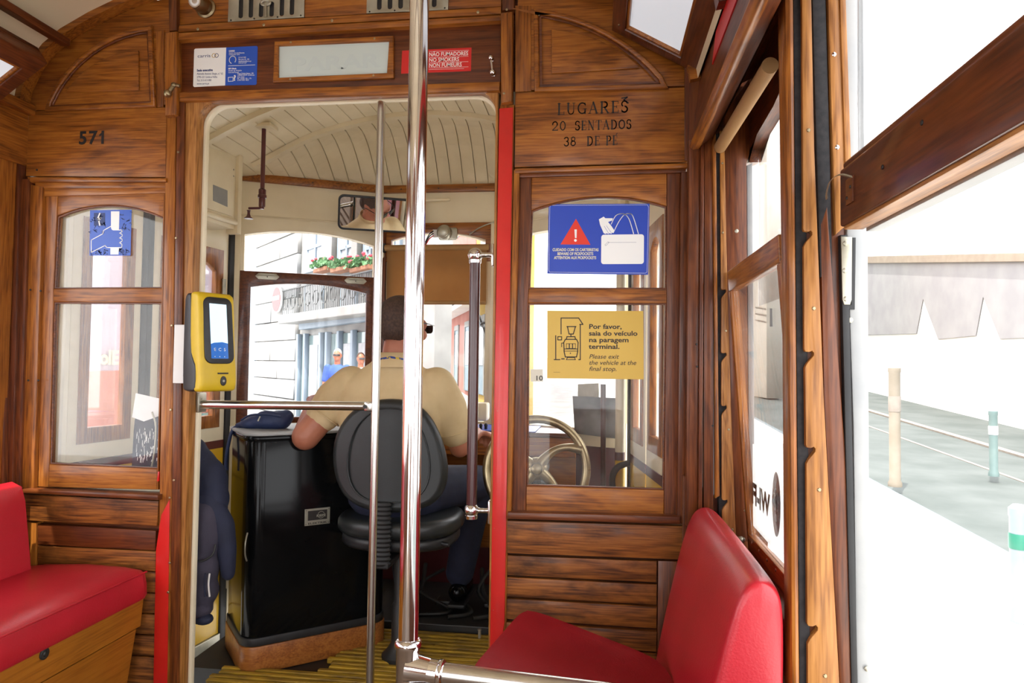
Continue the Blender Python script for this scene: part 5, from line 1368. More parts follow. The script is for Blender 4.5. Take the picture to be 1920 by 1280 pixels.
for px in (385, 393): 
    bm = BMn(); tube(bm, spline([at_y(px, 1075, .068), at_y(px - 2, 1095, .07), at_y(px, 1118, .076)], 5), .003, 6); put('cord', bm, M['offwhite'] if px == 393 else M['navy'], t, smooth=60)
bm = BMn(); 
for k in range(2): ellipsoid(bm, at_y(356 + k * 26, 1160, .12), (.035, .03, .02))
put('base_pad', fuse(bm, .008, 3), M['navy'], t, smooth=True)

# ================================================================== driver's chair
dcx = at_y(726, 850, .26).x
dc = root('driver_chair', 'black swivel driver chair with a rounded backrest, seen from behind', 'chair', (dcx, .5, 0))
bkp = [(690, 752), (728, 747), (768, 752), (800, 776), (822, 820), (834, 870), (833, 912), (815, 945), (780, 960), (728, 965), (680, 958), (642, 938), (622, 905), (614, 862), (620, 815), (650, 772)]
F26 = YF(.26)
bkm = plate(F26, smooth_poly(F26.pp(bkp), 2), -.055, .0, .024, 5)
for v in bkm.verts:                                   # the shell curves round the driver's back
    dx = v.co.x - dcx; v.co.y += dx * dx * .55
put('backrest', bkm, M['leather'], dc, smooth=60)
ridge = [F26.pt(*p, -.001) for p in smooth_poly(F26.pp([(700, 768), (728, 764), (758, 768), (786, 796), (804, 850), (804, 905), (780, 938), (728, 944), (676, 936), (650, 902), (648, 850), (664, 800)]), 2)]
for p in ridge: p.y += (p.x - dcx) ** 2 * .55
bm = BMn(); tube(bm, ridge + ridge[:1], .0030, 8); put('back_seam', bm, M['leather'], dc, smooth=60)
zs_ = at_y(760, 985, .42).z
seatp = [(dcx + .235 * math.copysign(abs(math.cos(t)) ** .8, math.cos(t)), .47 + .215 * math.copysign(abs(math.sin(t)) ** .8, math.sin(t))) for t in [2 * math.pi * k / 40 for k in range(40)]]
put('seat', plate(XY, seatp, zs_ - .02, zs_ + .045, .028, 5), M['leather'], dc, smooth=60)
put('seat_pan', plate(XY, [(dcx + (a - dcx) * .93, .47 + (b - .47) * .93) for a, b in seatp], zs_ - .065, zs_ - .018, .02, 4), M['plastic'], dc, smooth=60)
bm = BMn(); nx = dcx - .01; zz0, zz1 = zs_ - .10, at_y(728, 945, .22).z
prof = []
for k in range(29):
    h = zz0 + (zz1 - zz0) * k / 28; prof.append((.036 if k % 2 else .030, h))
lathe(bm, prof, (nx, .245, 0), Z3, 20)
for v in bm.verts: v.co.y = .245 + (v.co.y - .245) * .55
put('bellows', bm, M['rubber'], dc, 'ribbed rubber bellows below the backrest', smooth=30)
bm = BMn(); box(bm, (nx - .03, .23, zz0 - .01), (nx + .03, .5, zz0 + .012), .006); put('back_arm', bm, M['plastic'], dc)
bm = BMn(); lathe(bm, [(.07, 0), (.07, .015), (.05, .035), (.035, .06), (.035, .2), (.028, .21), (.028, zs_ - .06)], (dcx, .47, 0), Z3, 24); put('pedestal', bm, M['darkmetal'], dc, smooth=40)
bm = BMn(); tube(bm, [at_y(812, 1010, .36), at_y(834, 1020, .34), at_y(842, 1021, .335)], [.005, .008, .007], 10); put('height_lever', bm, M['plastic'], dc, smooth=60)

# ================================================================== driver
dr = root('driver', 'seated person seen from behind in a sand polo shirt and navy trousers, wearing sunglasses', 'person', (dcx, .5, zs_))
cxd = at_y(738, 640, .42).x
hz = at_y(745, 558, .43).z                           # crown
neck = Vector((cxd + .022, .405, hz - .235)); hc = Vector((cxd + .033, .425, hz - .105))
shz = at_y(700, 690, .40).z
hyaw = math.radians(-24); Rh = mathutils.Euler((math.radians(-6), 0, hyaw)).to_matrix()
def hp_(x, y, z): return hc + Rh @ Vector((x, y, z))   # head frame: y forward, x right
Lsh, Rsh = Vector((cxd - .185, .42, shz - .075)), Vector((cxd + .190, .42, shz - .075))
Lel = at_y(573, 818, .36); Lwr = at_y(588, 752, .60); 
Rel = at_y(862, 838, .48); Rwr = at_y(893, 812, .70)
bm = BMn()
# skull, jaw, nose, ears, brow
def he(c, r, rot=None): ellipsoid(bm, hp_(*c), r, (Rh @ (rot or Matrix.Identity(3))).to_quaternion() if True else None, u=20, v=14)
he((0, -.012, .022), (.076, .094, .084)); he((0, .022, -.030), (.064, .070, .075)); he((0, .045, -.070), (.046, .045, .034)); he((0, .078, .012), (.055, .018, .030))
he((0, .098, -.012), (.011, .018, .022)); he((0, .106, -.024), (.015, .013, .010)); he((0, .088, -.056), (.022, .010, .006)); he((0, .086, -.066), (.020, .010, .006)); he((0, .080, -.090), (.020, .016, .014))
for s in (-1, 1):
    he((.077 * s, -.004, -.004), (.008, .018, .030)); he((.080 * s, -.010, .012), (.008, .014, .012)); he((.046 * s, .062, -.030), (.022, .020, .022)); he((.030 * s, .088, .004), (.013, .010, .010))
limb(bm, [neck + Vector((0, .0, -.06)), neck + Vector((0, 0, .03)), hp_(0, -.01, -.06)], [.066, .058, .056])
# trunk, hips, arms, legs
for c, r in (((cxd, .42, shz - .13), (.17, .10, .12)), ((cxd, .42, shz - .28), (.155, .10, .14)), ((cxd, .43, shz - .42), (.155, .11, .12))): ellipsoid(bm, c, r)
limb(bm, [Lsh, Lel], [.060, .052]); limb(bm, [Lel, Lwr], [.050, .028]); limb(bm, [Rsh, Rel], [.058, .040]); limb(bm, [Rel, Rwr], [.038, .026])
hipz = zs_ + .12
Lh, Rh_ = Vector((cxd - .09, .48, hipz)), Vector((cxd + .10, .48, hipz))
Lk, Rk = Vector((cxd - .13, .95, zs_ + .10)), at_y(896, 905, .84)
La, Ra = Vector((cxd - .10, 1.02, .10)), at_y(862, 1085, .92)
limb(bm, [Lh, Lk], [.08, .055]); limb(bm, [Lk, La], [.052, .036]); limb(bm, [Rh_, Rk], [.08, .055]); limb(bm, [Rk, Ra], [.052, .036])
# hands: palm, four unequal fingers curled over the hold, thumb from the side of the palm
def hand(wr, fwd, side, curl=.9, up=Z3):
    fwd = Vector(fwd).normalized(); side = (Vector(side) - fwd * fwd.dot(Vector(side))).normalized(); dn = side.cross(fwd).normalized()
    if dn.z > 0: dn = -dn
    rot = Matrix((side, fwd, dn)).transposed().to_quaternion()
    ellipsoid(bm, wr + fwd * .048, (.040, .050, .015), rot)
    for k, (o, l) in enumerate(((-.028, .070), (-.009, .080), (.010, .074), (.028, .058))):
        b0 = wr + fwd * .085 + side * o; a1 = b0 + (fwd * .9 + dn * .25) * l * .42; a2 = a1 + (fwd * .45 + dn * curl) * l * .34; a3 = a2 + (dn * 1.0 - fwd * .15) * l * .28
        limb(bm, [b0 - fwd * .03, b0, a1, a2, a3], [.0105, .0100, .0092, .0084, .0074], 10)
    t0 = wr + fwd * .030 - side * .034; t1 = t0 + (fwd * .6 - side * .5 + dn * .3) * .040; t2 = t1 + (fwd * .85 + dn * .45) * .030
    limb(bm, [wr + fwd * .02 - side * .015, t0, t1, t2], [.014, .0125, .0105, .0090], 10)
hand(Lwr, (.10, 1, .25), (1, 0, 0)); hand(Rwr, (.25, 1, -.12), (-1, .25, 0))
body = put('body', fuse(bm, .0052, 3), M['skin'], dr, smooth=True)
# short hair: a close cap over skull and nape
bm = BMn()
def hc_(c, r): ellipsoid(bm, hp_(*c), r, Rh.to_quaternion(), u=22, v=16)
hc_((0, -.016, .028), (.0785, .0945, .083)); hc_((0, -.045, -.015), (.069, .064, .062))
bm2 = fuse(bm, .004, 3); bmh = bmesh.new(); bmh.from_mesh(bm2)
kill = []
for v in bmh.verts:
    l = Rh.transposed() @ (v.co - hc)
    if l.y > .060 - .35 * max(0, .055 - l.z) and l.z < .085 or (l.y > .012 and l.z < .012) or l.z < -.068: kill.append(v)
bmesh.ops.delete(bmh, geom=kill, context='VERTS'); put('hair', bmh, M['hair'], dr, smooth=True)
# eyes and sunglasses
for s in (-1, 1):
    bm = BMn(); ellipsoid(bm, hp_(.030 * s, .086, .004), (.011, .010, .009)); put('eye', bm, M['white'], dr, smooth=True)
sg = put('sunglasses', plate(Fr(hp_(0, .112, 0), Rh @ X3, Rh @ Z3), rrect(-.058, .006, .058, .016, .004), -.001, .001, .0005), M['lens'], dr, 'dark sunglasses', smooth=40)
for s in (-1, 1):
    bm = BMn(); tube(bm, [hp_(.064 * s, .110, .014), hp_(.080 * s, .06, .012), hp_(.086 * s, .0, .008), hp_(.084 * s, -.022, -.008)], .0025, 8); put('temple', bm, M['lens'], sg, smooth=60)
    put('lens', plate(Fr(hp_(.033 * s, .114, 0), Rh @ X3, Rh @ Z3), rrect(-.024, -.016, .024, .016, .011), -.001, .001, .0005), M['lens'], sg, smooth=40)
# polo shirt with short sleeves
bm = BMn()
T = lambda x, y, z: Vector((cxd + x, .42 + y, shz + z))
loft(bm, [oval(T(0, .03, -.47), .155, .120, 24), oval(T(0, .02, -.42), .168, .128, 24), oval(T(0, .0, -.32), .178, .128, 24), oval(T(0, -.01, -.20), .200, .125, 24, p=2.3), oval(T(.002, -.012, -.115), .208, .115, 24, p=2.4),
          oval(T(.004, -.010, -.055), .190, .098, 24, p=2.4), oval(T(.006, -.008, -.012), .140, .082, 24, p=2.2), oval(T(.008, -.006, .022), .090, .074, 24), oval(T(.010, -.004, .050), .068, .068, 24)])
ls = Lsh.lerp(Lel, .56); rs_ = Rsh.lerp(Rel, .70)
limb(bm, [Lsh + Vector((.02, 0, .010)), Lsh.lerp(ls, .45) + Vector((-.006, 0, 0)), ls], [  .074, .074, .066]); limb(bm, [Rsh + Vector((-.02, 0, .010)), Rsh.lerp(rs_, .45), rs_], [.074, .074, .068])
shm = fuse(bm, .007, 5)
shirt = put('polo_shirt', shm, M['khaki'], dr, 'sand-coloured polo shirt', smooth=True)
bm = BMn()
for a, b in ((0, 1),):
    r1 = oval(neck + Vector((0, -.004, -.012)), .072, .072, 24); r2 = oval(neck + Vector((0, -.012, .022)), .066, .066, 24); r3 = oval(neck + Vector((0, -.012, .024)), .070, .070, 24); r4 = oval(neck + Vector((0, -.008, -.030)), .084, .082, 24)
    loft(bm, [r1, r2, r3, r4], cap=False)
put('collar', bm, M['khaki'], shirt, smooth=True)
for e, d, r in ((ls, (Lel - Lsh).normalized(), .0705), (rs_, (Rel - Rsh).normalized(), .0685)):
    bm = BMn(); pts = []; n_ = d.orthogonal().normalized(); b_ = d.cross(n_)
    pts = [e + d * .045 * 0 + (n_ * math.cos(t) + b_ * math.sin(t)) * r for t in [2 * math.pi * k / 24 for k in range(25)]]
    tube(bm, pts, .0028, 6); put('sleeve_hem', bm, M['khaki'], shirt, smooth=60)
# striped lanyard at the nape
M['lanyard'] = noisy('blue_yellow_cord', (.02, .05, .25), (.62, .45, .05), .6, 60, lo=.49, hi=.51)
bm = BMn(); tube(bm, [neck + Vector((.078 * math.sin(t), -.078 * math.cos(t) - .004, .006 - .012 * abs(t))) for t in [-1.5 + 3.0 * k / 16 for k in range(17)]], .0048, 8); put('lanyard', bm, M['lanyard'], dr, 'blue and yellow lanyard', smooth=60)
# trousers, belt line, shoes
bm = BMn()
ellipsoid(bm, (cxd, .47, zs_ + .11), (.185, .155, .115)); limb(bm, [Lh, Lk], [.098, .076]); limb(bm, [Lk, La + Vector((0, 0, .02))], [.074, .062]); limb(bm, [Rh_, Rk], [.100, .078]); limb(bm, [Rk, Ra + Vector((0, 0, .03))], [.076, .064])
put('trousers', fuse(bm, .008, 4), M['navy'], dr, 'navy trousers', smooth=True)
for a in (La, Ra):
    bm = BMn(); limb(bm, [a + Vector((0, -.04, -.045)), a + Vector((0, .06, -.055)), a + Vector((0, .16, -.060))], [.042, .042, .034])
    sh_ = fuse(bm, .006, 3)
    sho = put('shoe', sh_, M['black'], dr, smooth=True)
    bm = BMn(); box(bm, a + Vector((-.038, -.078, -.105)), a + Vector((.038, .19, -.088)), .006); put('sole', bm, M['rubber'], sho)

# ================================================================== dashboard
db = root('dashboard', 'orange varnished dashboard with a blue top in front of the driver', 'dashboard', (-.55, 1.1, 0))
zd = .815
bm = BMn(); box(bm, (-.92, .98, zd - .02), (-.10, 1.36, zd), .004); put('worktop', bm, W['redx'], db)
put('blue_mat', plate(XY, rect(-.72, .985, -.28, 1.30), zd, zd + .004, .001), M['blue2'], db, 'shiny blue mat')
bm = BMn(); box(bm, (-.92, .985, zd - .11), (-.10, 1.02, zd - .022), .004); put('apron_rail', bm, W['oakx'], db)
bm = BMn(); box(bm, (-.95, 1.10, .26), (-.10, 1.13, zd - .02), .003); put('front_panel', bm, M['orangew'], db)
for px in (806, 822, 836): screw(db, YF(1.10), *YF(1.10).on(px, 1000, 0), .0, .004, 'darkmetal')
mc = root('control_box', 'cream control box standing on the dashboard beside the driver right hand', 'control box', tuple(at_y(900, 790, 1.12)))
bm = BMn(); c = at_y(898, 772, 1.12); box(bm, c + Vector((-.05, -.04, -.04)), c + Vector((.045, .05, .045)), .01); put('case', bm, M['cream'], mc, smooth=40)
bm = BMn(); box(bm, c + Vector((-.03, -.046, -.030)), c + Vector((.0, -.038, .01)), .003); put('switch_panel', bm, M['plastic'], mc)
for k in range(4):
    bm = BMn(); lathe(bm, [(.007, 0), (.007, .012), (.009, .016), (.006, .026), (0, .028)], Vector((c.x - .02 + k * .022, c.y - .10 + .01 * k, zd + .004)), Z3, 10); put('knob', bm, M['tri'] if k == 0 else M['plastic'], mc, smooth=50)
# pedals, cables and fittings on the dark floor ahead
fp = root('foot_controls', 'dark foot pedals, hoses and cables on the floor below the dashboard', 'pedals', (-.45, .95, 0))
bm = BMn(); box(bm, (-1.0, .74, -.012), (.05, 1.12, .03), .005); put('floor_plate', bm, M['darkmetal'], fp)
for k, x in enumerate((-.66, -.44)):
    bm = BMn(); box(bm, (x - .05, .90, .05), (x + .05, .98, .07), .006); pd = put('pedal', bm, M['darkmetal'], fp)
    bm = BMn(); tube(bm, [(x, .95, .05), (x, 1.0, .0)], .01, 8); put('pedal_arm', bm, M['darkmetal'], pd, smooth=60)
rnd = random.Random(3)
for k in range(9):
    x = -.80 + .09 * k; p = [(x, 1.08, .20 + rnd.uniform(-.05, .06)), (x + rnd.uniform(-.1, .1), .96, .10), (x + rnd.uniform(-.12, .12), .86, .045), (x + rnd.uniform(-.2, .2), .80, .04)]
    bm = BMn(); tube(bm, spline(p, 6), rnd.uniform(.006, .012), 8); put('hose', bm, M['cable'], fp, smooth=60)
for px, py in ((776, 1180), (899, 1196)):
    q = at_z(px, py, .03); bm = BMn(); lathe(bm, [(.006, 0), (.006, .03), (.008, .03), (.008, .036), (0, .038)], q, Z3, 10); put('stud', bm, M['nickel'], fp, smooth=50)

# brass hand-brake wheel
hwc = at_y(1006, 879, .50); hr = (at_y(1108, 879, .50).x - hwc.x) 
hw = root('hand_brake_wheel', 'large worn brass hand-brake wheel behind the right bulkhead window', 'wheel', tuple(hwc))
HF = Fr(hwc, Vector((1, .10, 0)), Vector((0, .16, 1)))
bm = BMn(); rim = [HF.pt((hr - .016) * math.cos(t), (hr - .016) * math.sin(t), 0) for t in [2 * math.pi * k / 56 for k in range(57)]]; tube(bm, rim, .0165, 14, cap=False); put('rim', bm, M['brass'], hw, smooth=60)
for a in (20, 110, 200, 290):
    bm = BMn(); t = math.radians(a); d = Vector((math.cos(t), math.sin(t))); nn = Vector((-d.y, d.x))
    pts = [HF.pt(*(d * r + nn * (.045 * math.sin(math.pi * r / hr))), .0) for r in [hr * k / 10 for k in range(1, 10)]]
    tube(bm, pts, [.024, .020, .017, .015, .014, .014, .015, .018, .021], 10); put('spoke', bm, M['brass'], hw, smooth=60)
bm = BMn(); lathe(bm, [(.045, -.03), (.045, .0), (.036, .014), (.022, .018), (.020, .030), (.012, .034), (0, .035)], hwc, HF.w, 22); put('hub', bm, M['brass'], hw, smooth=50)
bm = BMn(); tube(bm, [hwc - HF.w * .02, hwc - HF.w * .30 + Vector((0, 0, -.1))], .02, 12); put('shaft', bm, M['darkmetal'], hw, smooth=60)
bm = BMn(); tube(bm, [(hwc.x - .05, .80, .0), (hwc.x - .05, .80, .55)], .045, 16); box(bm, (hwc.x - .12, .74, .50), (hwc.x + .02, .86, .64), .02); put('gear_column', bm, M['darkmetal'], hw, smooth=40)
# dusty grey board leaning in the right windscreen and a hose
gb = root('grey_board', 'dusty dark grey board standing below the right windscreen', 'board', tuple(FR_.pt(.4, .86, .02)))
put('board', plate(FR_, [FR_.on(x, y, .03) for x, y in ((1074, 742), (1155, 746), (1155, 822), (1078, 812))], .02, .035, .003), M['greygrime'], gb, smooth=40)
put('strip', plate(FR_, [FR_.on(x, y, .03) for x, y in ((1083, 720), (1122, 718), (1122, 748), (1083, 746))], .02, .030, .002), M['nickel'], gb)
bm = BMn(); tube(bm, spline([at_y(1150, 925, .9), at_y(1148, 895, .9), at_y(1158, 876, .9), at_y(1178, 868, .92)], 6), .014, 12)
ho = put('rubber_hose', bm, M['cable'], smooth=60); props(ho, 'black rubber hose curving past the yellow corner post', 'hose')
bm = BMn(); tube(bm, [at_y(1131, 720, 1.0), at_y(1131, 935, 1.0)], .012, 12); ho = put('dark_upright', bm, M['brownpole'], smooth=60); props(ho, 'thin dark maroon upright behind the right bulkhead window', 'pole')

# ================================================================== fittings of the platform
eb = root('fuse_box', 'cream metal fuse box above the left platform door', 'fuse box', tuple(SL.pt(.75, 1.6, .1)))
we = .14
EF = Fr(SL.o + SL.w * we, SL.u, Z3)
u0, z0 = uL(300), 1.50
P_ = EF.pp([(345, 262), (446, 303), (446, 431), (345, 382)])
ue = P_[1][0]; u0 = P_[0][0]; zt_ = P_[1][1]; zb__ = P_[2][1]
bm = BMn(); fbox(bm, EF, u0 - .25, ue, zb__, zt_ + .02, -we + .005, -.006, .004); put('case', bm, M['cream'], eb, smooth=40)
put('door', plate(EF, rect(u0 - .22, zb__ + .055, ue - .03, zt_ - .012), -.006, .004, .002), M['cream'], eb, smooth=40)
bm = BMn(); tube(bm, [EF.pt(u0 - .25, zb__ + .03, .0), EF.pt(ue - .005, zb__ + .03, .0)], .013, 10); put('roll_hinge', bm, M['cream'], eb, smooth=60)
put('corner_angle', plate(EF, rect(ue - .006, zb__ - .02, ue + .022, zt_ + .05), -.05, .012, .003), M['cream_old'], eb, smooth=40)
bm = BMn(); fbox(bm, EF, *sorted((EF.on(372, 410)[0], EF.on(383, 410)[0])), EF.on(372, 432)[1], EF.on(372, 404)[1], -.03, .012, .003); put('hinge', bm, M['cream'], eb)
for py in (318, 330): screw(eb, EF, *EF.on(438, py, .004), .004, .004, 'nickel')
def estick(name, pts, mat, label):
    o = put(name, plate(EF, EF.pp(pts, .006), .0042, .0052), mat); props(o, label, 'sticker'); return o
estick('sticker', [(373, 298), (380, 301), (380, 322), (373, 319)], M['yelpr'], 'small yellow sticker on the cream fuse box, left half of a pair')
estick('sticker', [(380.3, 301), (391, 306), (391, 327), (380.3, 322)], M['navyink'], 'small navy sticker on the cream fuse box, right half of a pair')
estick('metal_label', [(400, 346), (427, 357), (427, 388), (400, 376)], M['alu'], 'crinkled silver label on the cream fuse box door')

# maroon sand-pipe rod with its little horn
rd = root('drop_rod', 'thin maroon rod hanging from the platform ceiling with a small bell-shaped horn', 'rod', tuple(at_y(492, 392, .78)))
r0, r1 = at_y(493, 220, .78), at_y(491, 392, .78); r0.x = r1.x
bm = BMn(); tube(bm, [r1, (r1.x, .78, vz(r1.x) - .005)], .0095, 14); put('rod', bm, M['maroon'], rd, smooth=60)
bm = BMn(); zc = at_y(490, 370, .78).z; lathe(bm, [(.012, -.045), (.014, -.04), (.014, -.004), (.019, -.003), (.019, .010), (.016, .012), (.016, .034), (.010, .040)], (r1.x, .78, zc), Z3, 18); put('coupling', bm, M['maroon'], rd, smooth=40)
hb_ = at_y(466, 410, .78); zh = at_y(490, 390, .78).z
bm = BMn(); tube(bm, [(r1.x, .78, zh), (hb_.x, .78, zh)], .0055, 10); put('cross_arm', bm, M['maroon'], rd, smooth=60)
bm = BMn(); lathe(bm, [(.020, 0), (.019, .003), (.010, .010), (.006, .022), (.006, .034), (.009, .038), (0, .040)], (hb_.x, .78, hb_.z), Z3, 18); put('horn_bell', bm, M['maroon'], rd, smooth=60)
bm = BMn(); box(bm, (r1.x - .05, .74, vz(r1.x) - .012), (r1.x + .05, .82, vz(r1.x) + .006), .004); put('ceiling_block', bm, M['cream_old'], rd)

# rear-view mirror
mc_ = at_y(724, 403, 1.22)
eye = hp_(0, .1, -.02); nm_ = ((CAM - mc_).normalized() + (eye - mc_).normalized()).normalized()
rm = root('rear_view_mirror', 'wide black-framed rear-view mirror above the windscreen', 'mirror', tuple(mc_))
mu = Z3.cross(nm_).normalized(); MF = Fr(mc_, mu, nm_.cross(mu))
mw, mh = at_y(640, 400, 1.22).x - mc_.x, .088
o_ = rrect(mw, -mh, -mw * .72, mh, .028); i_ = rrect(mw + .010, -mh + .010, -mw * .72 - .010, mh - .010, .020)
put('frame', plate(MF, [o_, i_], -.014, .006, .003), M['plastic'], rm, smooth=40)
put('mirror_glass', plate(MF, rrect(mw + .006, -mh + .006, -mw * .72 - .006, mh - .006, .02), -.006, .0), M['mirror'], rm)
put('back', plate(MF, rrect(mw + .004, -mh + .004, -mw * .72 - .004, mh - .004, .024), -.030, -.008, .006), M['plastic'], rm, smooth=40)
for dx in (-.05, .10):
    bm = BMn(); tube(bm, [MF.pt(dx, mh - .01, -.02), FC.pt(dx + .26 if dx > 0 else .14, 1.99, .004)], .008, 10); put('bracket', bm, M['cream'], rm, smooth=60)

# grey warning buzzer with its wiring
bz_ = root('buzzer', 'round grey buzzer unit with loose wires above the roller blind', 'buzzer', tuple(FC.pt(*FC.on(832, 437, .05), .05)))
bu, bv = FC.on(838, 437, .03)
put('base', plate(FC, rrect(bu - .045, bv - .035, bu + .055, bv + .030, .012), .012, .030, .004), M['nickel'], bz_, smooth=40)
bm = BMn(); lathe(bm, [(.040, .03), (.040, .045), (.034, .060), (.030, .062), (.030, .075), (.022, .080), (0, .081)], FC.pt(bu - .012, bv + .002, 0), FC.w, 26); put('dome', bm, M['nickel'], bz_, smooth=40)
put('terminal_block', plate(FC, rect(bu - .075, bv - .02, bu - .045, bv + .018), .014, .04, .003), M['offwhite'], bz_)
for k in range(3):
    bm = BMn(); tube(bm, spline([FC.pt(bu - .07, bv + .01 - .012 * k, .04), FC.pt(bu - .09, bv - .01 - .012 * k, .05), FC.pt(bu - .115, bv - .05 - .01 * k, .035)], 5), .003, 6); put('wire', bm, M['redpr'] if k == 2 else M['cable'], bz_, smooth=60)
bm = BMn(); tube(bm, spline([FC.pt(*FC.on(880, 439, .02), .016), FC.pt(*FC.on(895, 428, .05), .04), FC.pt(*FC.on(912, 420, .06), .05), FC.pt(*FC.on(935, 412, .05), .03)], 6), .0035, 8)
hk_ = put('wire_hook', bm, M['nickel'], smooth=60); props(hk_, 'thin bent wire hook fixed above the roller blind', 'hook')

# brown roller blind in the middle windscreen
rbl = root('roller_blind', 'brown cloth roller blind pulled half way down in the middle windscreen', 'blind', tuple(FC.pt(.3, 1.45, .03)))
bx0, bx1 = FC.on(722, 500, .03)[0], Lc - .03
zb1, zb0 = FC.on(820, 460, .03)[1], FC.on(820, 571, .03)[1]
bm = BMn(); tube(bm, [FC.pt(bx0, zb1 - .012, .035), FC.pt(bx1, zb1 - .012, .035)], .016, 14); put('roller', bm, M['blind'], rbl, smooth=60)
bm = BMn(); n_ = 14
g_ = [[bm.verts.new(FC.pt(bx0 + .012 + (bx1 - bx0 - .02) * i / n_, zb1 - .012 + (zb0 - zb1 + .012) * j / 6, .036 + .0025 * math.sin(i * 1.3 + j * .6))) for j in range(7)] for i in range(n_ + 1)]
for i in range(n_):
    for j in range(6): bm.faces.new((g_[i][j], g_[i + 1][j], g_[i + 1][j + 1], g_[i][j + 1]))
bmesh.ops.solidify(bm, geom=bm.faces[:], thickness=.002); put('cloth', bm, M['blind'], rbl, smooth=60)
bm = BMn(); tube(bm, [FC.pt(bx0 + .01, zb0 + .012, .036), FC.pt(bx1 - .01, zb0 + .012, .036)], .008, 10); put('bottom_bar', bm, M['blind'], rbl, smooth=60)
bm = BMn(); fbox(bm, FC, bx0 - .022, bx0, zb1 - .035, zb1 + .012, .014, .05, .004); put('end_bracket', bm, M['darkmetal'], rbl)
bm = BMn(); tube(bm, [FC.pt(bx0 - .010, zb1 - .05, .04 + .012 * math.cos(t)) + FC.v * .012 * math.sin(t) for t in [k * math.pi / 5 for k in range(11)]], .004, 6); put('pull_ring', bm, M['cream'], rbl, smooth=60)

# outside mirror on the front pillar
wm = root('wing_mirror', 'black outside mirror on a bent arm at the right edge of the middle windscreen', 'mirror', tuple(at_y(918, 690, 1.62)))
bm = BMn(); c = at_y(921, 686, 1.60); ellipsoid(bm, c, (.035, .05, .10)); put('housing', bm, M['plastic'], wm, smooth=True)
bm = BMn(); tube(bm, spline([c + Vector((.0, 0, .08)), at_y(912, 620, 1.58), at_y(903, 607, 1.55), at_y(930, 600, 1.52)], 5), .008, 8); put('arm', bm, M['plastic'], wm, smooth=60)
bm = BMn(); tube(bm, [at_y(911, 720, 1.56), at_y(912, 572, 1.56)], .006, 8); put('wiper_arm', bm, M['plastic'], wm, smooth=60)
bm = BMn(); tube(bm, [at_y(898, 590, 1.56), at_y(916, 640, 1.56)], .006, 8); put('strut', bm, M['plastic'], wm, smooth=60)

# ================================================================== fittings on the header
def flat(name, fr, pts, w0, w1, mat, label, cat, group=None, r=None, parent=None):
    o = put(name, plate(fr, fr.pp(pts, w1), w0, w1), mat, parent)
    if not parent: props(o, label, cat, group)
    return o
def vent(name, poly, slots, label, hole=None):
    t = root(name, label, 'ventilator', tuple(B.pt(*B.on(*poly[0]), 0)), 'slotted ventilators')
    o = B.pp(poly, .006); hs = []
    for px, py, hgt in slots:
        u, v = B.on(px, py, .006); w_ = .0075; h_ = hgt
        hs.append(rrect(u - w_, v, u + w_, v + h_, .0070, 4))
    put('plate', plate(B, [o] + hs, .0012, .006, .001), M['nickel'], t, smooth=40)
    put('slide', plate(B, [(a, b) for a, b in B.pp([(poly[0][0] + 8, poly[0][1]), (poly[1][0] - 8, poly[1][1]), (poly[2][0] - 8, poly[2][1] - 6), (poly[3][0] + 8, poly[3][1] - 6)], .001)], .0003, .0010), M['rubber'], t)
    for k in range(4):
        u, v = B.on(poly[3][0] + 6 + (poly[2][0] - poly[3][0] - 12) * k / 3, poly[3][1] - 3 + (poly[2][1] - poly[3][1]) * k / 3, .006); screw(t, B, u, v, .006, .0028, 'darkmetal')
    return t
v1 = vent('ventilator', [(429, -20), (571, -28), (570, 32), (427, 41)], [(451, 34, .08), (470, 33, .08), (489, 32, .05), (509, 31, .05), (528, 30, .08), (547, 28, .08)], 'nickel ventilator plate with slots above the clear sign, left one')
rg = [B.pt(u + .016 * math.cos(t), v + .008 * math.sin(t), .008) for (u, v) in [B.on(499, 6, .006)] for t in [k * math.pi / 10 for k in range(21)]]
bm = BMn(); tube(bm, rg, .004, 8); put('slide_ring', bm, M['nickel'], v1, smooth=60)
bm = BMn(); tube(bm, [B.pt(*B.on(499, 9, .006), .008), B.pt(*B.on(499, 33, .006), .008)], .005, 8); put('slide_pull', bm, M['nickel'], v1, smooth=60)
v2 = vent('ventilator', [(688, -30), (842, -38), (840, 18), (687, 25)], [(711, 18, .08), (731, 17, .08), (751, 16, .08), (772, 15, .08), (793, 14, .08), (814, 13, .08)], 'nickel ventilator plate with slots behind the chrome pole, right one')

lf = root('signal_lamp', 'small bronze swivel lamp at the top left of the header', 'lamp', tuple(B.pt(*B.on(385, 18), 0)))
lc = B.pt(*B.on(387, 16), 0)
bm = BMn(); lathe(bm, [(.034, 0), (.034, .006), (.028, .010), (.026, .022), (.021, .030)], lc, -Y3, 20); put('base', bm, M['brass'], lf, smooth=40)
ld = Vector((.02, -.95, -.20)).normalized(); bm = BMn(); lathe(bm, [(.024, -.01), (.026, .02), (.023, .045), (.021, .050), (.0, .050)], lc - Y3 * .018, ld, 22); put('barrel', bm, M['brass'], lf, smooth=40)
bm = BMn(); lathe(bm, [(.021, .048), (.021, .054), (.017, .054), (.016, .050)], lc - Y3 * .018, ld, 22); lathe(bm, [(.009, .050), (.009, .053), (.006, .053)], lc - Y3 * .018, ld, 18); put('lens_ring', bm, M['chrome'], lf, smooth=40)
bm = BMn(); lathe(bm, [(.017, .0495), (.012, .0515), (0, .052)], lc - Y3 * .018, ld, 20); put('lens', bm, M['white'], lf, smooth=40)

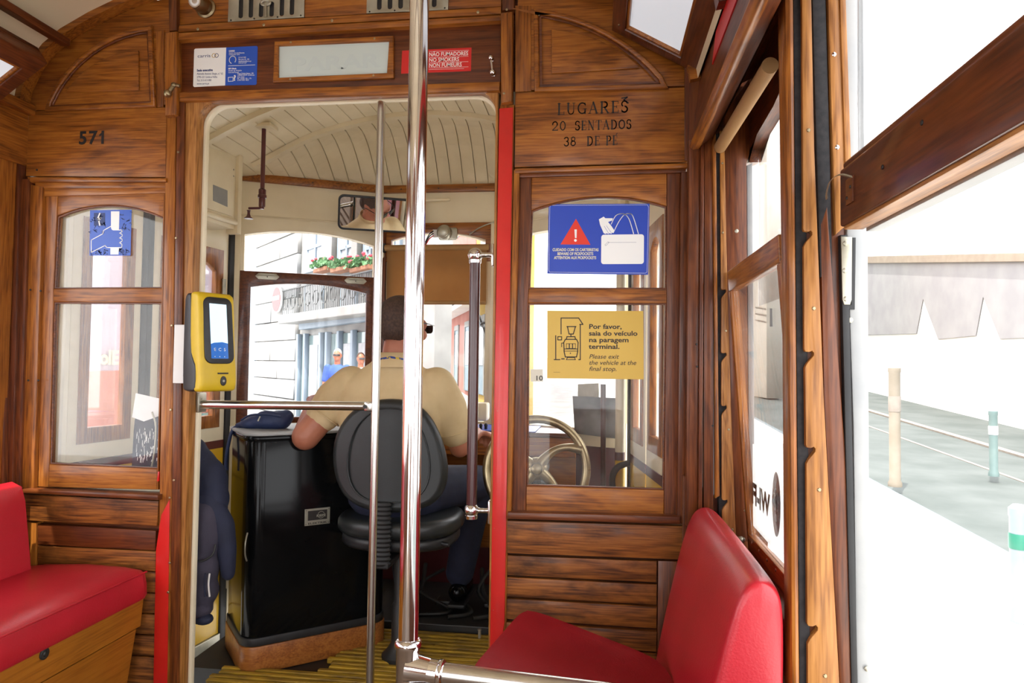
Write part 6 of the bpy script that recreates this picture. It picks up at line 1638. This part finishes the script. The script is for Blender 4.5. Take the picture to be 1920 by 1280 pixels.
fs = root('header_sign', 'wood-framed frosted glass sign panel in the middle of the header', 'sign', tuple(B.pt(*B.on(625, 150), 0)))
fo = B.pp([(514, 77), (737, 66), (738, 146), (511, 154)], .014); fi = B.pp([(521, 85), (729, 76), (725, 136), (521, 145)], .014)
put('frame', plate(B, [fo, fi], .0, .014, .004, 3), W['oakx'], fs, smooth=45)
gl_ = put('frosted_glass', plate(B, B.pp([(519, 83), (731, 74), (727, 138), (519, 147)], .004), .001, .004), M['frost'], fs)
M['ghost'] = principled('faint_lettering', (.530, .607, .60), .35)
u, v = B.on(545, 133, .005); u1, _ = B.on(712, 126, .005)
put('lettering', text_mesh(B, 'PARAR', .062, u, v, .0042, bold=.002, width=u1 - u, depth=.0002, rot=.012), M['ghost'], fs, 'very faint sign lettering')
for px in ((545, 79), (702, 72), (544, 148), (700, 141)): screw(fs, B, *B.on(*px, .014), .013, .0038, 'brass')

def words(fr, s, px, py, pxh, w, mat, parent, bold=.0, shear=0., px_end=None, align='LEFT', like=None):
    """Printed line whose left foot is at (px, py) and whose capitals are pxh photo pixels high."""
    u, v = fr.on(px, py, w); _, v2 = fr.on(px, py - pxh, w); wd = None; rot = 0
    if px_end:
        u2, v3 = fr.on(px_end[0], px_end[1], w); wd = u2 - u; rot = math.atan2(v3 - v, u2 - u)
    o = put('lettering', text_mesh(fr, s, (v2 - v) / .70, u, v, w, align, bold, shear, .00015, wd, rot), mat, parent)
    o['kind'] = 'stuff'; return o
# white and blue information card
cd_ = root('information_card', 'white and blue information card at the left of the header', 'sticker', tuple(B.pt(*B.on(423, 160), 0)))
def rr_px(fr, pts, w, r):
    q = fr.pp(pts, w); return q
put('card', plate(B, B.pp([(366, 91), (424, 89), (422, 160), (364, 163), (362, 161), (364, 93)], .0015), .0003, .0012), M['white'], cd_)
put('blue_half', plate(B, B.pp([(424, 89), (481, 86), (483, 88), (481, 157), (479, 159), (422, 160)], .0015), .0003, .0012), M['blue2'], cd_, 'blue half with white print')
w_ = .0015
words(B, 'carris', 370, 108, 6, w_, M['navyink'], cd_, px_end=(394, 107))
for c_, mt in (((401, 104), M['yelpr']), ((406, 104), M['navyink'])):
    u, v = B.on(*c_, w_); put('emblem_ring', line_bm(B, ell(u, v, .0065, .0065, 16), .0016, .0012, .0016, True), mt, cd_)
words(B, 'Sede executiva', 369, 134, 4.2, w_, M['navyink'], cd_, .0004, px_end=(399, 133))
for i, (s, e) in enumerate((('Alameda António Sérgio, n.º 62', 418), ('2795-221 Linda-a-Velha', 407), ('Tel. 213 613 000', 396), ('www.carris.pt', 392))): words(B, s, 369, 140 + i * 6.2, 3.6, w_, M['navyink'], cd_, px_end=(e, 139.5 + i * 6.2))
for i, (s, x, y, e, bd) in enumerate((('CARRIS', 429, 97, 440, .0003), ('Centro de atendimento', 429, 100.5, 458, 0), ('Customer care', 429, 103.5, 449, 0), ('213 613 000', 447, 109, 461, 0), ('Dias úteis, 8h - 20h', 447, 112.5, 467, 0), ('atendimento@carris.pt', 447, 116, 471, 0), ('www.carris.pt', 447, 119, 462, 0),
      ('PSP Olivais', 428, 130, 443, .0003), ('Secção de Achados', 428, 133.5, 453, 0), ('Lost and Found', 428, 137, 447, 0), ('Praça Cidade Salazar, 180', 445, 139, 475, 0), ('1800-054 Lisboa', 445, 142, 476, 0), ('Dias úteis', 445, 145.5, 458, 0), ('9h - 12h30, 14h - 17h', 445, 148.5, 471, 0), ('218 535 403', 445, 151.5, 466, 0))):
    words(B, s, x, y, 2.6, w_, M['white'], cd_, bd, px_end=(e, y - .4))
put('rule', line_bm(B, B.pp([(428, 123.5), (478, 121.5)], w_), .0014, .0012, .0016), M['white'], cd_)
u, v = B.on(436, 112, w_); put('headset_icon', line_bm(B, ell(u, v, .0115, .0125, 14, -40, 250), .0025, .0012, .0016), M['white'], cd_)
put('bag_icon', line_bm(B, B.pp([(428, 145), (437, 144.5), (437, 152), (428, 152.5)], w_), .0018, .0012, .0016, True), M['white'], cd_)
words(B, '?', 437.5, 151, 10, w_, M['white'], cd_, .0008)
# red no-smoking sticker
nsm = root('no_smoking_sticker', 'red no-smoking sticker with white lines at the right of the header', 'sticker', tuple(B.pt(*B.on(818, 136), 0)))
put('sticker', plate(B, B.pp([(754, 95), (884, 89), (883, 133), (752, 138)], .0012), .0003, .0010), M['redpr'], nsm)
for s, y0, e in (('NÃO FUMADORES', 105.5, 877), ('NO SMOKERS', 116, 860), ('NON FUMEURS', 126, 865)): words(B, s, 804, y0, 7.2, .0013, M['white'], nsm, .0002, px_end=(e, y0 - (e - 804) * .028))
for y0, e in ((96.6, 879), (107.8, 878), (117.8, 878), (127.5, 878), (130.5, 870)): put('rule', line_bm(B, B.pp([(804, y0), (e, y0 - (e - 804) * .032)], .0012), .0008, .0010, .0013), M['white'], nsm)
# brass bell-cord lever, chrome catch
kn = root('bell_cord_lever', 'small brass bell-cord lever at the left end of the header', 'lever', tuple(B.pt(*B.on(328, 186), .03)))
p1, p2 = B.pt(*B.on(328, 184), .040), B.pt(*B.on(336, 166), .028)
bm = BMn(); ellipsoid(bm, p1, .0125, u=16, v=12); put('knob', bm, M['brass'], kn, smooth=60)
bm = BMn(); tube(bm, [p1, p2], [.006, .0075], 10); ellipsoid(bm, p2, .010); tube(bm, [p2, p2 + Vector((.018, .004, -.002))], .006, 10); put('arm', bm, M['brass'], kn, smooth=60)
ck = root('door_catch', 'little polished chrome catch at the right end of the header', 'catch', tuple(B.pt(*B.on(924, 146), .01)))
p1, p2 = B.pt(*B.on(922, 113), .016), B.pt(*B.on(925, 140), .016)
bm = BMn(); ellipsoid(bm, p1, (.009, .011, .009)); ellipsoid(bm, p2, (.010, .012, .010)); tube(bm, [p1, p2], .0038, 10); put('lever', bm, M['chrome'], ck, smooth=60)
for p in (p1, p2):
    bm = BMn(); lathe(bm, [(.007, 0), (.007, .003), (.004, .005), (.004, .016)], Vector((p.x, 0, p.z)), -Y3, 12); put('foot', bm, M['chrome'], ck, smooth=50)

# ================================================================== signs on the bulkhead windows
G = YF(.0165); gw = .0
def sign_root(name, label, px): return root(name, label, 'sign', tuple(G.pt(*G.on(*px), 0)))
# pole-grip sticker, left window
s1 = sign_root('grip_sticker', 'blue sticker of a fist gripping a white pole on the left bulkhead window', (208, 479))
put('sheet', plate(G, G.pp([(169, 394), (247, 393), (245, 479), (168, 479)]), 0, .0006), M['blue2'], s1)
for q in ([(208, 396), (224, 396), (223, 431), (210, 431), (208, 427)], [(207, 464), (223, 464), (222, 477), (207, 477)]): put('white_pole', plate(G, G.pp(q, .001), .0006, .0010), M['white'], s1)
fist = [(208, 424), (194, 432), (193, 438), (171, 450), (171, 473), (197, 460), (200, 464), (228, 464), (229, 458), (224, 455), (229, 452), (229, 448), (224, 446), (229, 443), (229, 439), (224, 437), (229, 434), (228, 431), (212, 431)]
put('fist_outline', line_bm(G, G.pp(fist, .001), .0026, .0006, .0011), M['white'], s1)
put('corner_pictogram', plate(G, G.pp([(176, 399), (197, 399), (197, 423), (176, 423)], .001), .0006, .0009), M['navyink'], s1)
put('figure', line_bm(G, G.pp([(187, 400), (183, 410), (189, 409), (185, 413), (187, 422)], .0012), .005, .0009, .0012), M['white'], s1)
rnd = random.Random(11)
bm = BMn()
for k in range(70):
    x, y = rnd.choice([(rnd.uniform(170, 200), rnd.uniform(404, 442)), (rnd.uniform(170, 200), rnd.uniform(468, 477)), (rnd.uniform(226, 245), rnd.uniform(396, 432)), (rnd.uniform(222, 243), rnd.uniform(466, 477))])
    line_bm(G, G.pp([(x, y), (x + rnd.uniform(-4, 4), y + rnd.uniform(-3, 3)), (x + rnd.uniform(-3, 5), y + rnd.uniform(-4, 4))], .001), .0022, .0006, .0009, bm=bm)
o = put('scratched_marks', bm, M['navyink'], s1); o['kind'] = 'stuff'
# pickpocket warning, right window
s2 = sign_root('pickpocket_sign', 'large blue pickpocket warning sign in the upper pane of the right bulkhead window', (1122, 514))
GS2 = YF(.010)
def g2(n, pts, mat, w0=.0010, w1=.0014, lab=None): return put(n, plate(GS2, GS2.pp(pts, w1), w0, w1), mat, s2, lab)
put('sheet', plate(GS2, GS2.pp([(1029, 383), (1218, 382), (1215, 515), (1026, 513)]), 0, .0010), M['blue'], s2)
put('border_line', line_bm(GS2, GS2.pp([(1033, 385), (1214, 384), (1216, 388), (1213, 510), (1210, 512), (1031, 510), (1029, 507), (1031, 388)], .0012), .0007, .001, .0013, True), M['white'], s2)
g2('warning_triangle', [(1080, 410), (1107, 458.5), (1051, 458)], M['tri'])
g2('exclamation_bar', [(1077, 430), (1081.5, 430), (1081, 446), (1078, 446)], M['white'], .0014, .0018)
bm = BMn(); dot(bm, GS2, *GS2.on(1079, 450.5, .0016), .0042, .0014, .0018); put('exclamation_dot', bm, M['white'], s2)
for s, x0, x1, y in (('CUIDADO COM OS CARTEIRISTAS', 1036, 1122, 470.5), ('BEWARE OF PICKPOCKETS', 1045, 1112, 478), ('ATTENTION AUX PICKPOCKETS', 1039, 1118, 485.5)): words(GS2, s, x0, y, 5.2, .0012, M['pale_ink'], s2, .0003, px_end=(x1, y + .1))
q_ = GS2.pp([(1127.5, 438.5), (1207.5, 439), (1206, 495.5), (1127, 495)], .0014)
put('bag_body', plate(GS2, rrect(q_[3][0], q_[3][1], q_[1][0], q_[1][1], .008), .0010, .0014), M['white'], s2)
for pts in ([(1146, 420), (1154, 405), (1164, 400.5), (1172, 402), (1180, 412), (1188, 438)], [(1150, 436), (1160, 416), (1170, 403), (1180, 400.5), (1187, 406), (1197, 438)]):
    p3 = [v.xy for v in spline([Vector((*GS2.on(*p, .0014), 0)) for p in pts], 6)]
    put('bag_handle', line_bm(GS2, p3, .0024, .0011, .0016), M['white'], s2)
g2('glove', smooth_poly(GS2.pp([(1123, 411), (1132, 406), (1135, 409), (1149, 409), (1148, 413), (1140, 416), (1146, 423), (1152, 432), (1150, 436.5), (1147, 436), (1147, 438), (1142, 437), (1141, 438.5), (1137, 437), (1136, 438.5), (1132, 437), (1125, 421)], .0016), 1) if False else [(1123, 411), (1132, 406), (1135, 409), (1149, 409), (1148, 413), (1140, 416), (1146, 423), (1152, 432), (1150, 436.5), (1147, 436), (1147, 438), (1142, 437), (1141, 438.5), (1137, 437), (1136, 438.5), (1132, 437), (1125, 421)], M['white'], .0012, .0020)
for a, b in (((1133, 424), (1141, 437)), ((1137, 423), (1146, 436))): put('finger_line', line_bm(GS2, GS2.pp([a, b], .002), .0008, .0020, .0022), M['blue'], s2)
put('zip_line', line_bm(GS2, GS2.pp([(1140, 454.5), (1193, 454)], .0015), .0006, .0014, .0017), M['navyink'], s2)
put('zip_tag', line_bm(GS2, GS2.pp([(1134, 459), (1140, 453), (1142, 454.5), (1136, 460.5)], .0015), .0006, .0014, .0017, True), M['navyink'], s2)
# yellow exit notice
s3 = sign_root('exit_notice', 'mustard yellow exit notice in the lower pane of the right bulkhead window', (1117, 711))
put('sheet', plate(GS2, GS2.pp([(1026, 582), (1206, 583), (1207, 711), (1026, 709)]), 0, .0010), M['yelpr'], s3)
for s, x, y, e in (('Por favor,', 1104, 616, 1165), ('saia do veículo', 1104, 628.7, 1195), ('na paragem', 1104, 641, 1178), ('terminal.', 1104, 653.5, 1162)): words(GS2, s, x, y, 8.6, .0012, M['ink'], s3, .0005, px_end=(e, y + .3))
for s, x, y, e in (('Please exit', 1104, 672, 1160), ('the vehicle at the', 1104, 683.5, 1192), ('final stop.', 1104, 695, 1155)): words(GS2, s, x, y, 8.2, .0012, M['ink'], s3, .0001, .25, px_end=(e, y + .3))
def ink(pts, wd=.0030, closed=False, n='tram_pictogram'): put(n, line_bm(GS2, GS2.pp(pts, .0012), wd, .0010, .0014, closed), M['ink'], s3)
ink([(1052, 626), (1052, 596), (1085, 596), (1093, 608), (1087, 608)]); ink([(1088, 608), (1088, 674), (1085, 674)])
ink([(1063, 612), (1080, 612)]); ink([(1064, 612), (1067, 626), (1075, 626), (1079, 612)]); ink([(1070.5, 626), (1070.5, 630)])
ink([(1062, 636), (1063, 631), (1078, 631), (1079, 636)]); ink([(1057, 642), (1060, 636), (1081, 636), (1084, 642), (1083, 660), (1081, 669), (1060, 669), (1058, 660)], .0030, True)
ink([(1058, 654), (1083, 654)], .0024); ink([(1057, 658), (1084, 658)], .0018)
for x in (1062, 1068, 1074): ink([(x, 644), (x + 5, 644), (x + 5, 653), (x, 653)], .0016, True)
ink([(1053, 650), (1053, 643), (1057, 643)], .0022); ink([(1062, 674), (1064, 670), (1077, 670), (1079, 674)], .0022, True)
ink([(1042, 629), (1042, 674)]); ink([(1039, 674), (1050, 674)]); ink([(1053, 672.5), (1058, 672.5)], .0034); ink([(1046, 631), (1053, 631), (1053, 637), (1046, 637)], .0026, True)
bm = BMn(); dot(bm, GS2, *GS2.on(1069.5, 662, .0012), .0018, .0010, .0014); put('lamp_dot', bm, M['ink'], s3)
ink([(1038, 697.5), (1050, 697.5)], .0007, n='small_print')
# small number ticket
s4 = sign_root('number_sticker', 'small translucent sticker numbered 10 at the left edge of the right window', (1006, 715))
M['faded'] = principled('faded_sticker', (.62, .58, .48), .5)
put('sheet', plate(GS2, GS2.pp([(995, 692), (1018, 692), (1018, 715), (995, 715)]), 0, .0006), M['faded'], s4)
words(GS2, '10', 1003, 713, 9, .0008, M['ink'], s4, .0003, px_end=(1015, 713))
# leaflet holder behind the left window: white sheet in a dark folder with scribbled print
P2 = YF(.085)
lh = root('leaflet_holder', 'dark leaflet holder with a curled white sheet behind the left bulkhead window', 'leaflet holder', tuple(P2.pt(*P2.on(275, 872), 0)))
put('folder', plate(P2, P2.pp([(256, 752), (266, 742), (300, 790), (298, 878), (246, 876), (250, 806)], .0), -.02, .0, .003), M['navy'], lh, smooth=40)
bm = BMn(); sh4 = P2.pp([(253, 737), (302, 748), (302, 778), (268, 790), (246, 782)], .012)
g_ = plate(P2, sh4, .006, .008); put('white_sheet', g_, M['white'], lh)
bm = BMn(); rnd = random.Random(5)
for k in range(80):
    x, y = rnd.uniform(256, 297), rnd.uniform(800, 862); line_bm(P2, P2.pp([(x, y), (x + rnd.uniform(-1, 1), y + rnd.uniform(3, 9))], .001), .0016, .0, .0012, bm=bm)
o = put('scribbled_print', bm, M['white'], lh); o['kind'] = 'stuff'
bm = BMn(); tube(bm, spline([P2.pt(*P2.on(285, 772, .02), .02), P2.pt(*P2.on(292, 800, .02), .02), P2.pt(*P2.on(289, 850, .02), .02), P2.pt(*P2.on(284, 876, .02), .02)], 5), .003, 8); put('wire_clip', bm, M['nickel'], lh, smooth=60)

# ================================================================== stickers on the far right window
WG = XR(.437)
wf_ = root('wifi_sticker', 'white sticker with dark wireless emblem on the far right window, seen from behind', 'sticker', tuple(at_x(1450, 1000, .437)))
M['wifiwhite'] = translucent('white_sticker_film', (.88, .88, .87), .85)
M['wifidark'] = principled('brown_grey_sticker_print', (.16, .12, .115), .6)
bot = [(1411, 832), (1474, 832), (1478, 1060), (1412, 985)]
put('film', plate(WG, WG.pp(bot, 0), -.0006, .0), M['wifiwhite'], wf_)
# mirrored print, as one sees it from inside
u, v = WG.on(1447, 975, .001); 
me = text_mesh(WG, 'WI-FI', .085, 0, 0, 0, bold=.004)
xs = [q.co.dot(WG.u) for q in me.vertices]; 
ua_, va_ = WG.on(1444, 973, .001); ub_, vb_ = WG.on(1410, 940, .001)
h_ = WG.on(1444, 924, .001)[1] - va_
kx_ = (ua_ - ub_); x0_, x1_ = min(xs), max(xs); ys = [q.co.z for q in me.vertices]; y0_, y1_ = min(ys), max(ys)
for q in me.vertices:
    t = (q.co.dot(WG.u) - x0_) / (x1_ - x0_); s_ = (q.co.z - y0_) / (y1_ - y0_)
    q.co = WG.pt(ua_ - kx_ * t, va_ + s_ * h_ * .92, .001)
o = put('lettering', me, M['wifidark'], wf_); o['kind'] = 'stuff'
cu_, cv_ = WG.on(1455, 945, .001); ru = abs(WG.on(1448, 945, .001)[0] - WG.on(1463, 945, .001)[0]) / 2; rv = (WG.on(1455, 884, .001)[1] - WG.on(1455, 1005, .001)[1]) / 2
put('emblem_disc', plate(WG, ell(cu_, cv_, ru, rv, 30), .0, .0008), M['wifidark'], wf_)
for k in (.30, .52, .74): put('emblem_arc', line_bm(WG, [(cu_ + ru * k * math.cos(math.radians(a)), cv_ - rv * .35 + rv * k * 1.05 * math.sin(math.radians(a))) for a in range(35, 146, 10)], .008, .0008, .0014), M['wifiwhite'], wf_)
bm = BMn(); dot(bm, WG, cu_, cv_ - rv * .42, .010, .0008, .0014); put('emblem_dot', bm, M['wifiwhite'], wf_)
us_ = root('sash_sticker', 'small pale sticker with mirrored print at the top of the far right window', 'sticker', tuple(at_x(1440, 600, .425)))
WG2 = XR(.415)
for y0 in (588, 600, 612): 
    put('print_line', line_bm(WG2, WG2.pp([(1416, y0 - 12), (1436, y0 - 8)], .001), .004, 0, .0006), M['faded'], us_)
put('print_mark', plate(WG2, WG2.pp([(1443, 578), (1447, 578), (1448, 612), (1443, 612)], .001), 0, .0006), M['paleblue'], us_)

# tan roller blind rod in the right window head, red advertising strip, ceiling lamps
ro = root('window_blind_roller', 'tan rolled-up window blind at the head of the far right window', 'blind', tuple(at_y(1348, 270, -.06)))
p0_, p1_ = at_y(1350, 276, -.06), at_x(1462, 52, .375)
p1_ = Vector((p0_.x + .012, -.60, p0_.z + .004))
bm = BMn(); tube(bm, [p0_, p1_], .018, 16); put('roll', bm, M['blind'], ro, smooth=60)
bm = BMn(); tube(bm, [p0_ + Vector((0, .012, 0)), p0_ + Vector((0, .001, 0))], .010, 12); put('end_pin', bm, M['brass'], ro, smooth=60)
ad = root('red_strip_card', 'red card strip slotted along the valance above the right windows', 'card', (.29, -.4, 1.9))
def val_pt(y, z, off): 
    t = (z - 1.776) / (2.03 - 1.776); return Vector((.272 + .028 * t - off, y, z))
ya = at_x(1337, 95, .285).y
bm = BMn(); loft(bm, [[val_pt(y, 1.895, .0), val_pt(y, 1.895, .003), val_pt(y, 1.985, .003), val_pt(y, 1.985, .0)] for y in (ya, -2.5)]); put('card', bm, M['redpr'], ad)

def ceiling_lamp(name, label, yend, pa, pb):
    # tilted box light following the curve of the vault: wooden frame round a frosted pane
    f = Fr(Vector((pa.x, yend, pa.z)), (pb - pa), -Y3)
    # normal must face down into the car
    if f.w.z > 0: f = Fr(Vector((pa.x, yend, pa.z)), (pb - pa), -Y3); f.w = -f.w
    Lw_ = (pb - pa).length; LL = 1.05
    t = root(name, label, 'lamp', tuple((pa + pb) / 2 + Vector((0, yend - .5, 0))))
    o = rect(0, 0, Lw_, LL); i = rect(.045, .045, Lw_ - .060, LL - .045)
    put('frame', plate(f, [o, i], -.05, .0, .005), W['redy'], t, smooth=40)
    b0_ = rect(.045, .045, Lw_ - .060, LL - .045); b1_ = rect(.053, .053, Lw_ - .068, LL - .053)
    put('bead', plate(f, [b0_, b1_], -.020, -.006, .002), W['oaky'], t, smooth=40)
    put('frosted_glass', plate(f, b0_, -.030, -.016), M['lampglass'], t)
    put('lamp_back', plate(f, o, -.07, -.05, .003), W['drky'], t)
    for k in range(4): screw(t, f, .025, .06 + k * .28, .0, .004, 'brass')
    return t
ceiling_lamp('ceiling_lamp', 'wood-framed frosted ceiling light in the cove above the right windows', -.012, Vector((.031, 0, 2.150)), Vector((.285, 0, 2.005)))
li_, lo_ = at_y(90, 120, -.175), at_y(0, 191, -.175)
lo_ = li_ + (lo_ - li_).normalized() * .29
ceiling_lamp('ceiling_lamp', 'wood-framed frosted ceiling light at the top left corner of the picture', -.175, Vector((lo_.x, 0, lo_.z)), Vector((li_.x, 0, li_.z)))

# ================================================================== passers-by
def pedestrian(px, pytop, pyfeet, dist, shirt, legs, hair, label, yaw=0):
    y = dist
    top = at_y(px, pytop, y); x = top.x; zt = top.z; h = 1.74; z0 = zt - h
    t = root('person', label, 'person', (x, y, z0))
    R_ = Matrix.Rotation(yaw, 3, 'Z')
    P = lambda a, b, c: Vector((x, y, z0)) + R_ @ Vector((a, b, c))
    bm = BMn()
    ellipsoid(bm, P(0, 0, 1.63), (.075, .095, .115)); ellipsoid(bm, P(0, -.085, 1.61), (.014, .02, .018)); ellipsoid(bm, P(0, -.03, 1.56), (.055, .06, .05))
    for s in (-1, 1): ellipsoid(bm, P(.078 * s, 0, 1.62), (.012, .02, .03))
    limb(bm, [P(0, .01, 1.42), P(0, .005, 1.54)], [.06, .055])
    ellipsoid(bm, P(0, 0, 1.28), (.17, .10, .16)); ellipsoid(bm, P(0, 0, 1.05), (.15, .10, .18))
    for s in (-1, 1):
        limb(bm, [P(.19 * s, 0, 1.38), P(.235 * s, .01, 1.10), P(.21 * s, -.12, .88)], [.052, .042, .030])
        ellipsoid(bm, P(.205 * s, -.16, .84), (.035, .03, .05))
        for k in range(4): limb(bm, [P(.205 * s + .014 * (k - 1.5), -.17, .81), P(.205 * s + .014 * (k - 1.5), -.185, .76 + .006 * abs(k - 1.5))], [.010, .008], 8)
        limb(bm, [P(.175 * s, -.18, .84), P(.165 * s, -.20, .79)], [.011, .009], 8)
        limb(bm, [P(.09 * s, 0, .92), P(.10 * s, -.01, .48), P(.10 * s, .02, .08)], [.085, .058, .042])
    put('body', fuse(bm, .012, 2), M['skin'], t, smooth=True)
    bm = BMn(); ellipsoid(bm, P(0, .0, 1.28), (.195, .125, .19)); ellipsoid(bm, P(0, 0, 1.05), (.18, .13, .22))
    for s in (-1, 1): limb(bm, [P(.18 * s, 0, 1.39), P(.225 * s, .005, 1.17)], [.072, .062])
    put('shirt', fuse(bm, .014, 3), shirt, t, smooth=True)
    bm = BMn(); ellipsoid(bm, P(0, 0, .90), (.17, .13, .13))
    for s in (-1, 1): limb(bm, [P(.09 * s, 0, .86), P(.10 * s, -.01, .48), P(.10 * s, .02, .12)], [.105, .08, .065])
    put('trousers', fuse(bm, .014, 3), legs, t, smooth=True)
    bm = BMn(); ellipsoid(bm, P(0, .022, 1.665), (.080, .092, .098)); put('hair', bm, hair, t, smooth=True)
    bm = BMn(); fr_ = Fr(P(0, -.098, 1.632), R_ @ X3, Z3); put('sunglasses', plate(fr_, rrect(-.065, -.018, .065, .018, .01), -.004, .006, .002), M['lens'], t, smooth=40)
    for s in (-1, 1):
        bm = BMn(); limb(bm, [P(.10 * s, .03, .045), P(.10 * s, -.12, .035)], [.05, .04]); put('shoe', bm, M['rubber'], t, smooth=True)
M['bluetee'] = noisy('blue_tee_cotton', (.04, .09, .36), (.06, .12, .44), .85, 8)
M['greyhair'] = noisy('grey_hair', (.30, .29, .28), (.44, .43, .42), .8, 60)
pedestrian(633, 655, 760, 10.4, M['bluetee'], M['navy'], M['greyhair'], 'man in a blue tee shirt and sunglasses standing outside the shop', .2)
pedestrian(677, 662, 760, 11.0, M['whiteplaster'], M['navy'], M['hair'], 'dark-haired passer-by in a pale top, half hidden by the windscreen post', .6)
